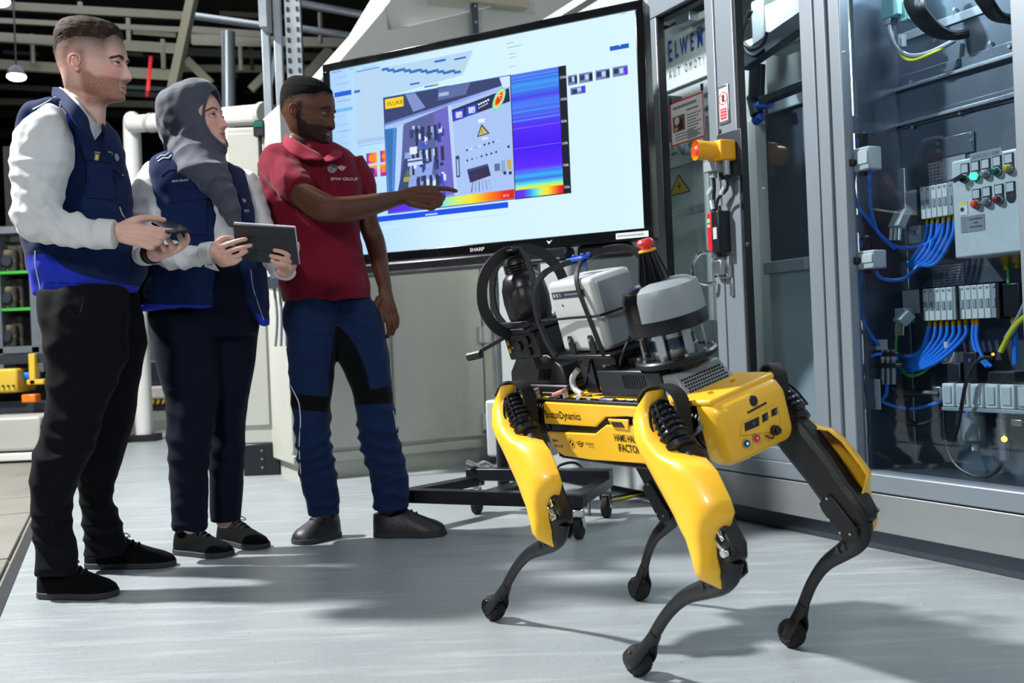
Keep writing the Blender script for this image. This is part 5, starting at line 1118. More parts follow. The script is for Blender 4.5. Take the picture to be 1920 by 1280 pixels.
# hip drives
for sx in (-1, 1):
    for sy in (-1, 1):
        cx, cy = sx * .2975, sy * .055
        g = G(RF); g.cyl((cx - .06, cy, 0), (cx + .05, cy, 0), .047, n=22); d_ = rp('hip_motor', g, 'black_plastic', bev=.006)
        g = G(RF)
        for i in range(7): g.cyl((cx - .045 + .013 * i, cy, 0), (cx - .040 + .013 * i, cy, 0), .051, n=20)
        stuffp(rp('cooling_rib', g, 'black_satin', d_))
        g = G(RF)
        for i in range(8): a = i * math.pi / 4; g.cyl((cx + sx * .05, cy + .035 * math.cos(a), .035 * math.sin(a)), (cx + sx * .056, cy + .035 * math.cos(a), .035 * math.sin(a)), .004, n=6)
        stuffp(rp('bolt', g, 'silver', d_))
g = G(RF); g.tube([(ry(px, py, -.094)[0], -.094 - .01 * k, ry(px, py, -.094)[1]) for k, (px, py) in enumerate(((1323, 795), (1306, 812), (1302, 832), (1312, 848), (1333, 841)))], .006, n=10); rp('cable_loop', g, 'grey_hose')
COVER = [((-.062, .045), (-.055, .068)), ((-.069, .018), (-.045, .052)), ((-.070, -.012), (-.036, .030)), ((-.054, -.034), (-.008, .024)), ((-.012, -.046), (.04, .028)), ((.02, -.054), (.08, .040)), ((.04, -.058), (.106, .062)), ((.060, -.061), (.128, .086)), ((.085, -.061), (.165, .097)), ((.14, -.056), (.226, .093)), ((.17, -.053), (.250, .086)), ((.197, -.049), (.262, .062)), ((.233, -.040), (.272, .036)), ((.268, -.043), (.300, .014)), ((.296, -.050), (.325, -.002)), ((.314, -.053), (.334, -.014)), ((.328, -.050), (.342, -.020)), ((.338, -.045), (.347, -.026)), ((.345, -.040), (.349, -.032))]
LOWC = [(-.012, .0, .034), (.016, .016, .033), (.045, .018, .027), (.085, .008, .021), (.152, -.014, .0165), (.224, -.019, .0145), (.294, -.011, .0145), (.325, -.006, .012), (.338, -.004, .006)]
def leg(hip, knee, foot, sd):
    far = sd > 0
    W = lambda f_, l_, z_: np.array([RC[0], RC[1], 0]) + FW * f_ + LT * l_ + Z * z_
    P, Q, S = W(*hip), W(*knee), W(*foot)
    out = LT * sd
    def fr(a, b, order):
        e1 = nz(b - a); e3 = nz(out - e1 * (out @ e1)); e2 = np.cross(Z, [0, 0, 0]); f2 = nz(-e1[2] * FW + (e1 @ FW) * Z); f2 = nz(f2 - e3 * (f2 @ e3))
        return frame(a, e1, f2, e3)
    T1 = fr(P, Q, 0); T2 = fr(Q, S, 0); k1 = np.linalg.norm(Q - P) / .308; k2 = (np.linalg.norm(S - Q)) / .385
    secs = [(0.0, -.028, .036, -.034, .006), (.05, -.032, .050, -.034, .012), (.10, -.034, .060, -.036, .018), (.18, -.030, .062, -.032, .018), (.235, -.030, .056, -.030, .020), (.265, -.030, .056, -.028, .024), (.30, -.030, .056, -.028, .024), (.325, -.020, .044, -.022, .020)]
    rings = []
    for a, b0, b1, c0, c1 in secs:
        m = (b0 + b1) / 2; w_ = (b1 - b0) / 2; n_ = (c0 + c1) / 2; h_ = (c1 - c0) / 2; ch = .35
        rings.append([(a * k1, m + w_ * u, n_ + h_ * v) for u, v in ((1, -1 + ch), (1, 1 - ch), (1 - ch, 1), (-1 + ch, 1), (-1, 1 - ch), (-1, -1 + ch), (-1 + ch, -1), (1 - ch, -1))])
    g = G(T1); g.loft(rings); L_ = rp('leg', g, 'leg_black', bev=.005, ang=.5)
    # hip drive drum
    g = G(T1); g.cyl((0, 0, -.055), (0, 0, -.006), .047, n=24); g.cyl((.006, .004, -.006), (.006, .004, .02), .031, n=20); hm = rp('leg_motor', g, 'black_plastic', L_, bev=.005)
    g = G(T1); pr = []
    for i in range(6): a = -.040 + .0155 * i; r = .020 + .0022 * i; pr += [(r, a), (r + .0035, a + .001), (r + .0035, a + .005), (r - .001, a + .006)]
    g.lathe([(.008, -.046), (.018, -.043)] + pr + [(.026, .053)], (0, .034, .002), (1, 0, 0), 22)
    g.lathe([(.030, .056), (.036, .058), (.036, .070), (.030, .074)], (0, .028, -.004), (1, 0, 0), 24)
    for q in (-1, 0, 1): g.tube([(-.034, .034 + q * .012, .022), (.0, .034 + q * .018, .032), (.045, .034 + q * .022, .031)], .003, n=6)
    stuffp(rp('motor_rib', g, 'black_satin', L_))
    Wb = lambda f_, o_, z_: P + FW * f_ + out * o_ + Z * z_
    g = G(); g.tube([Wb(-.038, .012, .056), Wb(-.02, .006, .084), Wb(.012, -.008, .094), Wb(.045, -.02, .070), Wb(.052, -.024, .015), Wb(.058, -.022, -.055)], 0.027, n=4, flat=(.13, 1.0, nz(np.cross(FW + Z * .2, Z) + FW * 0)), sub=6)
    rp('strap', g, 'rubber', L_)
    rings = []
    for (a0, b0), (a1, b1) in COVER:
        o_, i_ = [], []
        hh = (.05 + .012 * far) * min(1, max(.12, (.352 - a1) / .022)) if a0 > -.03 else .05 * (1 - (-.03 - a0) / .08)
        for k in range(15):
            t = k / 14; u = abs(2 * t - 1); h_ = .004 + hh * (1 - u ** 3.2) + .004 * (1 - t)
            a = (a0 + (a1 - a0) * t) * k1; b = b0 + (b1 - b0) * t + .022 * far * min(max((a0 - .1) / .15, 0), 1); o_.append((a, b, h_)); i_.append((a, b + (.004 if t < .5 else -.004) * (u > .9), h_ - .005))
        rings.append(o_ + i_[::-1])
    g = G(T1); g.loft(rings); cv = rp('leg_cover', g, 'yellow', L_, ang=.9)
    # knee: bolted cover plate, link, warning triangle
    g = G(T1); g.prism([(a * k1, b) for a, b in ((.235, -.026), (.25, -.032), (.325, -.030), (.342, -.018), (.342, .006), (.325, .016), (.235, .012))], (0, 0, -.026), (1, 0, 0), (0, 1, 0), .008, w=(0, 0, -1)); kp = rp('knee_plate', g, 'black_plastic', L_, bev=.003)
    g = G(T1)
    for a, b in ((.24, -.028), (.24, 0), (.275, -.028), (.31, -.024), (.325, -.004)): g.cyl((a * k1, b, -.034), (a * k1, b, -.036), .003, n=8)
    stuffp(rp('screw', g, 'silver', L_))
    g = G(T1); g.prism([(a * k1, b) for a, b in ((.262, .010), (.258, .040), (.275, .056), (.315, .050), (.325, .026), (.305, .008))], (0, 0, .012), (1, 0, 0), (0, 1, 0), .010); rp('knee_guard', g, 'black_gloss', L_, bev=.0015)
    g = G(T1); g.beam((.272 * k1, .024, .026), (.306 * k1, .037, .026), .009, .007); g.beam((.266 * k1, .046, .026), (.288 * k1, .046, .026), .007, .007); g.cyl((.308 * k1, .036, .024), (.308 * k1, .036, .034), .009, n=14); rp('knee_link', g, 'chrome', L_, bev=.0015)
    if sd < 0:
        g = G(T1); g.plane((0, 0, .0225), (1, 0, 0), (0, 1, 0)); g.pw = np.array([0, 0, 1.])
        tri(g, (.246 * k1, .028), (.252 * k1, .050), (.228 * k1, .045), H('d8b010'), H('e8c81a')); m = (.243 * k1, .042); g.rect(m[0] - .003, m[1] - .003, m[0] + .003, m[1] + .003, H('1a1a10'))
        rp('warning_sticker', g, 'print_matt', L_, smooth=False)
    # shin
    sc2 = k2
    C = [(a * sc2, b * sc2, 0) for a, b, r in LOWC]; R_ = [r for *_, r in LOWC]
    g = G(T2); g.tube(C, R_, n=12, flat=(1, .62, (0, 0, 1)), sub=5); sh = rp('shin', g, 'leg_black', L_, ang=.9)
    g = G(T2)
    for a0, b0 in ((.062, .012), (.082, .004)): 
        for s in (-1, 1): g.prism([(a0 - .012, b0 - .008), (a0 + .010, b0 - .004), (a0 - .002, b0 + .010)], (0, 0, s * .0155), (1, 0, 0), (0, 1, 0), .001, w=(0, 0, s))
    stuffp(rp('shin_pocket', g, 'black_gloss', L_, smooth=False))
    for s in (-1, 1):
        g = G(T2); g.tube([(.29 * sc2, -.010, s * .006), (.325 * sc2, -.004, s * .013), (.355 * sc2, .003, s * .022), (.382 * sc2, .006, s * .0265)], [.012, .012, .014, .012], n=10, flat=(1.0, .36, (0, 0, 1))); rp('foot_fork', g, 'leg_black', L_)
    # foot: treaded drum between the fork prongs
    ctr = S; e3 = T2[:3, 2]; x_ = nz(np.cross(Z, e3)); z_ = np.cross(e3, x_)
    FT = frame(S, x_, z_, e3); n = 36; rr = []
    for w_, r0 in ((-.0225, .018), (-.020, .027), (-.011, .0325), (0, .034), (.011, .0325), (.020, .027), (.0225, .018)):
        rr.append([(r * math.cos(a), r * math.sin(a), w_) for a, r in ((2 * math.pi * i / n, r0 - (.0016 if i % 2 else 0)) for i in range(n))])
    g = G(FT); g.loft(rr); rp('foot', g, 'rubber', L_, ang=.35)
    g = G(FT); g.cyl((-.004, .004, -.022), (-.004, .004, -.0255), .020, n=20); g.cyl((-.004, .004, .022), (-.004, .004, .0255), .020, n=20); rp('foot_cap', g, 'black_gloss', L_, bev=.002)
leg((.2975, -.166, .541), (.492, -.175, .300), (.196, -.170, .034), -1)
leg((-.2975, -.166, .541), (-.090, -.178, .294), (-.388, -.195, .034), -1)
leg((.2975, .166, .570), (.490, .20, .325), (.262, .232, .034), 1)
leg((-.2975, .166, .570), (-.118, .20, .288), (-.300, .225, .034), 1)

# ------------- load on the robot's back
# tilting camera unit at the rear
cu = rbx('camera_base', (-.44, -.07, .07), (-.155, .075, .088), 'black_plastic', bev=.006)
g = G(RF); g.loft([[(-.43, -.066, .088), (-.165, -.062, .088), (-.165, .066, .088), (-.43, .066, .088)], [(-.425, -.062, .12), (-.18, -.055, .135), (-.18, .06, .135), (-.425, .062, .12)], [(-.40, -.045, .16), (-.25, -.045, .165), (-.25, .05, .165), (-.40, .05, .16)]]); rp('camera_housing', g, 'black_plastic', cu, bev=.005)
g = G(RF)
for i in range(5): g.beam((-.29 + .012 * i, -.0655 + .003, .10), (-.275 + .012 * i, -.060 + .0015, .128), .003, .002)
stuffp(rp('vent_slot', g, 'black_gloss', cu, smooth=False))
g = G(RF); g.loft([[(-.43, -.05, .15), (-.27, -.05, .155), (-.27, .055, .155), (-.43, .055, .15)], [(-.435, -.05, .225), (-.27, -.05, .23), (-.27, .055, .23), (-.435, .055, .225)]]); rp('camera_column', g, 'black_satin', cu, bev=.006)
for k, (x, z) in enumerate(((-.41, .20), (-.41, .178))):
    g = G(RF); g.cyl((x, -.051, z), (x, -.055, z), .007, n=14); rp('connector_cap', g, 'brass', cu)
g = G(RF); g.cyl((-.36, -.051, .19), (-.36, -.056, .19), .013, n=14); g.cyl((-.315, -.051, .205), (-.315, -.056, .205), .012, n=14); g.cyl((-.315, -.051, .175), (-.315, -.056, .175), .011, n=14); rp('connector_socket', g, 'black_gloss', cu)
g = G(RF); g.boxb((-.435, -.075, .232), (-.255, .08, .244)); g.boxb((-.43, -.072, .244), (-.26, -.06, .262)); g.boxb((-.42, -.06, .225), (-.28, .06, .25)); rp('camera_bracket', g, 'black_satin', cu, bev=.004)
g = G(RF); g.beam((-.43, -.05, .215), (-.50, -.10, .19), .014, .01); g.cyl((-.49, -.10, .185), (-.53, -.12, .183), .012, n=10); rp('side_arm', g, 'black_plastic', cu)
g = G(RF); B0 = np.array([-.345, 0, .318])
g.lathe([(.03, -.085), (.052, -.078), (.060, -.05), (.063, -.01), (.060, .025), (.050, .052), (.036, .066), (.02, .07)], B0, n=28); ball = rp('camera_head', g, 'black_satin', cu)
g = G(RF); g.lathe([(.036, 0), (.036, .02), (.033, .034), (.024, .043), (.004, .046)], B0 + (-.004, 0, .062), n=24); rp('camera_cap', g, 'black_plastic', ball)
g = G(RF)
for i in range(3): g.lathe([(.0365, 0), (.038, .002), (.0365, .004)], B0 + (-.004, 0, .069 + .008 * i), n=24)
stuffp(rp('cap_rib', g, 'black_gloss', ball))
g = G(RF); g.sph(B0 + (.022, -.018, -.012), (.044, .042, .060), 22, 14); rp('camera_window', g, 'black_plastic', ball)
def hoop(P, w, th, name, par, mat='black_plastic', nrm=(0, 0, 0)):
    g = G(RF); g.tube(P, w, n=4, flat=(1, th, nrm), sub=6); return rp(name, g, mat, par)
top = .442
hoop([(-.35, -.075, .225), (-.35, -.118, .27), (-.35, -.132, .33), (-.35, -.105, .40), (-.35, -.045, .437), (-.35, .02, .440), (-.35, .085, .415), (-.35, .128, .355), (-.35, .128, .29), (-.35, .08, .225)], .021, .16, 'guard_hoop', cu, nrm=(1, 0, 0))
hoop([(-.43, -.03, .235), (-.468, -.03, .28), (-.478, -.02, .34), (-.45, -.01, .40), (-.395, 0, .432), (-.33, 0, .438), (-.275, -.01, .405), (-.245, -.03, .34), (-.25, -.04, .28), (-.265, -.04, .235)], .017, .2, 'guard_hoop', cu, nrm=(0, 1, 0))
g = G(RF); g.box((-.35, -.01, .444), (.07, .03, .008)); g.cyl((-.37, -.01, .446), (-.37, -.01, .452), .005, n=6); g.cyl((-.33, -.01, .446), (-.33, -.01, .452), .005, n=6); rp('hoop_clamp', g, 'black_satin', cu, bev=.002)
for x, y in ((-.425, -.082), (-.30, -.088), (-.175, -.085)):
    g = G(RF); g.beam((x - .022, y, .068), (x + .022, y + .006, .078), .022, .012); rp('clamp', g, 'pink_clamp', cu, bev=.004)
    g = G(RF); g.cyl((x + .028, y, .062), (x + .028, y, .075), .008, n=10); rp('clamp_screw', g, 'silver', cu)
rbx('under_rail', (-.42, -.075, .058), (-.17, .08, .070), 'black_plastic', cu)
# white computer box
x0, x1 = ry(1059, 527, -.062)[0], ry(1140, 519, -.062)[0]
zT = .352; zB = .172
g = G(RF); g.boxb((-.140, -.062, zB), (.045, .062, zT)); wb = rp('sensor_box', g, 'pale_case', bev=.014, seg=4)
g = G(RF); g.boxb((.045, -.05, zB + .01), (.052, .052, zT - .012)); rp('end_panel', g, 'side_case', wb, bev=.004)
g = G(RF); g.plane((0, -.0628, 0), (1, 0, 0), (0, 0, 1)); g.pw = np.array([0, -1., 0])
g.rect(-.125, .310, .012, .327, H('2c333b')); g.rect(-.12, .314, -.112, .323, H('a5acb2')); g.rect(-.106, .314, -.100, .323, H('a5acb2')); g.rect(-.092, .314, -.089, .323, H('a5acb2')); g.rect(-.072, .3165, -.01, .3205, H('6f777e'))
g.rect(-.022, .196, -.010, .212, H('3c4248')); g.disc(-.09, .293, .003, H('22262a'), 10); g.disc(-.005, .293, .003, H('22262a'), 10); rp('marking', g, 'print_matt', wb, smooth=False)
rbx('shelf', (-.165, -.080, .160), (.075, .080, .170), 'black_satin', wb, bev=.003)
for x in (-.085, .0):
    g = G(RF); g.prism([(x - .011, .165), (x - .011, .208), (x - .006, .217), (x + .006, .217), (x + .011, .208), (x + .011, .165)], (0, -.068, 0), (1, 0, 0), (0, 0, 1), .004, w=(0, -1, 0)); rp('lug', g, 'black_plastic', wb, bev=.001); g = G(RF); g.cyl((x, -.072, .206), (x, -.076, .206), .005, n=10); rp('lug_screw', g, 'silver', wb)
hp_ = [(-.155, -.078, .168), (-.178, -.080, .22), (-.186, -.080, .29), (-.176, -.07, .345), (-.145, -.05, .378), (-.09, -.02, .388), (-.045, 0, .39)]
g = G(RF); g.tube(hp_, .0095, n=4, flat=(1, .75, (0, 1, 0)), sub=6); rp('guard_hoop', g, 'black_plastic', wb)
g = G(RF); g.tube([(-.045, 0, .39), (.0, .03, .40), (.05, .06, .393), (.085, .075, .36), (.095, .08, .30), (.09, .08, .168)], .0105, n=4, flat=(1, .75, (0, 1, 0)), sub=6); rp('guard_hoop', g, 'black_plastic', wb)
g = G(RF); g.tube([(-.045, 0, .39), (-.02, -.04, .375), (.0, -.068, .34), (.025, -.076, .26), (.048, -.078, .168)], .0065, n=4, sub=5); rp('guard_bar', g, 'black_plastic', wb)
g = G(RF); g.tube([(-.178, -.080, .262), (-.06, -.07, .262), (.015, -.070, .262), (.055, -.066, .262), (.062, .0, .262), (.062, .07, .262)], .0035, n=6, sub=2); g.tube([(-.178, -.08, .262), (-.175, .0, .262), (-.15, .07, .262)], .0035, n=6); rp('guard_wire', g, 'black_satin', wb)
g = G(RF); g.box((-.06, -.005, .394), (.07, .026, .008)); g.cyl((-.045, 0, .37), (-.045, 0, .39), .006, n=8)
for x in (-.08, -.045, -.02): g.cyl((x, 0, .396), (x, 0, .404), .006, n=6)
rp('hoop_clamp', g, 'blue_knob', wb, bev=.002)
g = G(RF)
g.beam((-.055, -.06, .07), (-.055, -.06, .16), .05, .005, up=(0, 1, 0)); g.beam((-.03, .05, .07), (-.03, .05, .16), .10, .005, up=(0, 1, 0)); g.boxb((-.09, -.06, .14), (.06, .06, .162)); rp('support_tower', g, 'black_plastic', wb)
g = G(RF); g.beam((-.075, -.066, .09), (-.035, -.066, .15), .005, .004); g.beam((-.035, -.066, .09), (-.075, -.066, .15), .005, .004); g.box((-.055, -.0645, .12), (.05, .002, .075)); rp('tower_brace', g, 'black_gloss', wb)
for x in (-.09, -.045): g = G(RF); g.cyl((x, -.085, .060), (x, -.085, .070), .009, n=6); rp('mount_bolt', g, 'chrome', wb)
g = G(RF); g.tube([(-.115, -.05, .125), (-.135, -.06, .105), (-.13, -.065, .08), (-.10, -.068, .066)], .0075, n=10); rp('grey_cable', g, 'light_grey_case', wb)
# lidar stack
g = G(RF); g.boxb((-.015, -.070, .060), (.225, .070, .128)); lb_ = rp('lidar_base', g, 'dark_metal', bev=.006)
g = G(RF)
for i in range(9): g.boxb((.085 + .0095 * i, -.0712, .085), (.089 + .0095 * i, -.0698, .118))
stuffp(rp('vent_slot', g, 'black_gloss', lb_, smooth=False))
g = G(RF); g.loft([[(.225, -.07, .066), (.225, .075, .066), (.30, .075, .066), (.30, -.07, .066)][::-1], [(.225, -.068, .118), (.225, .073, .118), (.262, .07, .118), (.262, -.065, .118)][::-1]]); rp('grille_housing', g, 'side_case', lb_, bev=.004)
g = G(RF); nn = nz(np.array([.052, 0, .038])); o = np.array([.292, 0, .0765])
tt = nz(np.array([-.038, 0, .052]))
for i in range(16):
    for j in range(5): g.cyl(o + np.array([0, -.055 + .0075 * i + .0035 * (j % 2), 0]) + tt * .0078 * j, o + np.array([0, -.055 + .0075 * i + .0035 * (j % 2), 0]) + tt * .0078 * j + nn * .0012, .0029, n=6)
stuffp(rp('grille', g, 'black_gloss', lb_, smooth=False))
g = G(RF); g.cyl((.22, 0, .11), (.22, 0, .135), .045, n=26); rp('spacer', g, 'black_satin', lb_)
xl_ = .208
g = G(RF); g.lathe([(.060, .132), (.088, .133), (.094, .137), (.094, .146), (.089, .150), (.082, .150), (.080, .147), (.02, .147)], (xl_, 0, 0), n=44); rg = rp('lidar_ring', g, 'black_satin', lb_)
for k in range(10):
    a = 2 * math.pi * k / 10 + .2; g = G(RF); g.cyl((xl_ + .083 * math.cos(a), .083 * math.sin(a), .149), (xl_ + .083 * math.cos(a), .083 * math.sin(a), .156), .0045, n=6); rp('ring_bolt', g, 'silver', rg)
g = G(RF); g.lathe([(.045, .147), (.054, .148), (.054, .166), (.052, .167)], (xl_, 0, 0), n=36); rp('sensor_collar', g, 'silver', lb_)
g = G(RF); g.lathe([(.0515, .166), (.0515, .192), (.05, .193)], (xl_, 0, 0), n=36); rp('lidar_window', g, 'lidar_blue', lb_)
g = G(RF); g.lathe([(.052, .191), (.054, .192), (.054, .212), (.05, .214)], (xl_, 0, 0), n=36); rp('sensor_collar', g, 'silver', lb_)
for a in (-165, -118, -62, -12, 40, 100):
    a = math.radians(a); R_ = np.array([[math.cos(a), -math.sin(a), 0], [math.sin(a), math.cos(a), 0], [0, 0, 1]]); g = G(RF)
    g.box(np.array([xl_, 0, .178]) + R_ @ np.array([.071, 0, 0]), (.004, .020 if a < 0 else .012, .062), R_); rp('support_post', g, 'silver' if a > math.radians(-150) else 'dark_metal', lb_, bev=.0015)
capP = [(.085, .207), (.0905, .210), (.0915, .236), (.0905, .240), (.0885, .288), (.082, .304), (.066, .313), (.03, .316), (.001, .316)]
g = G(RF); g.lathe(capP[:4] + [(.084, .242)], (xl_, 0, 0), n=48); rp('cap_band', g, 'black_satin', lb_)
g = G(RF); n = 56; V = []; 
for r, h in capP[3:]:
    for i in range(n): a = 2 * math.pi * i / n; V.append((xl_ + r * math.cos(a), r * math.sin(a), h))
F = []; MI = []
for k in range(len(capP[3:]) - 1):
    for i in range(n):
        F.append((k * n + i, k * n + (i + 1) % n, (k + 1) * n + (i + 1) % n, (k + 1) * n + i)); am = math.degrees(2 * math.pi * (i + .5) / n); MI.append(0 if -78 < ((am + 180) % 360 - 180) < 100 else 1)
g.add(V, F); g.mi = MI; rp('lidar_cap', g, ['side_case', 'black_gloss'], lb_)
g = G(RF); g.lathe([(.036, .310), (.035, .318), (.019, .384), (.014, .386)], (xl_ - .01, 0, 0), n=30); rp('cone', g, 'black_gloss', lb_)
g = G(RF)
for i in range(10): a = 2 * math.pi * i / 10; g.beam((xl_ - .01 + .0355 * math.cos(a), .0355 * math.sin(a), .320), (xl_ - .01 + .0195 * math.cos(a), .0195 * math.sin(a), .383), .003, .003)
stuffp(rp('cone_rib', g, 'black_satin', lb_))
g = G(RF); g.cyl((xl_ - .01, 0, .384), (xl_ - .01, 0, .389), .020, n=24); rp('stop_collar', g, 'estop_yellow', lb_, bev=.001)
g = G(RF); g.lathe([(.010, .389), (.011, .394), (.018, .399), (.019, .406), (.015, .412), (.002, .413)], (xl_ - .01, 0, 0), n=24); rp('stop_button', g, 'red_button', lb_)
g = G(RF); g.boxb((.07, -.03, .122), (.12, .03, .146)); g.tube([(.06, -.05, .13), (.09, -.06, .16), (.1, -.03, .2)], .004, n=6); g.tube([(.02, -.03, .13), (.04, 0, .16), (.09, .02, .15)], .005, n=6); rp('cable', g, 'black_plastic', lb_)
rbx('mount_lever', (.0, -.092, .060), (.055, -.08, .066), 'silver', lb_, bev=.002)
# ------------------------------------------------------------------ people: tools
from mathutils.bvhtree import BVHTree
def proj(V):
    d = V - EYE; u = F0 * d[:, 0] / d[:, 1]; v = -F0 * d[:, 2] / d[:, 1]
    return 960 + u * _c + v * _s, 640 - u * _s + v * _c
def voxel(g, vox, sm=2):
    me = bpy.data.meshes.new('v'); me.from_pydata(np.vstack(g.v).tolist(), [], g.f)
    o = bpy.data.objects.new('v', me); COL.objects.link(o)
    r = o.modifiers.new('r', 'REMESH'); r.mode = 'VOXEL'; r.voxel_size = vox
    if sm: s = o.modifiers.new('s', 'SMOOTH'); s.factor = .5; s.iterations = sm
    dg = bpy.context.evaluated_depsgraph_get(); e = o.evaluated_get(dg); m = e.to_mesh()
    V = np.zeros(len(m.vertices) * 3); m.vertices.foreach_get('co', V); V = V.reshape(-1, 3)
    N_ = np.zeros(len(m.vertices) * 3); m.vertices.foreach_get('normal', N_); N_ = N_.reshape(-1, 3)
    F = np.zeros(len(m.polygons) * 4, dtype=int); m.polygons.foreach_get('vertices', F); F = F.reshape(-1, 4)
    e.to_mesh_clear(); bpy.data.objects.remove(o); bpy.data.meshes.remove(me)
    return V, F, N_
def sn(P, wl, seed=0, n=12):
    r = np.random.RandomState(seed); k = r.normal(size=(n, 3)); k /= np.linalg.norm(k, axis=1)[:, None]
    k *= (.7 + .6 * r.rand(n))[:, None]; ph_ = r.rand(n) * 6.28
    return np.sin(P @ k.T * (2 * np.pi / wl) + ph_).sum(1) / math.sqrt(n / 2)
def sdp(px, py, poly):
    """signed distance (positive inside) to a polygon, in the units of px, py"""
    P = np.asarray(poly, float); d = np.full(px.shape, 1e9); ins = np.zeros(px.shape, bool)
    for (x0, y0), (x1, y1) in zip(P, np.roll(P, -1, 0)):
        ex, ey = x1 - x0, y1 - y0; t = np.clip(((px - x0) * ex + (py - y0) * ey) / (ex * ex + ey * ey + 1e-9), 0, 1)
        d = np.minimum(d, np.hypot(px - x0 - t * ex, py - y0 - t * ey))
        c = (y0 > py) != (y1 > py); ins ^= c & (px < (x1 - x0) * (py - y0) / (y1 - y0 + 1e-12) + x0)
    return np.where(ins, d, -d)
BV = {}
def garment(name, g, vox, mat, par, amp=.003, wl=.16, folds=(), masks=None, sm=3, seed=1, stretch=(1, 1, 1), extra=None):
    V, F, N_ = voxel(g, vox, sm)
    d = amp * sn(V * np.array(stretch), wl, seed) + amp * .45 * sn(V * np.array(stretch), wl * .42, seed + 7)
    for c, r, ax, w_, A in folds:
        c = np.asarray(c); q = V - c; f = np.exp(-(q ** 2).sum(1) / r ** 2); s = (q @ nz(ax)) * 2 * np.pi / w_ + 1.3 * sn(V, r * 1.6, seed + 3)
        d = d + A * f * (1 - 1.6 * np.abs(np.sin(s / 2)))
    V = V + N_ * d[:, None]
    if extra is not None: V = extra(V)
    at = {}
    if masks:
        px, py = proj(V)
        for k, P in masks.items(): at[k] = np.max([sdp(px, py, q) for q in P], 0) / 560.
    o = part(name, None, mat, par, V=V, F=F, attrs=at, ang=3.2)
    BV[o.name] = BVHTree.FromPolygons(V.tolist(), F.tolist())
    return o
def on(o, px, py, lift=.0015):
    r = nz(ray(px, py)); h = BV[o.name].ray_cast(Vector(EYE), Vector(r))
    if h[0] is None: h = BV[o.name].find_nearest(Vector(pt(px, py, 3.5)))
    n_ = np.array(h[1]); n_ = n_ if n_ @ r < 0 else -n_
    return np.array(h[0]) + n_ * lift, n_
def seam(name, o, P, r, mat, par=None, lift=.0006, sub=5):
    Q = []
    for (x0, y0), (x1, y1) in zip(P[:-1], P[1:]):
        for k in range(sub): Q.append(on(o, x0 + (x1 - x0) * k / sub, y0 + (y1 - y0) * k / sub, lift)[0])
    Q.append(on(o, *P[-1], lift)[0]); Q = np.array(Q)
    for _ in range(2): Q[1:-1] = (Q[:-2] + Q[1:-1] * 2 + Q[2:]) / 4
    return part(name, sg('tube', None, Q, r, n=6, sub=1), mat, par or o)
def patch(name, o, C, mat, lift=.003, n=8, m=8, bev=0):
    """cloth patch that follows the garment below it; C = four corners"""
    g = G(); C = np.asarray(C, float); V = []; 
    for l in (lift, -.002):
        for j in range(m + 1):
            for i in range(n + 1):
                u, v = i / n, j / m; p = (C[0] * (1 - u) + C[1] * u) * (1 - v) + (C[3] * (1 - u) + C[2] * u) * v
                V.append(on(o, p[0], p[1], l)[0])
    W_ = (n + 1) * (m + 1); F = []
    for j in range(m):
        for i in range(n):
            a = j * (n + 1) + i; F += [(a, a + 1, a + n + 2, a + n + 1), (a + W_, a + n + 1 + W_, a + n + 2 + W_, a + 1 + W_)]
    ed_ = [i for i in range(n + 1)] + [j * (n + 1) + n for j in range(1, m + 1)] + [m * (n + 1) + i for i in range(n - 1, -1, -1)] + [j * (n + 1) for j in range(m - 1, 0, -1)]
    for a, b in zip(ed_, ed_[1:] + ed_[:1]): F.append((a, a + W_, b + W_, b))
    g.add(V, F); return part(name, g, mat, o, bev=bev)
def surf_text(g, o, s, px, py, size, col, slope=0., sx=1.):
    P, n_ = on(o, px, py, .002); u = nz(np.cross(Z, n_)); 
    v = nz(np.cross(n_, u)); u2 = nz(u * math.cos(slope) + v * math.sin(slope)); v2 = nz(np.cross(n_, u2))
    g.plane(P, u2, v2)
    if s: g.txt(s, 0, 0, size, col, sx=sx)
    return P
def ribbon(name, A, B, mat, par, th=.003, n=24, sub=6, mid=None):
    """band of cloth between two edges given as world points"""
    def dens(P):
        P = np.asarray(P, float); m = len(P); t = np.linspace(0, m - 1, n); out = []
        for x in t:
            i = min(int(x), m - 2); f = x - i; a, b, c_, d = P[max(i - 1, 0)], P[i], P[i + 1], P[min(i + 2, m - 1)]
            out.append(.5 * (2 * b + (c_ - a) * f + (2 * a - 5 * b + 4 * c_ - d) * f * f + (3 * b - a - 3 * c_ + d) * f ** 3))
        return np.array(out)
    A, B = dens(A), dens(B); rows = [A + (B - A) * k / sub for k in range(sub + 1)]; V = np.vstack(rows)
    F = [(k * n + i, k * n + i + 1, (k + 1) * n + i + 1, (k + 1) * n + i) for k in range(sub) for i in range(n - 1)]
    o = part(name, None, mat, par, V=V, F=F, ang=3.2); s = o.modifiers.new('solid', 'SOLIDIFY'); s.thickness = th; s.offset = 0
    return o
def px2(P): return [pt(*p) for p in P]
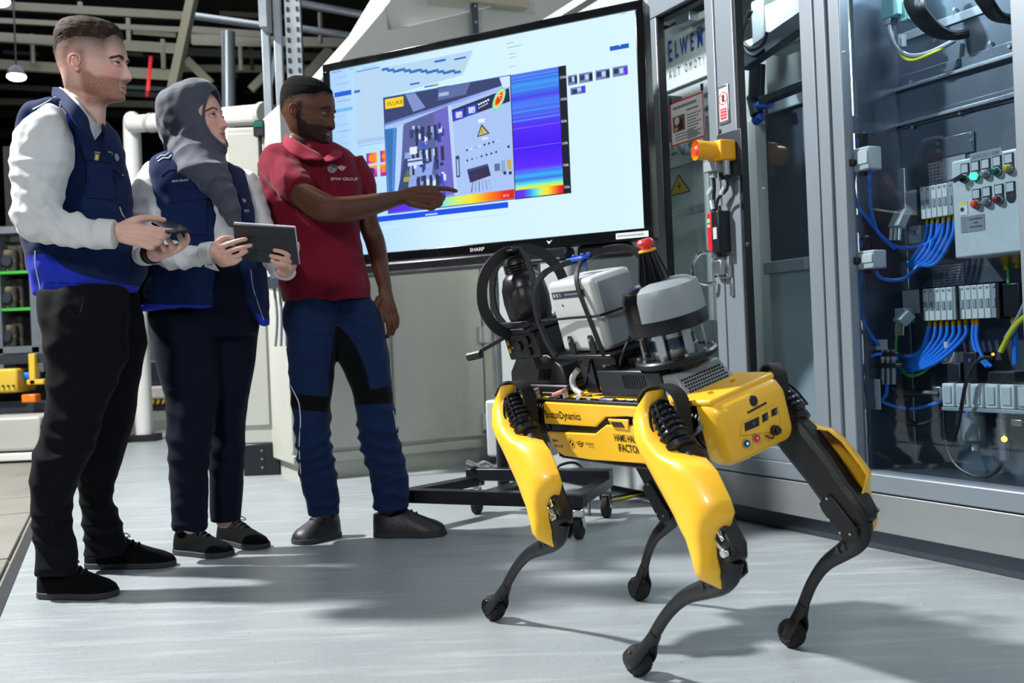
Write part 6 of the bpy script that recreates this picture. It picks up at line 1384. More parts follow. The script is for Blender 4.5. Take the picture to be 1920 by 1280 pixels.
def rows(g, R, n=40, e=2.3):
    """stack of rounded sections: (py, left px, right px, distance, half depth)"""
    R = np.asarray(R, float); t = np.arange(len(R)); T_ = np.linspace(0, len(R) - 1, (len(R) - 1) * 4 + 1); out = []
    for x in T_:
        i = min(int(x), len(R) - 2); f = x - i; a, b, c_, d = R[max(i - 1, 0)], R[i], R[i + 1], R[min(i + 2, len(R) - 1)]
        q = .5 * (2 * b + (c_ - a) * f + (2 * a - 5 * b + 4 * c_ - d) * f * f + (3 * b - a - 3 * c_ + d) * f ** 3); out.append(q)
    rg = []
    for y, x0, x1, z, dd in out:
        c = pt((x0 + x1) / 2, y, z); a = (x1 - x0) / 2 * z / F0; an = np.linspace(0, 2 * np.pi, n, endpoint=False)
        cx, sy = np.cos(an), np.sin(an); cx = np.sign(cx) * np.abs(cx) ** (2 / e); sy = np.sign(sy) * np.abs(sy) ** (2 / e)
        rg.append(np.stack([c[0] + a * cx, c[1] + dd * sy, np.full(n, c[2])], 1))
    return g.loft(rg)
def limb(g, J, n=18, rnd=True):
    """tapered limb through joints (px, py, distance, radius)"""
    return g.tube([pt(a, b, c) for a, b, c, r in J], [j[3] for j in J], n=n, rnd=rnd, sub=5)
def digit(g, J, r0, r1=None, n=12):
    r1 = r1 or r0 * .78; k = len(J); return g.tube([pt(*j) for j in J], np.linspace(r0, r1, k), n=n, rnd=True, sub=5)
HT = np.array([  # height, front, back, half width (1 = chin to crown)
 (1.0, -.03, -.13, .03), (.992, .05, -.2, .10), (.975, .12, -.25, .16), (.95, .19, -.29, .205), (.90, .285, -.335, .255), (.82, .365, -.375, .298), (.72, .412, -.395, .322), (.63, .432, -.395, .328), (.56, .440, -.388, .324), (.52, .436, -.38, .318),
 (.49, .426, -.372, .312), (.45, .422, -.36, .306), (.40, .424, -.345, .30), (.33, .424, -.33, .288), (.26, .416, -.32, .272), (.20, .414, -.315, .255), (.15, .410, -.31, .238), (.10, .404, -.308, .215), (.06, .402, -.306, .190), (.03, .390, -.305, .165), (.008, .355, -.305, .15),
 (-.008, .27, -.305, .155), (-.03, .20, -.306, .175), (-.07, .165, -.31, .19), (-.15, .15, -.32, .198), (-.28, .14, -.335, .20), (-.42, .13, -.34, .20)])
def head_shape(h, P, hair=None):
    """loft of a head with neck; P tweaks: nose, jaw, lips, brow"""
    zz = np.concatenate([np.linspace(1, .9, 16), np.linspace(.895, .56, 40)[0:], np.linspace(.553, .0, 118), np.linspace(-.005, -.42, 34)])
    f, b, w_ = (np.interp(-zz, -HT[:, 0], HT[:, k]) for k in (1, 2, 3))
    for A in (f, b, w_):
        for _ in range(2): A[2:-2] = (A[1:-3] + A[2:-2] * 2 + A[3:-1]) / 4
    jw = P.get('jaw', 1); w_ = w_ * (1 + (jw - 1) * np.clip((.4 - zz) / .3, 0, 1)); w_ = w_ * P.get('wide', 1)
    T_ = P.get('tilt', .17) * np.clip((.46 - zz) / .42, 0, 1) ** 1.3
    n = 150; t = np.linspace(0, 2 * np.pi, n, endpoint=False); a = t - .42 * np.sin(t)
    y0 = b + (f - b) * .44
    S = np.sign(np.sin(a)) * np.abs(np.sin(a)) ** .92; Cc = np.cos(a)
    pf = np.interp(-zz, [-.9, -.5, -.1, .05], [1, .86, 1.0, 1.05])
    X = w_[:, None] * S; Y = np.where(Cc > 0, y0[:, None] + (f - y0)[:, None] * np.abs(Cc) ** pf[:, None], y0[:, None] - (y0 - b)[:, None] * np.abs(Cc) ** .95)
    Zc = zz[:, None] + T_[:, None] * (.42 - Y) / .8
    X = X + 0 * Zc; fr_ = np.clip((Y - .12) / .12, 0, 1)
    ga = lambda v, m, s: np.exp(-((v - m) / s) ** 2)
    # nose
    nl = P.get('nose', .088); nw = P.get('nosew', .036)
    np_ = np.interp(Zc, [.235, .252, .275, .30, .34, .42, .485, .53], [0, .45, .96, 1.0, .86, .50, .12, 0]) * nl
    wn = np.interp(Zc, [.25, .29, .36, .48], [nw * 1.25, nw * 1.2, nw * .8, nw * .75])
    Y = Y + fr_ * np_ * ga(X, 0, wn)
    for s in (-1, 1):
        Y += fr_ * .034 * ga(X, s * nw * 1.45, .022) * ga(Zc, .272, .020)
        Y -= fr_ * .014 * ga(X, s * nw * .7, .012) * ga(Zc, .245, .010)
        Y -= fr_ * .048 * ga(X, s * .112, .062) * ga(Zc, .452, .036)
        Y -= fr_ * .012 * ga(X, s * .055, .030) * ga(Zc, .47, .03)
        Y += fr_ * P.get('brow', .016) * ga(X, s * .115, .075) * ga(Zc, .535, .024)
        Y += fr_ * .020 * ga(X, s * .165, .06) * ga(Zc, .345, .05)
        Y -= fr_ * .010 * ga(X, s * .15, .05) * ga(Zc, .2, .05)
        Y -= fr_ * .010 * ga(X, s * (.075 + (.28 - Zc) * .35), .018) * ga(Zc, .22, .05)
    lp = P.get('lips', .016); bow = .007 * ga(X, 0, .03)
    Y += fr_ * lp * ga(X, 0, .072) * (ga(Zc, .193, .016) + 1.1 * ga(Zc, .146, .017))
    Y -= fr_ * (.014 + P.get('open', 0)) * ga(X, 0, .078) * ga(Zc, .170, .0075 + P.get('open', 0) * .3)
    Y -= fr_ * .012 * ga(X, 0, .06) * ga(Zc, .112, .018); Y += fr_ * .014 * ga(X, 0, .07) * ga(Zc, .05, .035)
    Y -= fr_ * .005 * ga(X, 0, .012) * ga(Zc, .222, .018)
    Y = np.where(Y < 0, Y * (1 - P.get('neckb', 0) * np.clip((.42 - Zc) / .25, 0, 1)), Y)
    Y = Y + P.get('nshift', 0) * np.clip(-Zc, 0, 1)
    V = np.stack([X, Y, Zc], -1).reshape(-1, 3); m = len(zz)
    I = np.arange(m - 1)[:, None] * n + np.arange(n)[None]; J = np.arange(m - 1)[:, None] * n + (np.arange(n)[None] + 1) % n
    F = np.stack([I, J, J + n, I + n], -1).reshape(-1, 4)
    return V, F, n, m
def head_masks(V, P, kind):
    X, Y, Zc = V.T; ga = lambda v, m, s: np.exp(-((v - m) / s) ** 2); ax = np.abs(X); st = lambda v, a, b: np.clip((v - a) / (b - a), 0, 1)
    fr_ = (Y > .12)
    lip = fr_ * np.clip(1.4 - ((X / .085) ** 2 * 1.2 + ((Zc - .17 - .0) / .042) ** 2), 0, 1) * P.get('lipc', .8)
    bz = P.get('browz', .530) + .02 * st(ax, .03, .12) - .045 * st(ax, .13, .21)
    brow = fr_ * st(.020 - np.abs(Zc - bz), 0, .008) * st(ax, .03, .05) * (1 - st(ax, .195, .215))
    hl = P['hairline'](Y, Zc, ax); hairy = st(hl, -.04 * P.get('fade', 1), .03)
    jaw = st(.30 - Zc + .25 * st(.18 - Y, 0, .3) * 1.0, 0, .05) * st(Zc, -.08, .0) * st(Y, -.03, .04)
    mous = fr_ * ga(Zc, .225, .017) * (ax < .09)
    beard = np.clip(np.maximum(jaw * (1 - st(.09 - ax, 0, .05) * (Zc > .125) * (Zc < .24) * fr_), mous), 0, 1) * (1 - np.clip(lip * 2, 0, 1))
    side = st(Y, -.03, .03) * st(.12 - Y, 0, .05) * st(.62 - Zc, 0, .06) * (Zc > .1) * (ax > .2); beard = np.maximum(beard, side * P.get('burn', .8)) * P.get('beard', 0)
    ruddy = fr_ * (ga(ax, .17, .08) * ga(Zc, .34, .08) * .6 + ga(X, 0, .05) * ga(Zc, .28, .04) * .5)
    return dict(lip=lip, brow=brow * P.get('browc', .9), hairy=hairy * P.get('hairc', .9), beard=beard, ruddy=ruddy * P.get('ruddy', 1))
def make_body(person, Mh, h, P, arms, vox, mat):
    """one skin mesh: head + neck, trunk core, arms and hands"""
    V, F, n, m = head_shape(h, P); at = head_masks(V, P, 0)
    if P.get('beardvol'):
        c = np.array([0, -.02, .2]); d = V - c; d /= np.linalg.norm(d, axis=1)[:, None]; V = V + d * (at['beard'] * P['beardvol'])[:, None]
    g = G()
    # ears
    for s in ((-1, 1) if P.get('ears', 1) else ()):
        wz = np.interp(.44, [.40, .45], [.30, .306]) * P.get('wide', 1); E = []
        oc = [(.006, .375), (-.012, .355), (.012, .345), (.03, .37), (.035, .42), (.008, .45)]
        rim = [(.028, .44), (.03, .48), (.008, .515), (-.035, .525), (-.075, .505), (-.09, .46), (-.08, .41), (-.055, .37), (-.02, .335), (.0, .34), (.012, .36)]
        g.tube([(s * (wz + .012 + .030 * min(1, max(0, (-y + .02) / .1))), y + .005, z) for y, z in rim], .0125, n=10, rnd=True, sub=4)
        g.tube([(s * (wz + .018), y, z) for y, z in ((-.0, .49), (-.04, .488), (-.052, .455), (-.045, .41), (-.02, .375))], .010, n=8, rnd=True)
        g.sph((s * (wz - .002), -.03, .43), (.022, .048, .085), 14, 10); g.sph((s * (wz + .012), -.006, .352), (.014, .02, .022), 10, 8); g.sph((s * (wz + .008), .020, .42), (.014, .014, .026), 10, 8)
    if not g.v: g.sph((0, 0, .5), .05, 8, 6)
    EV = np.vstack(g.v); k = len(V); V = np.vstack([V, EV]); F = F.tolist() + [tuple(i + k for i in f) for f in g.f]
    for q in at: at[q] = np.concatenate([at[q], np.full(len(EV), .35 if q == 'ruddy' else 0.)])
    # eyelids
    g = G(); R = .050; ex, ey, ez = P.get('eye', (.118, .362, .455)); eyes = []
    for s in (-1, 1):
        c = np.array([s * ex, ey, ez]); eyes.append(c); out_ = s * .28; 
        for up_, e0, e1 in ((1, P.get('lid', .30), 1.35), (-1, .34, 1.3)):
            V2 = []; na, ne = 18, 7
            for j in range(ne):
                for i in range(na):
                    az = (i / (na - 1) - .5) * 2.5; ed_ = e0 * max(math.cos(az * 1.22), 0) ** .8 - .03 * up_; el = (ed_ + (e1 - ed_) * j / (ne - 1)) * up_; rr = R * (1.075 if j else 1.02)
                    V2.append(c + rr * np.array([math.sin(az + out_) * math.cos(el), math.cos(az + out_) * math.cos(el), math.sin(el)]))
            g.add(V2, [(j * na + i, j * na + i + 1, (j + 1) * na + i + 1, (j + 1) * na + i) for j in range(ne - 1) for i in range(na - 1)])
    EV = np.vstack(g.v); k = len(V); V = np.vstack([V, EV]); F = F + [tuple(i + k for i in f) for f in g.f]
    for q in at: at[q] = np.concatenate([at[q], np.zeros(len(EV))])
    V = (V * h) @ Mh[:3, :3].T + Mh[:3, 3]
    V2, F2, _ = voxel(arms, vox, 3); k = len(V); V = np.vstack([V, V2]); F = F + [tuple(int(i) + k for i in f) for f in F2]
    for q in at: at[q] = np.concatenate([at[q], np.zeros(len(V2))])
    o = part('body', None, mat, person, V=V, F=F, attrs=at, ang=3.2)
    W = lambda p: (np.asarray(p) * h) @ Mh[:3, :3].T + Mh[:3, 3]
    gz = nz(np.asarray(P.get('gaze', (0, 1, 0)), float))
    for c, s in zip(eyes, (-1, 1)):
        g = G(); g.sph(W(c), R * h * .965, 18, 12); e = part('eye', g, 'eye_white', person)
        d = nz(Mh[:3, :3] @ nz(gz + (s * .06, 0, 0))); g = G(); g.lathe([(.0225 * h, .0445 * h), (.021 * h, .047 * h), (.001 * h, .0515 * h)], W(c), d, 16); part('iris', g, P.get('iris', 'iris_dark'), e)
        g = G(); L_ = []
        for i in range(9):
            az = (i / 8 - .5) * 2.3; el = P.get('lid', .30) * max(math.cos(az * 1.22), 0) ** .8 - .03; L_.append(W(c + R * 1.08 * np.array([math.sin(az + s * .28) * math.cos(el), math.cos(az + s * .28) * math.cos(el), math.sin(el)])))
        g.tube(L_, .0040 * h, n=6, sub=2); part('eyelashes', g, 'lash', e)
    return o, W
def make_hair(person, W, P, mat, h, thick, name='hair'):
    V, F, n, m = head_shape(h, dict(P, nose=0)); X, Y, Zc = V.T; hl = P['hairline'](Y, Zc, np.abs(X))
    c = np.array([0, -.02, .55]); d = V - c; d /= np.linalg.norm(d, axis=1)[:, None]
    T_ = np.clip(hl / P.get('hsoft', .09), -.3, 1); T_ = np.sign(T_) * np.abs(T_) ** .8
    tk = thick(X, Y, Zc); nzv = sn(V, .045, 5) * .5 + sn(V, .02, 9) * .5 + P.get('strand', 1.0) * sn(V * np.array([1, .25, 1]), .03, 11)
    V2 = V + d * (T_ * tk + np.clip(T_, 0, 1) * nzv * P.get('hrough', .004) - .003)[:, None]
    keep = (hl[F] > -.04).any(1); F = F[keep]; idx = np.unique(F); mp_ = -np.ones(len(V), int); mp_[idx] = np.arange(len(idx))
    return part(name, None, mat, person, V=W(V2[idx]), F=mp_[F], ang=3.2)
def shoe(person, heel, toe, mat, wid=1., hgt=1., name='shoe', ank=.1):
    heel = np.asarray(heel, float); toe = np.asarray(toe, float); e = nz(toe - heel); L = np.linalg.norm(toe - heel); s = np.cross(Z, e); M = frame(heel, e, s, Z); k = L / .29
    xs = [0, .02, .06, .10, .15, .19, .22, .25, .275, .287, .29]; ws = [.012, .026, .034, .035, .038, .044, .046, .042, .030, .018, .006]
    hs = [.075, .082, .092, .098, .084, .068, .058, .05, .04, .030, .02]
    rg = []
    for x, w_, hh in zip(xs, ws, hs):
        w_ *= wid; hh *= hgt; P = []
        for i in range(22):
            a = -.12 + (math.pi + .24) * i / 21; P.append((x * k, math.cos(a) * w_ * (1 - .25 * max(math.sin(a), 0) ** 3 * (x < .14)), .014 + max(math.sin(a), -.1) ** 1.0 * (hh - .014) if a > 0 and a < math.pi else .014))
        rg.append(P)
    g = G(M); g.loft(rg); g.tube([(.055 * k, 0, .08 * hgt), (.05 * k, 0, .115 * hgt)], [.036, .034], n=20, sub=1)
    u = part(name, g, mat, person, ang=1.2)
    prof = [(x * k, w_ * wid + .004) for x, w_ in zip(xs, ws)]; out_ = [(-.004, .0)] + prof + [(.295 * k, 0)] + [(x, -w_) for x, w_ in prof[::-1]]
    g = G(M); g.prism(out_, (0, 0, .001), (1, 0, 0), (0, 1, 0), .019); part('sole', g, 'sole_rubber', u, bev=.003)
    g = G(M)
    for i in range(4): x = (.112 + .02 * i) * k; z = np.interp((.112 + .02 * i), xs, hs) * hgt; g.tube([(x, -.02, z - .008), (x + .004, 0, z + .003), (x, .02, z - .008)], .0028, n=6)
    for q in (-1, 1): g.tube([(.118 * k, 0, .095 * hgt), (.125 * k, q * .018, .105 * hgt), (.135 * k, q * .03, .092 * hgt), (.122 * k, q * .008, .094 * hgt)], .002, n=6); g.tube([(.118 * k, 0, .095 * hgt), (.14 * k, q * .014, .084 * hgt), (.15 * k, q * .028, .068 * hgt)], .002, n=6)
    part('laces', g, 'lace', u)
    return u
def fl(px, py, z=0): return onp(px, py, (0, 0, z), Z)
def person(label, feet, grp=None):
    c = np.mean(feet, 0); return thing('person', label, 'person', (c[0], c[1], 0), grp)
NAVY = H('16284f'); ROYAL = H('2438c0')
cloth('vest_navy', H('13254f'), [('royal', ROYAL)], sheen=.06); cloth('vest_dark', H('0a1226'), [], rough=.4, sheen=0)
cloth('shirt_white', H('d6d9dc'), weave=.08); cloth('trouser_black', H('0c0e14'), weave=.06, sheen=.02); cloth('trouser_navy', H('0c1224'), weave=.06, sheen=.03)
cloth('polo_red', H('701328'), weave=.2, sheen=.08); cloth('collar_red', H('8a2038'), weave=.2, sheen=.1); cloth('work_navy', H('14264a'), [('panel', H('08080c'))], weave=.15, sheen=.05)
simple('piping', H('c9ced6'), .5); simple('seam_dark', H('0b1428'), .9); simple('seam_red', H('4a0c1e'), .9); simple('badge_white', H('d8dade'), .6); simple('badge_yellow', H('c9a83a'), .6)
# ------------------------------------------------------------------ man with the phone
R3 = lambda f_, up=0., roll=0.: None
def head_frame(o, ang, pitch=0., roll=0.):
    """origin at chin height below the ears; ang = turn from +X towards the lens, pitch > 0 looks up"""
    f_ = np.array([math.cos(ang), -math.sin(ang), 0]); r_ = np.cross(f_, Z)
    f2 = f_ * math.cos(pitch) + Z * math.sin(pitch); u2 = -f_ * math.sin(pitch) + Z * math.cos(pitch)
    r3 = r_ * math.cos(roll) + u2 * math.sin(roll); u3 = -r_ * math.sin(roll) + u2 * math.cos(roll)
    return frame(o, r3, f2, u3)
fa, ta = fl(74, 1119), fl(219, 1117); fb, tb = fl(162, 1064), fl(328, 1060)
m1 = person('person in white shirt and navy vest, standing in profile, holding a phone', [fa, tb])
h1 = .268; Mh = head_frame(pt(172, 197, 3.25), .07, .0)
HL1 = lambda Y, Zc, ax: np.minimum(Zc - np.interp(Y, [-.45, -.36, -.25, 0, .2, .30, .36, .45], [.48, .52, .66, .72, .70, .68, .80, .79]), 1)
P1 = dict(hairline=HL1, nose=.092, nosew=.036, jaw=1.06, lips=.013, lid=.21, beard=.85, burn=.8, fade=6.5, hairc=1.05, iris='iris_blue', gaze=(.12, 1, 0), hsoft=.12, hrough=.002, browz=.512, ruddy=1.1, brow=.026, lipc=.6, browc=1.2)
g = G()
limb(g, [(150, 250, 3.30, .07), (152, 205, 3.28, .062), (158, 165, 3.27, .058)])
limb(g, [(140, 300, 3.3, .10), (150, 420, 3.32, .10), (160, 540, 3.33, .11)])
limb(g, [(155, 560, 3.24, .06), (150, 700, 3.21, .045), (118, 830, 3.20, .04), (98, 950, 3.18, .03), (108, 1050, 3.18, .03)]); limb(g, [(190, 560, 3.42, .06), (212, 700, 3.46, .045), (200, 800, 3.47, .04), (181, 900, 3.5, .03), (190, 1020, 3.5, .03)])
limb(g, [(85, 260, 3.12, .05), (72, 415, 3.08, .042), (150, 432, 3.06, .037), (205, 436, 3.06, .030), (222, 434, 3.06, .028)])
# right hand: back of hand, thumb on top, fingers under the phone
z = 3.06
for a, b in (((283, 429), .0125), ((283, 440), .0125), ((280, 450), .012), ((273, 459), .011)): digit(g, [(218, 434 + (a[1] - 440) * .4, z), ((218 + a[0]) / 2, 434 + (a[1] - 436) * .75, z - .004), (a[0], a[1], z)], .018, b)
digit(g, [(228, 425, z), (252, 413, z - .01), (277, 409, z + .02), (307, 412.5, z + .05)], .015, .0085)
digit(g, [(280, 428, z), (302, 431, z - .005), (324, 433, z + .012)], .0112, .0078); digit(g, [(280, 440, z), (300, 444, z - .006), (316, 439, z + .012)], .0108, .0078)
digit(g, [(278, 451, z), (294, 456, z - .004), (304, 449, z + .014)], .0105, .0078); digit(g, [(271, 460, z), (284, 464, z), (292, 455, z + .018)], .0098, .0072)
# left hand cradling the phone from below
z = 3.14
limb(g, [(200, 300, 3.52, .05), (215, 440, 3.45, .04), (272, 474, 3.28, .031), (292, 474, 3.18, .028)])
for a in ((338, 463), (330, 469), (321, 473), (312, 474)): digit(g, [(290, 474, z + .03), ((290 + a[0]) / 2, a[1] + 4, z), (a[0], a[1], z - .005)], .017, .012)
digit(g, [(339, 464, z), (351, 452, z - .015), (351, 441, z - .012)], .0105, .0076); digit(g, [(332, 469, z), (341, 456, z - .02), (336, 441, z - .018)], .0105, .0078)
digit(g, [(322, 473, z), (321, 458, z - .02), (313, 446, z - .018)], .0103, .0076); digit(g, [(312, 474, z), (306, 463, z - .02), (300, 452, z - .016)], .0095, .007)
digit(g, [(298, 478, z), (288, 472, z - .01), (285, 462, z)], .0125, .009)
body1, W1 = make_body(m1, Mh, h1, P1, g, .0026, 'skin_fair')
make_hair(m1, W1, P1, 'hair_brown', h1, lambda X, Y, Zc: .012 + .045 * np.clip((Zc - .72) / .2, 0, 1) + .035 * np.clip((Y - .15) / .25, 0, 1) * (Zc > .75))
# trousers
g = G()
rows(g, [(540, 78, 236, 3.27, .13), (560, 78, 238, 3.25, .125), (600, 83, 238, 3.23, .115), (652, 88, 236, 3.22, .105), (712, 91, 222, 3.21, .095), (783, 83, 194, 3.2, .085), (830, 69, 178, 3.19, .08), (865, 64, 162, 3.18, .078), (904, 64, 146, 3.18, .075), (958, 65, 132, 3.18, .07), (1013, 67, 138, 3.17, .068), (1046, 70, 146, 3.16, .066), (1078, 72, 145, 3.15, .064)])
rows(g, [(540, 110, 250, 3.40, .12), (575, 118, 261, 3.42, .12), (630, 140, 270, 3.44, .105), (680, 155, 267, 3.46, .095), (740, 158, 257, 3.47, .088), (789, 155, 245, 3.48, .08), (865, 150, 221, 3.49, .073), (904, 148, 213, 3.5, .07), (942, 149, 210, 3.5, .068), (975, 153, 221, 3.51, .068), (1013, 157, 229, 3.52, .066), (1040, 159, 224, 3.52, .064)])
tr1 = garment('trousers', g, .0085, 'trouser_black', m1, .0035, .2, [(pt(105, 860, 3.1), .16, (0, 0, 1), .075, .007), (pt(105, 1040, 3.1), .13, (.2, 0, 1), .06, .009), (pt(190, 990, 3.45), .13, (.2, 0, 1), .06, .009), (pt(210, 640, 3.3), .2, (.6, 0, 1), .09, .006), (pt(120, 700, 3.1), .2, (-.5, 0, 1), .1, .005)], stretch=(1, 1, .5))
seam('pocket_seam', tr1, [(112, 560), (128, 580), (141, 596)], .0012, 'seam_dark'); seam('pocket_seam', tr1, [(156, 556), (155, 575), (148, 592), (141, 596)], .0012, 'seam_dark')
shoe(m1, fa, ta, 'shoe_suede', 1.15, 1.1); shoe(m1, fb, tb, 'shoe_suede', 1.1, 1.1)
# shirt: sleeves, cuffs, collar
g = G()
limb(g, [(95, 232, 3.15, .060), (82, 265, 3.11, .090), (74, 325, 3.08, .083), (69, 375, 3.06, .074), (70, 412, 3.05, .066), (108, 426, 3.045, .058), (150, 433, 3.045, .050), (192, 438, 3.05, .0445)], rnd=True)
limb(g, [(195, 300, 3.52, .07), (215, 420, 3.48, .06), (262, 474, 3.32, .042)], rnd=False)
sh1 = garment('shirt', g, .0065, 'shirt_white', m1, .003, .12, [(pt(95, 405, 2.98), .12, (.8, 0, 1), .055, .010), (pt(150, 425, 2.98), .10, (1, 0, .3), .05, .006), (pt(75, 300, 2.98), .14, (.3, 0, 1), .09, .006), (pt(45, 420, 3.0), .09, (.6, 0, .8), .05, .006)])
g = G(); g.tube(px2([(183, 437, 3.048), (200, 438.5, 3.048), (216, 439, 3.05)]), [.0455, .0450, .0445], n=30, sub=3); part('cuff', g, 'shirt_white', m1, bev=.003)
g = G(); g.tube(px2([(268, 477, 3.28), (277, 477, 3.24)]), [.037, .036], n=24, sub=1); part('cuff', g, 'shirt_white', m1, bev=.003)
g = G(); g.tube(px2([(280, 476, 3.2), (287, 475, 3.185)]), [.034, .033], n=24, sub=1); wt = part('wristwatch', g, 'black_plastic', m1, bev=.003)
ribbon('shirt_collar', px2([(112, 163, 3.32), (128, 172, 3.2), (148, 192, 3.15), (165, 215, 3.16), (180, 232, 3.2)]), px2([(112, 178, 3.34), (122, 190, 3.18), (142, 212, 3.12), (163, 236, 3.13), (178, 262, 3.18)]), 'shirt_white', m1, .004)
ribbon('shirt_collar', px2([(180, 232, 3.2), (186, 222, 3.26), (184, 205, 3.34)]), px2([(178, 262, 3.18), (190, 246, 3.22), (188, 225, 3.34)]), 'shirt_white', m1, .004)
# vest
g = G()
rows(g, [(196, 104, 170, 3.30, .085), (203, 84, 178, 3.30, .14), (213, 66, 182, 3.31, .175), (230, 54, 196, 3.31, .19), (252, 48, 212, 3.32, .195), (278, 44, 221, 3.32, .195), (319, 42, 229, 3.33, .19), (360, 42, 235, 3.33, .185), (398, 44, 240, 3.33, .18), (430, 48, 248, 3.33, .175), (471, 59, 261, 3.33, .175), (502, 63, 266, 3.33, .175), (520, 66, 265, 3.33, .172), (540, 71, 257, 3.33, .168), (553, 75, 252, 3.33, .165)])
vs1 = garment('vest', g, .007, 'vest_navy', m1, .0025, .15, [(pt(180, 500, 3.15), .14, (.5, 0, 1), .09, .006), (pt(100, 520, 3.15), .1, (1, 0, .4), .05, .005), (pt(200, 400, 3.2), .12, (.3, 0, 1), .07, .004)],
    masks=dict(royal=[[(50, 478), (65, 477.5), (81, 473.5), (97.5, 479.5), (122, 502), (150, 514), (183, 523), (223, 531), (262, 537), (262, 580), (50, 580)], [(110, 193), (128, 212), (140, 248), (147, 272), (142, 285), (134, 262), (124, 228), (110, 208)]]))
seam('hem_seam', vs1, [(78, 529), (110, 530), (150, 531), (200, 535), (245, 540)], .0012, 'seam_dark')
seam('piping', vs1, [(66, 470), (66, 495), (70, 515), (76, 540), (76, 551)], .0022, 'piping'); seam('piping', vs1, [(113, 191), (112, 202), (118, 204), (124, 214)], .0026, 'piping'); seam('piping', vs1, [(62, 205), (80, 196), (104, 182)], .0022, 'piping'); seam('piping', vs1, [(224, 388), (229, 402), (235, 410)], .002, 'piping')
patch('pocket', vs1, [(160, 285), (208, 295), (213, 375), (163, 371)], 'vest_navy', .004); patch('pocket_flap', vs1, [(153, 275), (206, 288), (208, 306), (156, 298)], 'vest_navy', .007)
patch('pocket_flap', vs1, [(206, 300), (230, 322), (231, 334), (208, 316)], 'vest_navy', .006)
seam('front_placket', vs1, [(178, 262), (192, 285), (206, 310), (218, 345), (228, 385), (238, 430), (250, 500), (251, 548)], .0022, 'seam_dark')
seam('armhole_seam', vs1, [(131, 226), (138, 248), (143, 275), (139, 305), (125, 345), (112, 372)], .003, 'seam_dark')
ribbon('vest_collar', px2([(100, 164, 3.34), (114, 166, 3.22), (135, 186, 3.12), (156, 210, 3.1), (165, 226, 3.12), (166, 238, 3.13)]), px2([(98, 178, 3.36), (106, 188, 3.2), (124, 208, 3.08), (146, 236, 3.06), (163, 256, 3.09), (178, 268, 3.12)]), 'vest_navy', m1, .006)
ribbon('vest_collar', px2([(184, 222, 3.32), (196, 236, 3.22), (212, 255, 3.18)]), px2([(186, 246, 3.3), (198, 262, 3.2), (218, 282, 3.17)]), 'vest_navy', m1, .006)
g = G(); P_, n_ = on(vs1, 179, 292, .009); u = nz(np.cross(Z, n_)); g.plane(P_, u, nz(np.cross(n_, u))); g.rect(-.009, -.013, .007, .007, H('c9a83a')); g.rect(-.0045, -.008, .003, .003, H('e8dca0')); g.rect(-.012, .010, .009, .014, H('9aa2b2'))
surf_text(g, vs1, 'BMW GROUP', 202, 309, .013, H('d5d8e0'), -.42, .95); P_ = surf_text(g, vs1, '', 206, 288, .02, H('ffffff')); wings(g, 0, 0, .03, H('c5cad6'), NAVY); roundel(g, .034, -.006, .012, H('dfe2e6'), H('2a3a60'))
part('lettering', g, 'print_matt', vs1, smooth=False)
for px, py in ((196, 256), (225, 290)):
    P_, n_ = on(vs1, px, py, .001); g = G(); g.cyl(P_, P_ + n_ * .003, .0045, n=12); part('snap_button', g, 'dark_metal', vs1)
# phone
ph_t = thing('smartphone', 'black smartphone held in both hands by the man in profile', 'phone', pt(327, 434, 3.13))
A_, B__, C__ = pt(292, 423, 3.12), pt(318, 411, 3.22), pt(363.5, 437, 3.06); u = nz(C__ - B__); v = nz((A_ - B__) - u * ((A_ - B__) @ u)); nn = nz(np.cross(u, v)); nn = nn if nn[2] > 0 else -nn
Ph = frame((B__ + A_) / 2 + u * .074, u, nz(np.cross(nn, u)), nn)
g = G(Ph); g.box((0, 0, 0), (.150, .074, .009)); part('casing', g, 'phone_black', ph_t, bev=.004, seg=3); g = G(Ph); g.box((0, 0, .0048), (.142, .068, .0006)); part('display', g, 'phone_black', ph_t)

# ------------------------------------------------------------------ woman with the tablet
fa, ta = fl(330, 1036), fl(432, 1043); fb, tb = fl(412, 1014), fl(497, 1029)
m2 = person('person in grey headscarf and open navy vest, holding a tablet', [fa, tb])
h2 = .247; Mh = head_frame(pt(379, 290, 3.62), .28, .22)
P2 = dict(ears=0, hairline=lambda Y, Zc, ax: Zc - .80, nose=.086, nosew=.034, jaw=.93, lips=.017, beard=0, lid=.30, hairc=.9, gaze=(.22, 1, .08), ruddy=.8, brow=.010, browc=1.0, lipc=.85, wide=.94)
g = G()
limb(g, [(378, 350, 3.66, .06), (378, 310, 3.65, .052), (376, 285, 3.64, .05)]); limb(g, [(370, 370, 3.68, .09), (370, 480, 3.68, .10), (375, 570, 3.69, .11)])
limb(g, [(350, 600, 3.63, .06), (350, 800, 3.62, .045), (357, 985, 3.62, .03)]); limb(g, [(425, 600, 3.74, .06), (422, 800, 3.75, .045), (420, 975, 3.76, .03)])
limb(g, [(285, 340, 3.6, .04), (278, 440, 3.5, .038), (340, 478, 3.44, .032), (396, 471, 3.40, .025), (404, 470, 3.39, .025)])
z = 3.38
for a in ((414, 463), (421, 474), (424, 485), (423, 494)): digit(g, [(400, 470 + (a[1] - 478) * .3, z + .01), (a[0] - 9, a[1] - 1, z), (a[0], a[1], z - .008)], .0145, .0110)
digit(g, [(402, 462, z), (414, 450, z + .01), (426, 446, z + .035), (436, 447, z + .045)], .0125, .0078)
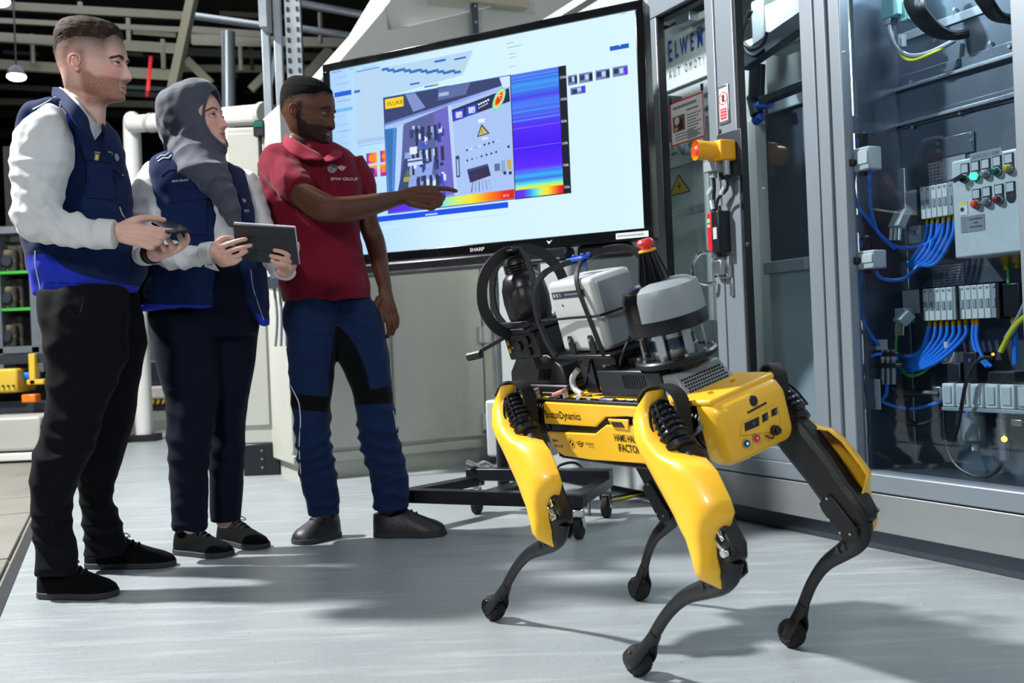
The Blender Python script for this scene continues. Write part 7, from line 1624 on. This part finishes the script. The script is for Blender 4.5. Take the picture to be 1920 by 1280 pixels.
for P_ in ([(412, 464, z - .006), (432, 456, z - .018), (448, 451, z - .022), (461, 448, z - .016)], [(420, 475, z - .008), (442, 467, z - .022), (457, 463, z - .026), (470, 460, z - .018)], [(424, 486, z - .008), (442, 481, z - .018), (453, 476, z - .022), (462, 471, z - .016)], [(424, 495, z - .004), (437, 493, z - .012), (444, 490, z - .014), (451, 485, z - .010)]): digit(g, P_, .0098, .0074)
limb(g, [(470, 355, 3.80, .04), (500, 450, 3.72, .036), (530, 505, 3.50, .028), (543, 496, 3.46, .025)]); z = 3.42
for a in ((553, 473), (552, 481), (549, 490), (543, 498)): digit(g, [(542, 496, z + .02), ((542 + a[0]) / 2 + 2, a[1] + 3, z), (a[0], a[1], z - .008)], .0145, .0105)
for P_ in ([(553, 473, z - .008), (547, 466, z - .026), (540, 462, z - .034), (534, 460, z - .036)], [(552, 481, z - .010), (539, 476, z - .034), (526, 471, z - .040), (515, 469, z - .038)], [(549, 490, z - .010), (533, 486, z - .034), (519, 482, z - .040), (508, 479.5, z - .038)], [(543, 498, z - .006), (530, 496, z - .028), (519, 493, z - .032), (510, 489, z - .032)]): digit(g, P_, .0095, .0072)
digit(g, [(548, 485, z + .01), (556, 470, z + .015), (558, 458, z + .012)], .012, .008)
body2, W2 = make_body(m2, Mh, h2, P2, g, .0026, 'skin_light')
g = G(); rows(g, [(470, 380, 470, 3.70, .12), (500, 300, 476, 3.70, .135), (545, 275, 486, 3.70, .145), (583, 278, 490, 3.70, .15), (610, 282, 488, 3.70, .14), (630, 287, 484, 3.70, .12)])
rows(g, [(590, 279, 405, 3.64, .12), (634, 289, 408, 3.63, .105), (697, 301, 407, 3.62, .092), (747, 316, 405, 3.62, .085), (814, 314, 399, 3.61, .076), (872, 315, 391, 3.61, .07), (930, 321, 389, 3.61, .064), (992, 326, 390, 3.61, .058)])
rows(g, [(590, 370, 489, 3.75, .11), (634, 378, 483, 3.75, .10), (716, 388, 474, 3.76, .088), (794, 390, 459, 3.76, .075), (872, 392, 453, 3.76, .068), (930, 393, 451, 3.76, .062), (978, 393, 449, 3.76, .056)])
tr2 = garment('trousers', g, .0085, 'trouser_navy', m2, .003, .2, [(pt(350, 830, 3.55), .16, (.4, 0, 1), .08, .006), (pt(430, 830, 3.68), .13, (-.3, 0, 1), .08, .005), (pt(350, 980, 3.55), .08, (0, 0, 1), .05, .005)], stretch=(1, 1, .45))
shoe(m2, fa, ta, 'shoe_suede', 1.2, 1.0); shoe(m2, fb, tb, 'shoe_suede', 1.1, 1.0)
g = G(); rows(g, [(300, 330, 420, 3.68, .10), (340, 300, 455, 3.69, .13), (400, 300, 460, 3.69, .14), (470, 300, 455, 3.69, .14), (500, 300, 450, 3.70, .14)])
limb(g, [(290, 328, 3.62, .052), (280, 368, 3.58, .066), (278, 410, 3.54, .070), (282, 452, 3.49, .060), (310, 474, 3.44, .052), (345, 481, 3.41, .042), (376, 477, 3.40, .037), (388, 474, 3.395, .036)])
limb(g, [(462, 345, 3.78, .055), (480, 400, 3.78, .055), (500, 455, 3.72, .05), (522, 498, 3.56, .038), (534, 505, 3.5, .034)])
sh2 = garment('shirt', g, .0065, 'shirt_white', m2, .003, .12, [(pt(300, 465, 3.4), .12, (1, 0, .2), .06, .008), (pt(275, 400, 3.45), .1, (.2, 0, 1), .06, .005), (pt(360, 480, 3.36), .06, (1, 0, .4), .04, .004)])
g = G(); g.tube(px2([(380, 476, 3.398), (394, 474, 3.393), (401, 474, 3.39)]), [.0375, .038, .039], n=28, sub=2); cf = part('cuff', g, 'shirt_white', m2, bev=.003)
ribbon('cuff_tip', px2([(384, 496, 3.37), (396, 497, 3.365), (402, 494, 3.365)]), px2([(384, 500, 3.37), (398, 505, 3.36), (411, 508, 3.36)]), 'shirt_white', m2, .004)
g = G(); g.tube(px2([(528, 507, 3.52), (537, 504, 3.49)]), [.034, .033], n=24, sub=1); part('cuff', g, 'shirt_white', m2, bev=.003)
g = G()
rows(g, [(291, 312, 388, 3.67, .10), (298, 296, 400, 3.67, .13), (308, 288, 410, 3.67, .15), (330, 290, 420, 3.67, .165), (370, 296, 425, 3.67, .17), (420, 296, 425, 3.67, .175), (470, 288, 425, 3.67, .18), (510, 272, 425, 3.67, .185), (550, 264, 425, 3.67, .185), (581, 268, 424, 3.67, .18)], e=3)
vs2 = garment('vest', g, .007, 'vest_navy', m2, .0022, .16, [(pt(350, 540, 3.5), .14, (.4, 0, 1), .1, .005), (pt(390, 400, 3.5), .1, (.3, 0, 1), .08, .003)], masks=dict(royal=[[(250, 569), (425, 573), (425, 600), (250, 600)]]))
g = G(); rows(g, [(308, 405, 440, 3.72, .10), (322, 410, 456, 3.72, .13), (350, 428, 466, 3.73, .14), (390, 440, 476, 3.74, .14), (430, 446, 484, 3.74, .14), (480, 455, 489, 3.74, .14), (530, 459, 496, 3.73, .13), (565, 464, 499, 3.72, .12), (590, 478, 500, 3.71, .09), (610, 494, 502, 3.70, .05)], e=2.6)
vs2b = garment('vest_front', g, .007, 'vest_navy', m2, .002, .14, [(pt(478, 520, 3.6), .1, (.6, 0, 1), .08, .004)], masks=dict(royal=[[(478, 585), (505, 600), (510, 620), (490, 618)]]))
g = G(); rows(g, [(480, 272, 300, 3.56, .05), (510, 262, 304, 3.55, .07), (545, 258, 303, 3.55, .07), (575, 262, 298, 3.56, .06)]); garment('vest_lining', g, .006, 'vest_dark', m2, .003, .06, [(pt(280, 560, 3.5), .06, (1, 0, .2), .03, .007)])
patch('pocket_flap', vs2, [(316, 352), (386, 358), (388, 372), (322, 381)], 'vest_navy', .008); patch('pocket', vs2, [(320, 372), (386, 370), (386, 440), (322, 440)], 'vest_navy', .004)
seam('piping', vs2, [(296, 303), (306, 296), (316, 297), (322, 291)], .0024, 'piping'); seam('piping', vs2, [(294, 298), (302, 291), (310, 292), (318, 285)], .002, 'piping')
seam('yoke_seam', vs2, [(302, 330), (315, 318), (330, 316), (336, 330), (345, 338)], .0014, 'seam_dark'); seam('edge_seam', vs2b, [(470, 505), (474, 540), (484, 570), (494, 600)], .0014, 'piping')
g = G(); surf_text(g, vs2, 'BMW GROUP', 323, 342, .0105, H('dfe2ea'), .06, .9); part('lettering', g, 'print_matt', vs2, smooth=False)
g = G(); surf_text(g, vs2b, 'BMW', 458, 398, .016, H('dfe2ea'), .1, .9); surf_text(g, vs2b, '', 457, 376, .01, H('ffffff')); wings(g, 0, 0, .032, H('dfe2ea'), NAVY); part('lettering', g, 'print_matt', vs2b, smooth=False)
# headscarf
g = G()
c = W2((0, -.06, .56)); f_, u_, r_ = Mh[:3, 1], Mh[:3, 2], Mh[:3, 0]
def scarf_ring(z, f0, b0, w_, n=64):
    out_ = []
    for i in range(n):
        a = 2 * math.pi * i / n; cx, sx_ = math.cos(a), math.sin(a); y = (f0 + b0) / 2 + (f0 - b0) / 2 * (abs(cx) ** .8 if cx > 0 else -abs(cx)); out_.append(W2((w_ * math.copysign(abs(sx_) ** .85, sx_), y, z)))
    return out_
SR = [(1.075, .10, -.10, .05), (1.07, .22, -.22, .14), (1.05, .32, -.32, .22), (1.0, .385, -.40, .285), (.93, .435, -.47, .345), (.86, .45, -.50, .37), (.8, .435, -.52, .378), (.68, .405, -.55, .375), (.55, .385, -.575, .36), (.42, .372, -.575, .33), (.3, .37, -.55, .31), (.18, .375, -.50, .29), (.08, .385, -.44, .27), (.0, .39, -.40, .26), (-.06, .36, -.36, .26)]
g.loft([scarf_ring(*q) for q in SR])
rows(g, [(262, 316, 414, 3.64, .085), (282, 318, 417, 3.62, .095), (300, 325, 421, 3.60, .11), (318, 338, 426, 3.58, .12), (345, 362, 436, 3.57, .10), (372, 395, 445, 3.56, .06), (400, 412, 451, 3.56, .035), (425, 430, 452, 3.57, .02)])
MI_ = np.linalg.inv(Mh)
def open_face(V):
    L = (V @ MI_[:3, :3].T + MI_[:3, 3]) / h2; X, Y, Zc = L.T
    e = (X / .207) ** 2 + ((Zc - .425) / .425) ** 2; Zs_ = [q[0] for q in SR][::-1]; f0, b0, w_ = (np.interp(Zc, Zs_, [q[k] for q in SR][::-1]) for k in (1, 2, 3)); sx_ = np.clip(np.abs(X) / w_, 0, 1) ** (1 / .85); yy = (f0 + b0) / 2 + (f0 - b0) / 2 * np.clip(1 - sx_ ** 2, 0, 1) ** .4
    m_ = (Y > .05) & ((e < .78) | ((e < 1) & (Y > yy - .03)))
    L2 = np.where(m_[:, None], L * (.72, .6, 1), L) * h2
    return np.where(m_[:, None], L2 @ Mh[:3, :3].T + Mh[:3, 3], V)
sc2_ = garment('headscarf', g, .004, 'hijab', m2, .0015, .11, [(pt(360, 320, 3.5), .12, (-.6, 0, 1), .07, .009), (pt(305, 262, 3.6), .07, (1, 0, .3), .05, .008), (pt(420, 360, 3.5), .10, (-.5, 0, 1), .06, .008), (pt(345, 250, 3.5), .1, (-.7, 0, 1), .12, .004)], sm=3, extra=open_face)
Zs = [q[0] for q in SR][::-1]
def scarf_y(x, z):
    f0, b0, w_ = (np.interp(z, Zs, [q[k] for q in SR][::-1]) for k in (1, 2, 3)); sx_ = min(abs(x) / w_, 1) ** (1 / .85); return (f0 + b0) / 2 + (f0 - b0) / 2 * max(1 - sx_ ** 2, 0) ** .4
rim_ = [W2((.222 * math.sin(a), scarf_y(.222 * math.sin(a), .425 + .425 * math.cos(a)) + .002, .425 + .425 * math.cos(a))) for a in np.linspace(0, 2 * math.pi, 28, endpoint=False)]
g = G(); g.tube(rim_, .0055, n=8, closed=True, sub=2); part('scarf_edge', g, 'hijab', m2)
# tablet
A_, B__, D__ = pt(453, 417.5, 3.36), pt(569, 425, 3.33), pt(431, 487, 3.44); u = nz(B__ - A_); v = (D__ - A_); v = v - u * (v @ u); hv = np.linalg.norm(v); v = nz(v); nn = nz(np.cross(u, v)); wu = np.linalg.norm(B__ - A_)
Tb = frame((A_ + B__) / 2 + (D__ - A_) / 2, u, v, nn); sh_ = (D__ - A_) @ u
tbt = thing('tablet', 'tablet in a dark folding cover held by the woman in the grey headscarf', 'tablet', Tb[:3, 3])
Tb = frame((A_ + B__) / 2 + v * hv / 2 + u * sh_ * .45, u, v, nn)
g = G(Tb); g.box((0, 0, -.002 if nn[1] < 0 else .002), (wu, hv, .006)); part('casing', g, 'tablet_edge', tbt, bev=.0028, seg=3)
sgn = 1 if nn[1] < 0 else -1
g = G(Tb); g.box((0, .002, sgn * .004), (wu - .004, hv - .006, .004)); part('cover', g, 'tablet_cover', tbt, bev=.0015)
g = G(Tb)
for q in (-.17, .17): g.box((0, hv * q, sgn * .0062), (wu - .006, .0015, .0006))
part('fold_line', g, 'black_plastic', tbt) ['kind'] = 'stuff'

# ------------------------------------------------------------------ man pointing at the screen
fa, ta = fl(636, 1004), fl(553, 1021); fb, tb = fl(702, 1006), fl(836, 1003)
m3 = person('person in dark red polo shirt and navy work trousers, pointing at the screen', [fa, tb])
h3 = .257; Mh = head_frame(pt(567, 271, 3.86), .26, -.14, .03)
HL3 = lambda Y, Zc, ax: Zc - np.interp(Y, [-.45, -.36, -.2, -.02, .08, .26, .34, .45], [.28, .36, .55, .62, .66, .69, .765, .76])
P3 = dict(nshift=.12, neckb=.36, hairline=HL3, nose=.078, nosew=.050, jaw=1.0, lips=.026, beard=1.0, beardvol=.012, burn=1.0, fade=1.6, hairc=1.0, lid=.10, gaze=(.12, 1, -.25), ruddy=.3, brow=.024, browc=1., lipc=.75, open=.006, hsoft=.07, hrough=.0015, strand=0)
g = G()
limb(g, [(585, 330, 3.92, .075), (580, 285, 3.9, .062), (576, 262, 3.90, .048)]); limb(g, [(580, 330, 3.93, .09), (595, 440, 3.93, .10), (610, 560, 3.92, .11)])
limb(g, [(585, 590, 3.87, .07), (590, 780, 3.86, .05), (608, 955, 3.88, .035)]); limb(g, [(665, 590, 3.93, .07), (705, 780, 3.93, .05), (730, 950, 3.93, .035)])
limb(g, [(520, 320, 3.88, .042), (566, 363, 3.72, .047), (600, 386, 3.66, .053), (626, 393, 3.63, .047), (668, 390, 3.70, .0455), (712, 380, 3.79, .037), (745, 372, 3.86, .029), (760, 369, 3.88, .029)])
z = 3.90
for a, r in (((810, 354), .0135), ((815, 361), .0135), ((814, 371), .0125), ((808, 379), .012)): digit(g, [(757, 368 + (a[1] - 366) * .35, z - .015), ((757 + a[0]) / 2 + 4, 366 + (a[1] - 366) * .85, z - .012), (a[0], a[1], z)], .0215, r)
digit(g, [(809, 353, z), (834, 353.5, z + .03), (846, 355.5, z + .045), (855, 358, z + .055)], .0115, .0078)
digit(g, [(816, 361, z), (831, 369, z + .012), (822, 379, z + .004), (812, 378, z + .002)], .0112, .0090); digit(g, [(815, 371, z - .002), (826, 380, z + .006), (818, 386, z), (808, 383, z)], .0112, .0088); digit(g, [(808, 379, z - .004), (814, 388, z), (806, 391, z - .002), (799, 388, z)], .0105, .0082)
digit(g, [(768, 380, z - .03), (785, 385, z - .035), (800, 388, z - .025), (807, 390, z - .01)], .0150, .0095)
limb(g, [(656, 312, 4.0, .040), (683, 365, 4.02, .042), (690, 415, 4.02, .0405), (704, 456, 4.02, .040), (714, 505, 3.98, .033), (722, 540, 3.95, .0265), (722, 546, 3.95, .026)])
z = 3.93
for a in ((710, 580), (720, 587), (730, 587), (739, 580)): digit(g, [(722 + (a[0] - 725) * .35, 543, z + .01), ((722 + a[0]) / 2 + 1, 560, z), (a[0], a[1], z - .005)], .0165, .0120)
digit(g, [(711, 560, z - .01), (703, 578, z - .02), (700, 595, z - .015), (701, 609, z - .005)], .0145, .0088)
for P_ in ([(713, 582, z - .006), (716, 605, z - .014), (717, 622, z - .006), (715, 631, z + .004)], [(722, 588, z - .006), (728, 606, z - .014), (729, 622, z - .004), (727, 631, z + .006)], [(731, 587, z - .004), (738, 604, z - .01), (739, 616, z), (736, 626, z + .01)], [(739, 580, z), (744, 595, z - .002), (745, 606, z + .006), (743, 614, z + .012)]): digit(g, P_, .0110, .0080)
body3, W3 = make_body(m3, Mh, h3, P3, g, .0028, 'skin_deep')
make_hair(m3, W3, P3, 'hair_black', h3, lambda X, Y, Zc: .005 + .012 * np.clip((Zc - .66) / .15, 0, 1))
g = G(); g.box((0, 0, 0), (.001, .001, .001)); g = G()
T_ = [W3((x, .402 - abs(x) * .5, .172)) for x in (-.035, -.018, 0, .018, .035)]; g.tube(T_, .0042, n=6, sub=2); part('teeth', g, 'teeth', m3)
g = G(); A3 = [(552, 545, 632, 3.88, .10), (570, 536, 640, 3.88, .115), (592, 533, 641, 3.87, .12), (640, 538, 633, 3.86, .105), (660, 541, 629, 3.86, .10), (700, 544, 625, 3.86, .092), (742, 547, 622, 3.86, .085), (799, 554, 620, 3.86, .078), (817, 556, 620, 3.86, .076), (855, 560, 626, 3.86, .072), (900, 566, 634, 3.86, .07), (935, 573, 637, 3.86, .068), (965, 580, 637, 3.85, .066)]
rows(g, A3); rows(g, [(550, 600, 685, 3.92, .10), (575, 606, 707, 3.93, .115), (610, 617, 719, 3.93, .115), (640, 625, 725, 3.93, .105), (667, 632, 730, 3.93, .10), (705, 648, 733, 3.93, .092), (746, 663, 735, 3.93, .085), (780, 669, 740, 3.93, .08), (836, 678, 750, 3.93, .075), (892, 694, 762, 3.93, .072), (930, 700, 766, 3.93, .07), (955, 700, 766, 3.93, .068)])
tr3 = garment('work_trousers', g, .008, 'work_navy', m3, .0028, .16, [(pt(590, 850, 3.78), .16, (-.3, 0, 1), .065, .009), (pt(610, 945, 3.78), .08, (.1, 0, 1), .05, .009), (pt(715, 830, 3.85), .16, (.3, 0, 1), .06, .009), (pt(730, 935, 3.85), .09, (-.2, 0, 1), .05, .010), (pt(640, 600, 3.8), .14, (.25, 0, 1), .06, .006), (pt(560, 660, 3.8), .12, (.3, 0, 1), .07, .004)], stretch=(1, 1, .6),
    masks=dict(panel=[[(540, 736), (585, 741), (616, 743), (617, 690), (624, 645), (630, 610), (640, 615), (638, 700), (630, 775), (560, 768), (540, 760)], [(634, 608), (650, 625), (668, 650), (685, 690), (695, 731), (742, 720), (742, 756), (700, 758), (660, 760), (640, 700), (630, 650)]]))
seam('piping', tr3, [(545, 722), (553, 738), (561, 755), (564, 790), (561, 825), (562, 860), (564, 888)], .0024, 'piping'); seam('piping', tr3, [(737, 770), (741, 790), (745, 815)], .002, 'piping')
seam('fly_seam', tr3, [(640, 560), (638, 580), (632, 605)], .0014, 'seam_dark'); seam('pocket_seam', tr3, [(548, 560), (556, 590), (545, 612)], .0014, 'seam_dark'); seam('pocket_seam', tr3, [(690, 560), (680, 590), (706, 605)], .0014, 'seam_dark')
seam('thigh_seam', tr3, [(688, 668), (700, 672), (715, 670), (731, 662)], .0012, 'seam_dark')
shoe(m3, fa, ta, 'shoe_leather', 1.25, 1.15); shoe(m3, fb, tb, 'shoe_leather', 1.2, 1.2)
g = G(); rows(g, [(262, 545, 612, 3.92, .075), (272, 520, 636, 3.93, .105), (284, 500, 655, 3.94, .125), (300, 490, 665, 3.94, .135), (320, 486, 672, 3.94, .138), (365, 492, 679, 3.94, .135), (417, 508, 672, 3.93, .13), (470, 518, 680, 3.92, .13), (514, 525, 688, 3.91, .132), (545, 529, 694, 3.91, .135), (563, 531, 697, 3.91, .137)], e=2.5)
limb(g, [(515, 308, 3.90, .070), (540, 336, 3.80, .070), (565, 361, 3.72, .060)], rnd=False); limb(g, [(655, 305, 3.99, .062), (674, 338, 4.0, .058), (683, 368, 4.01, .052)], rnd=False)
po3 = garment('polo_shirt', g, .0065, 'polo_red', m3, .0025, .15, [(pt(590, 440, 3.8), .16, (.5, 0, 1), .10, .008), (pt(545, 350, 3.75), .1, (1, 0, .2), .06, .007), (pt(560, 540, 3.8), .12, (.2, 0, 1), .09, .006), (pt(640, 500, 3.8), .14, (-.5, 0, 1), .10, .006), (pt(545, 520, 3.8), .05, (0, 0, 1), .035, .004)])
sm_ = seam('hem_seam', po3, [(531, 552), (560, 553), (610, 552), (660, 546), (692, 541)], .0012, 'seam_red'); seam('placket', po3, [(618, 300), (616, 330), (616, 352)], .0018, 'seam_red'); seam('placket', po3, [(602, 296), (601, 325), (602, 350)], .0012, 'seam_red')
for px, py in ((609, 322),): P_, n_ = on(po3, px, py, .001); g = G(); g.cyl(P_, P_ + n_ * .002, .0055, n=12); part('button', g, 'seam_red', po3)
ribbon('collar', px2([(536, 252, 4.0), (541, 254, 3.86), (556, 264, 3.80), (576, 276, 3.79), (596, 287, 3.79), (606, 296, 3.79)]), px2([(532, 262, 4.02), (531, 272, 3.83), (545, 286, 3.76), (566, 298, 3.75), (587, 299, 3.75), (602, 300, 3.77)]), 'collar_red', m3, .005)
ribbon('collar', px2([(606, 298, 3.80), (616, 290, 3.80), (626, 280, 3.84), (632, 272, 3.9)]), px2([(609, 302, 3.78), (622, 302, 3.77), (640, 292, 3.82), (644, 282, 3.9)]), 'collar_red', m3, .005)
g = G(); surf_text(g, po3, 'BMW GROUP', 620, 338, .0165, H('d8cdd2'), -.02, 1.02); surf_text(g, po3, '', 623, 316, .01, H('ffffff')); roundel(g, 0, 0, .0165, H('c9ccd2'), H('3a2530'), H('6a7a94')); surf_text(g, po3, '', 640, 315, .01, H('ffffff')); wings(g, 0, 0, .04, H('c9ccd2'), H('70142c')); part('lettering', g, 'print_matt', po3, smooth=False)
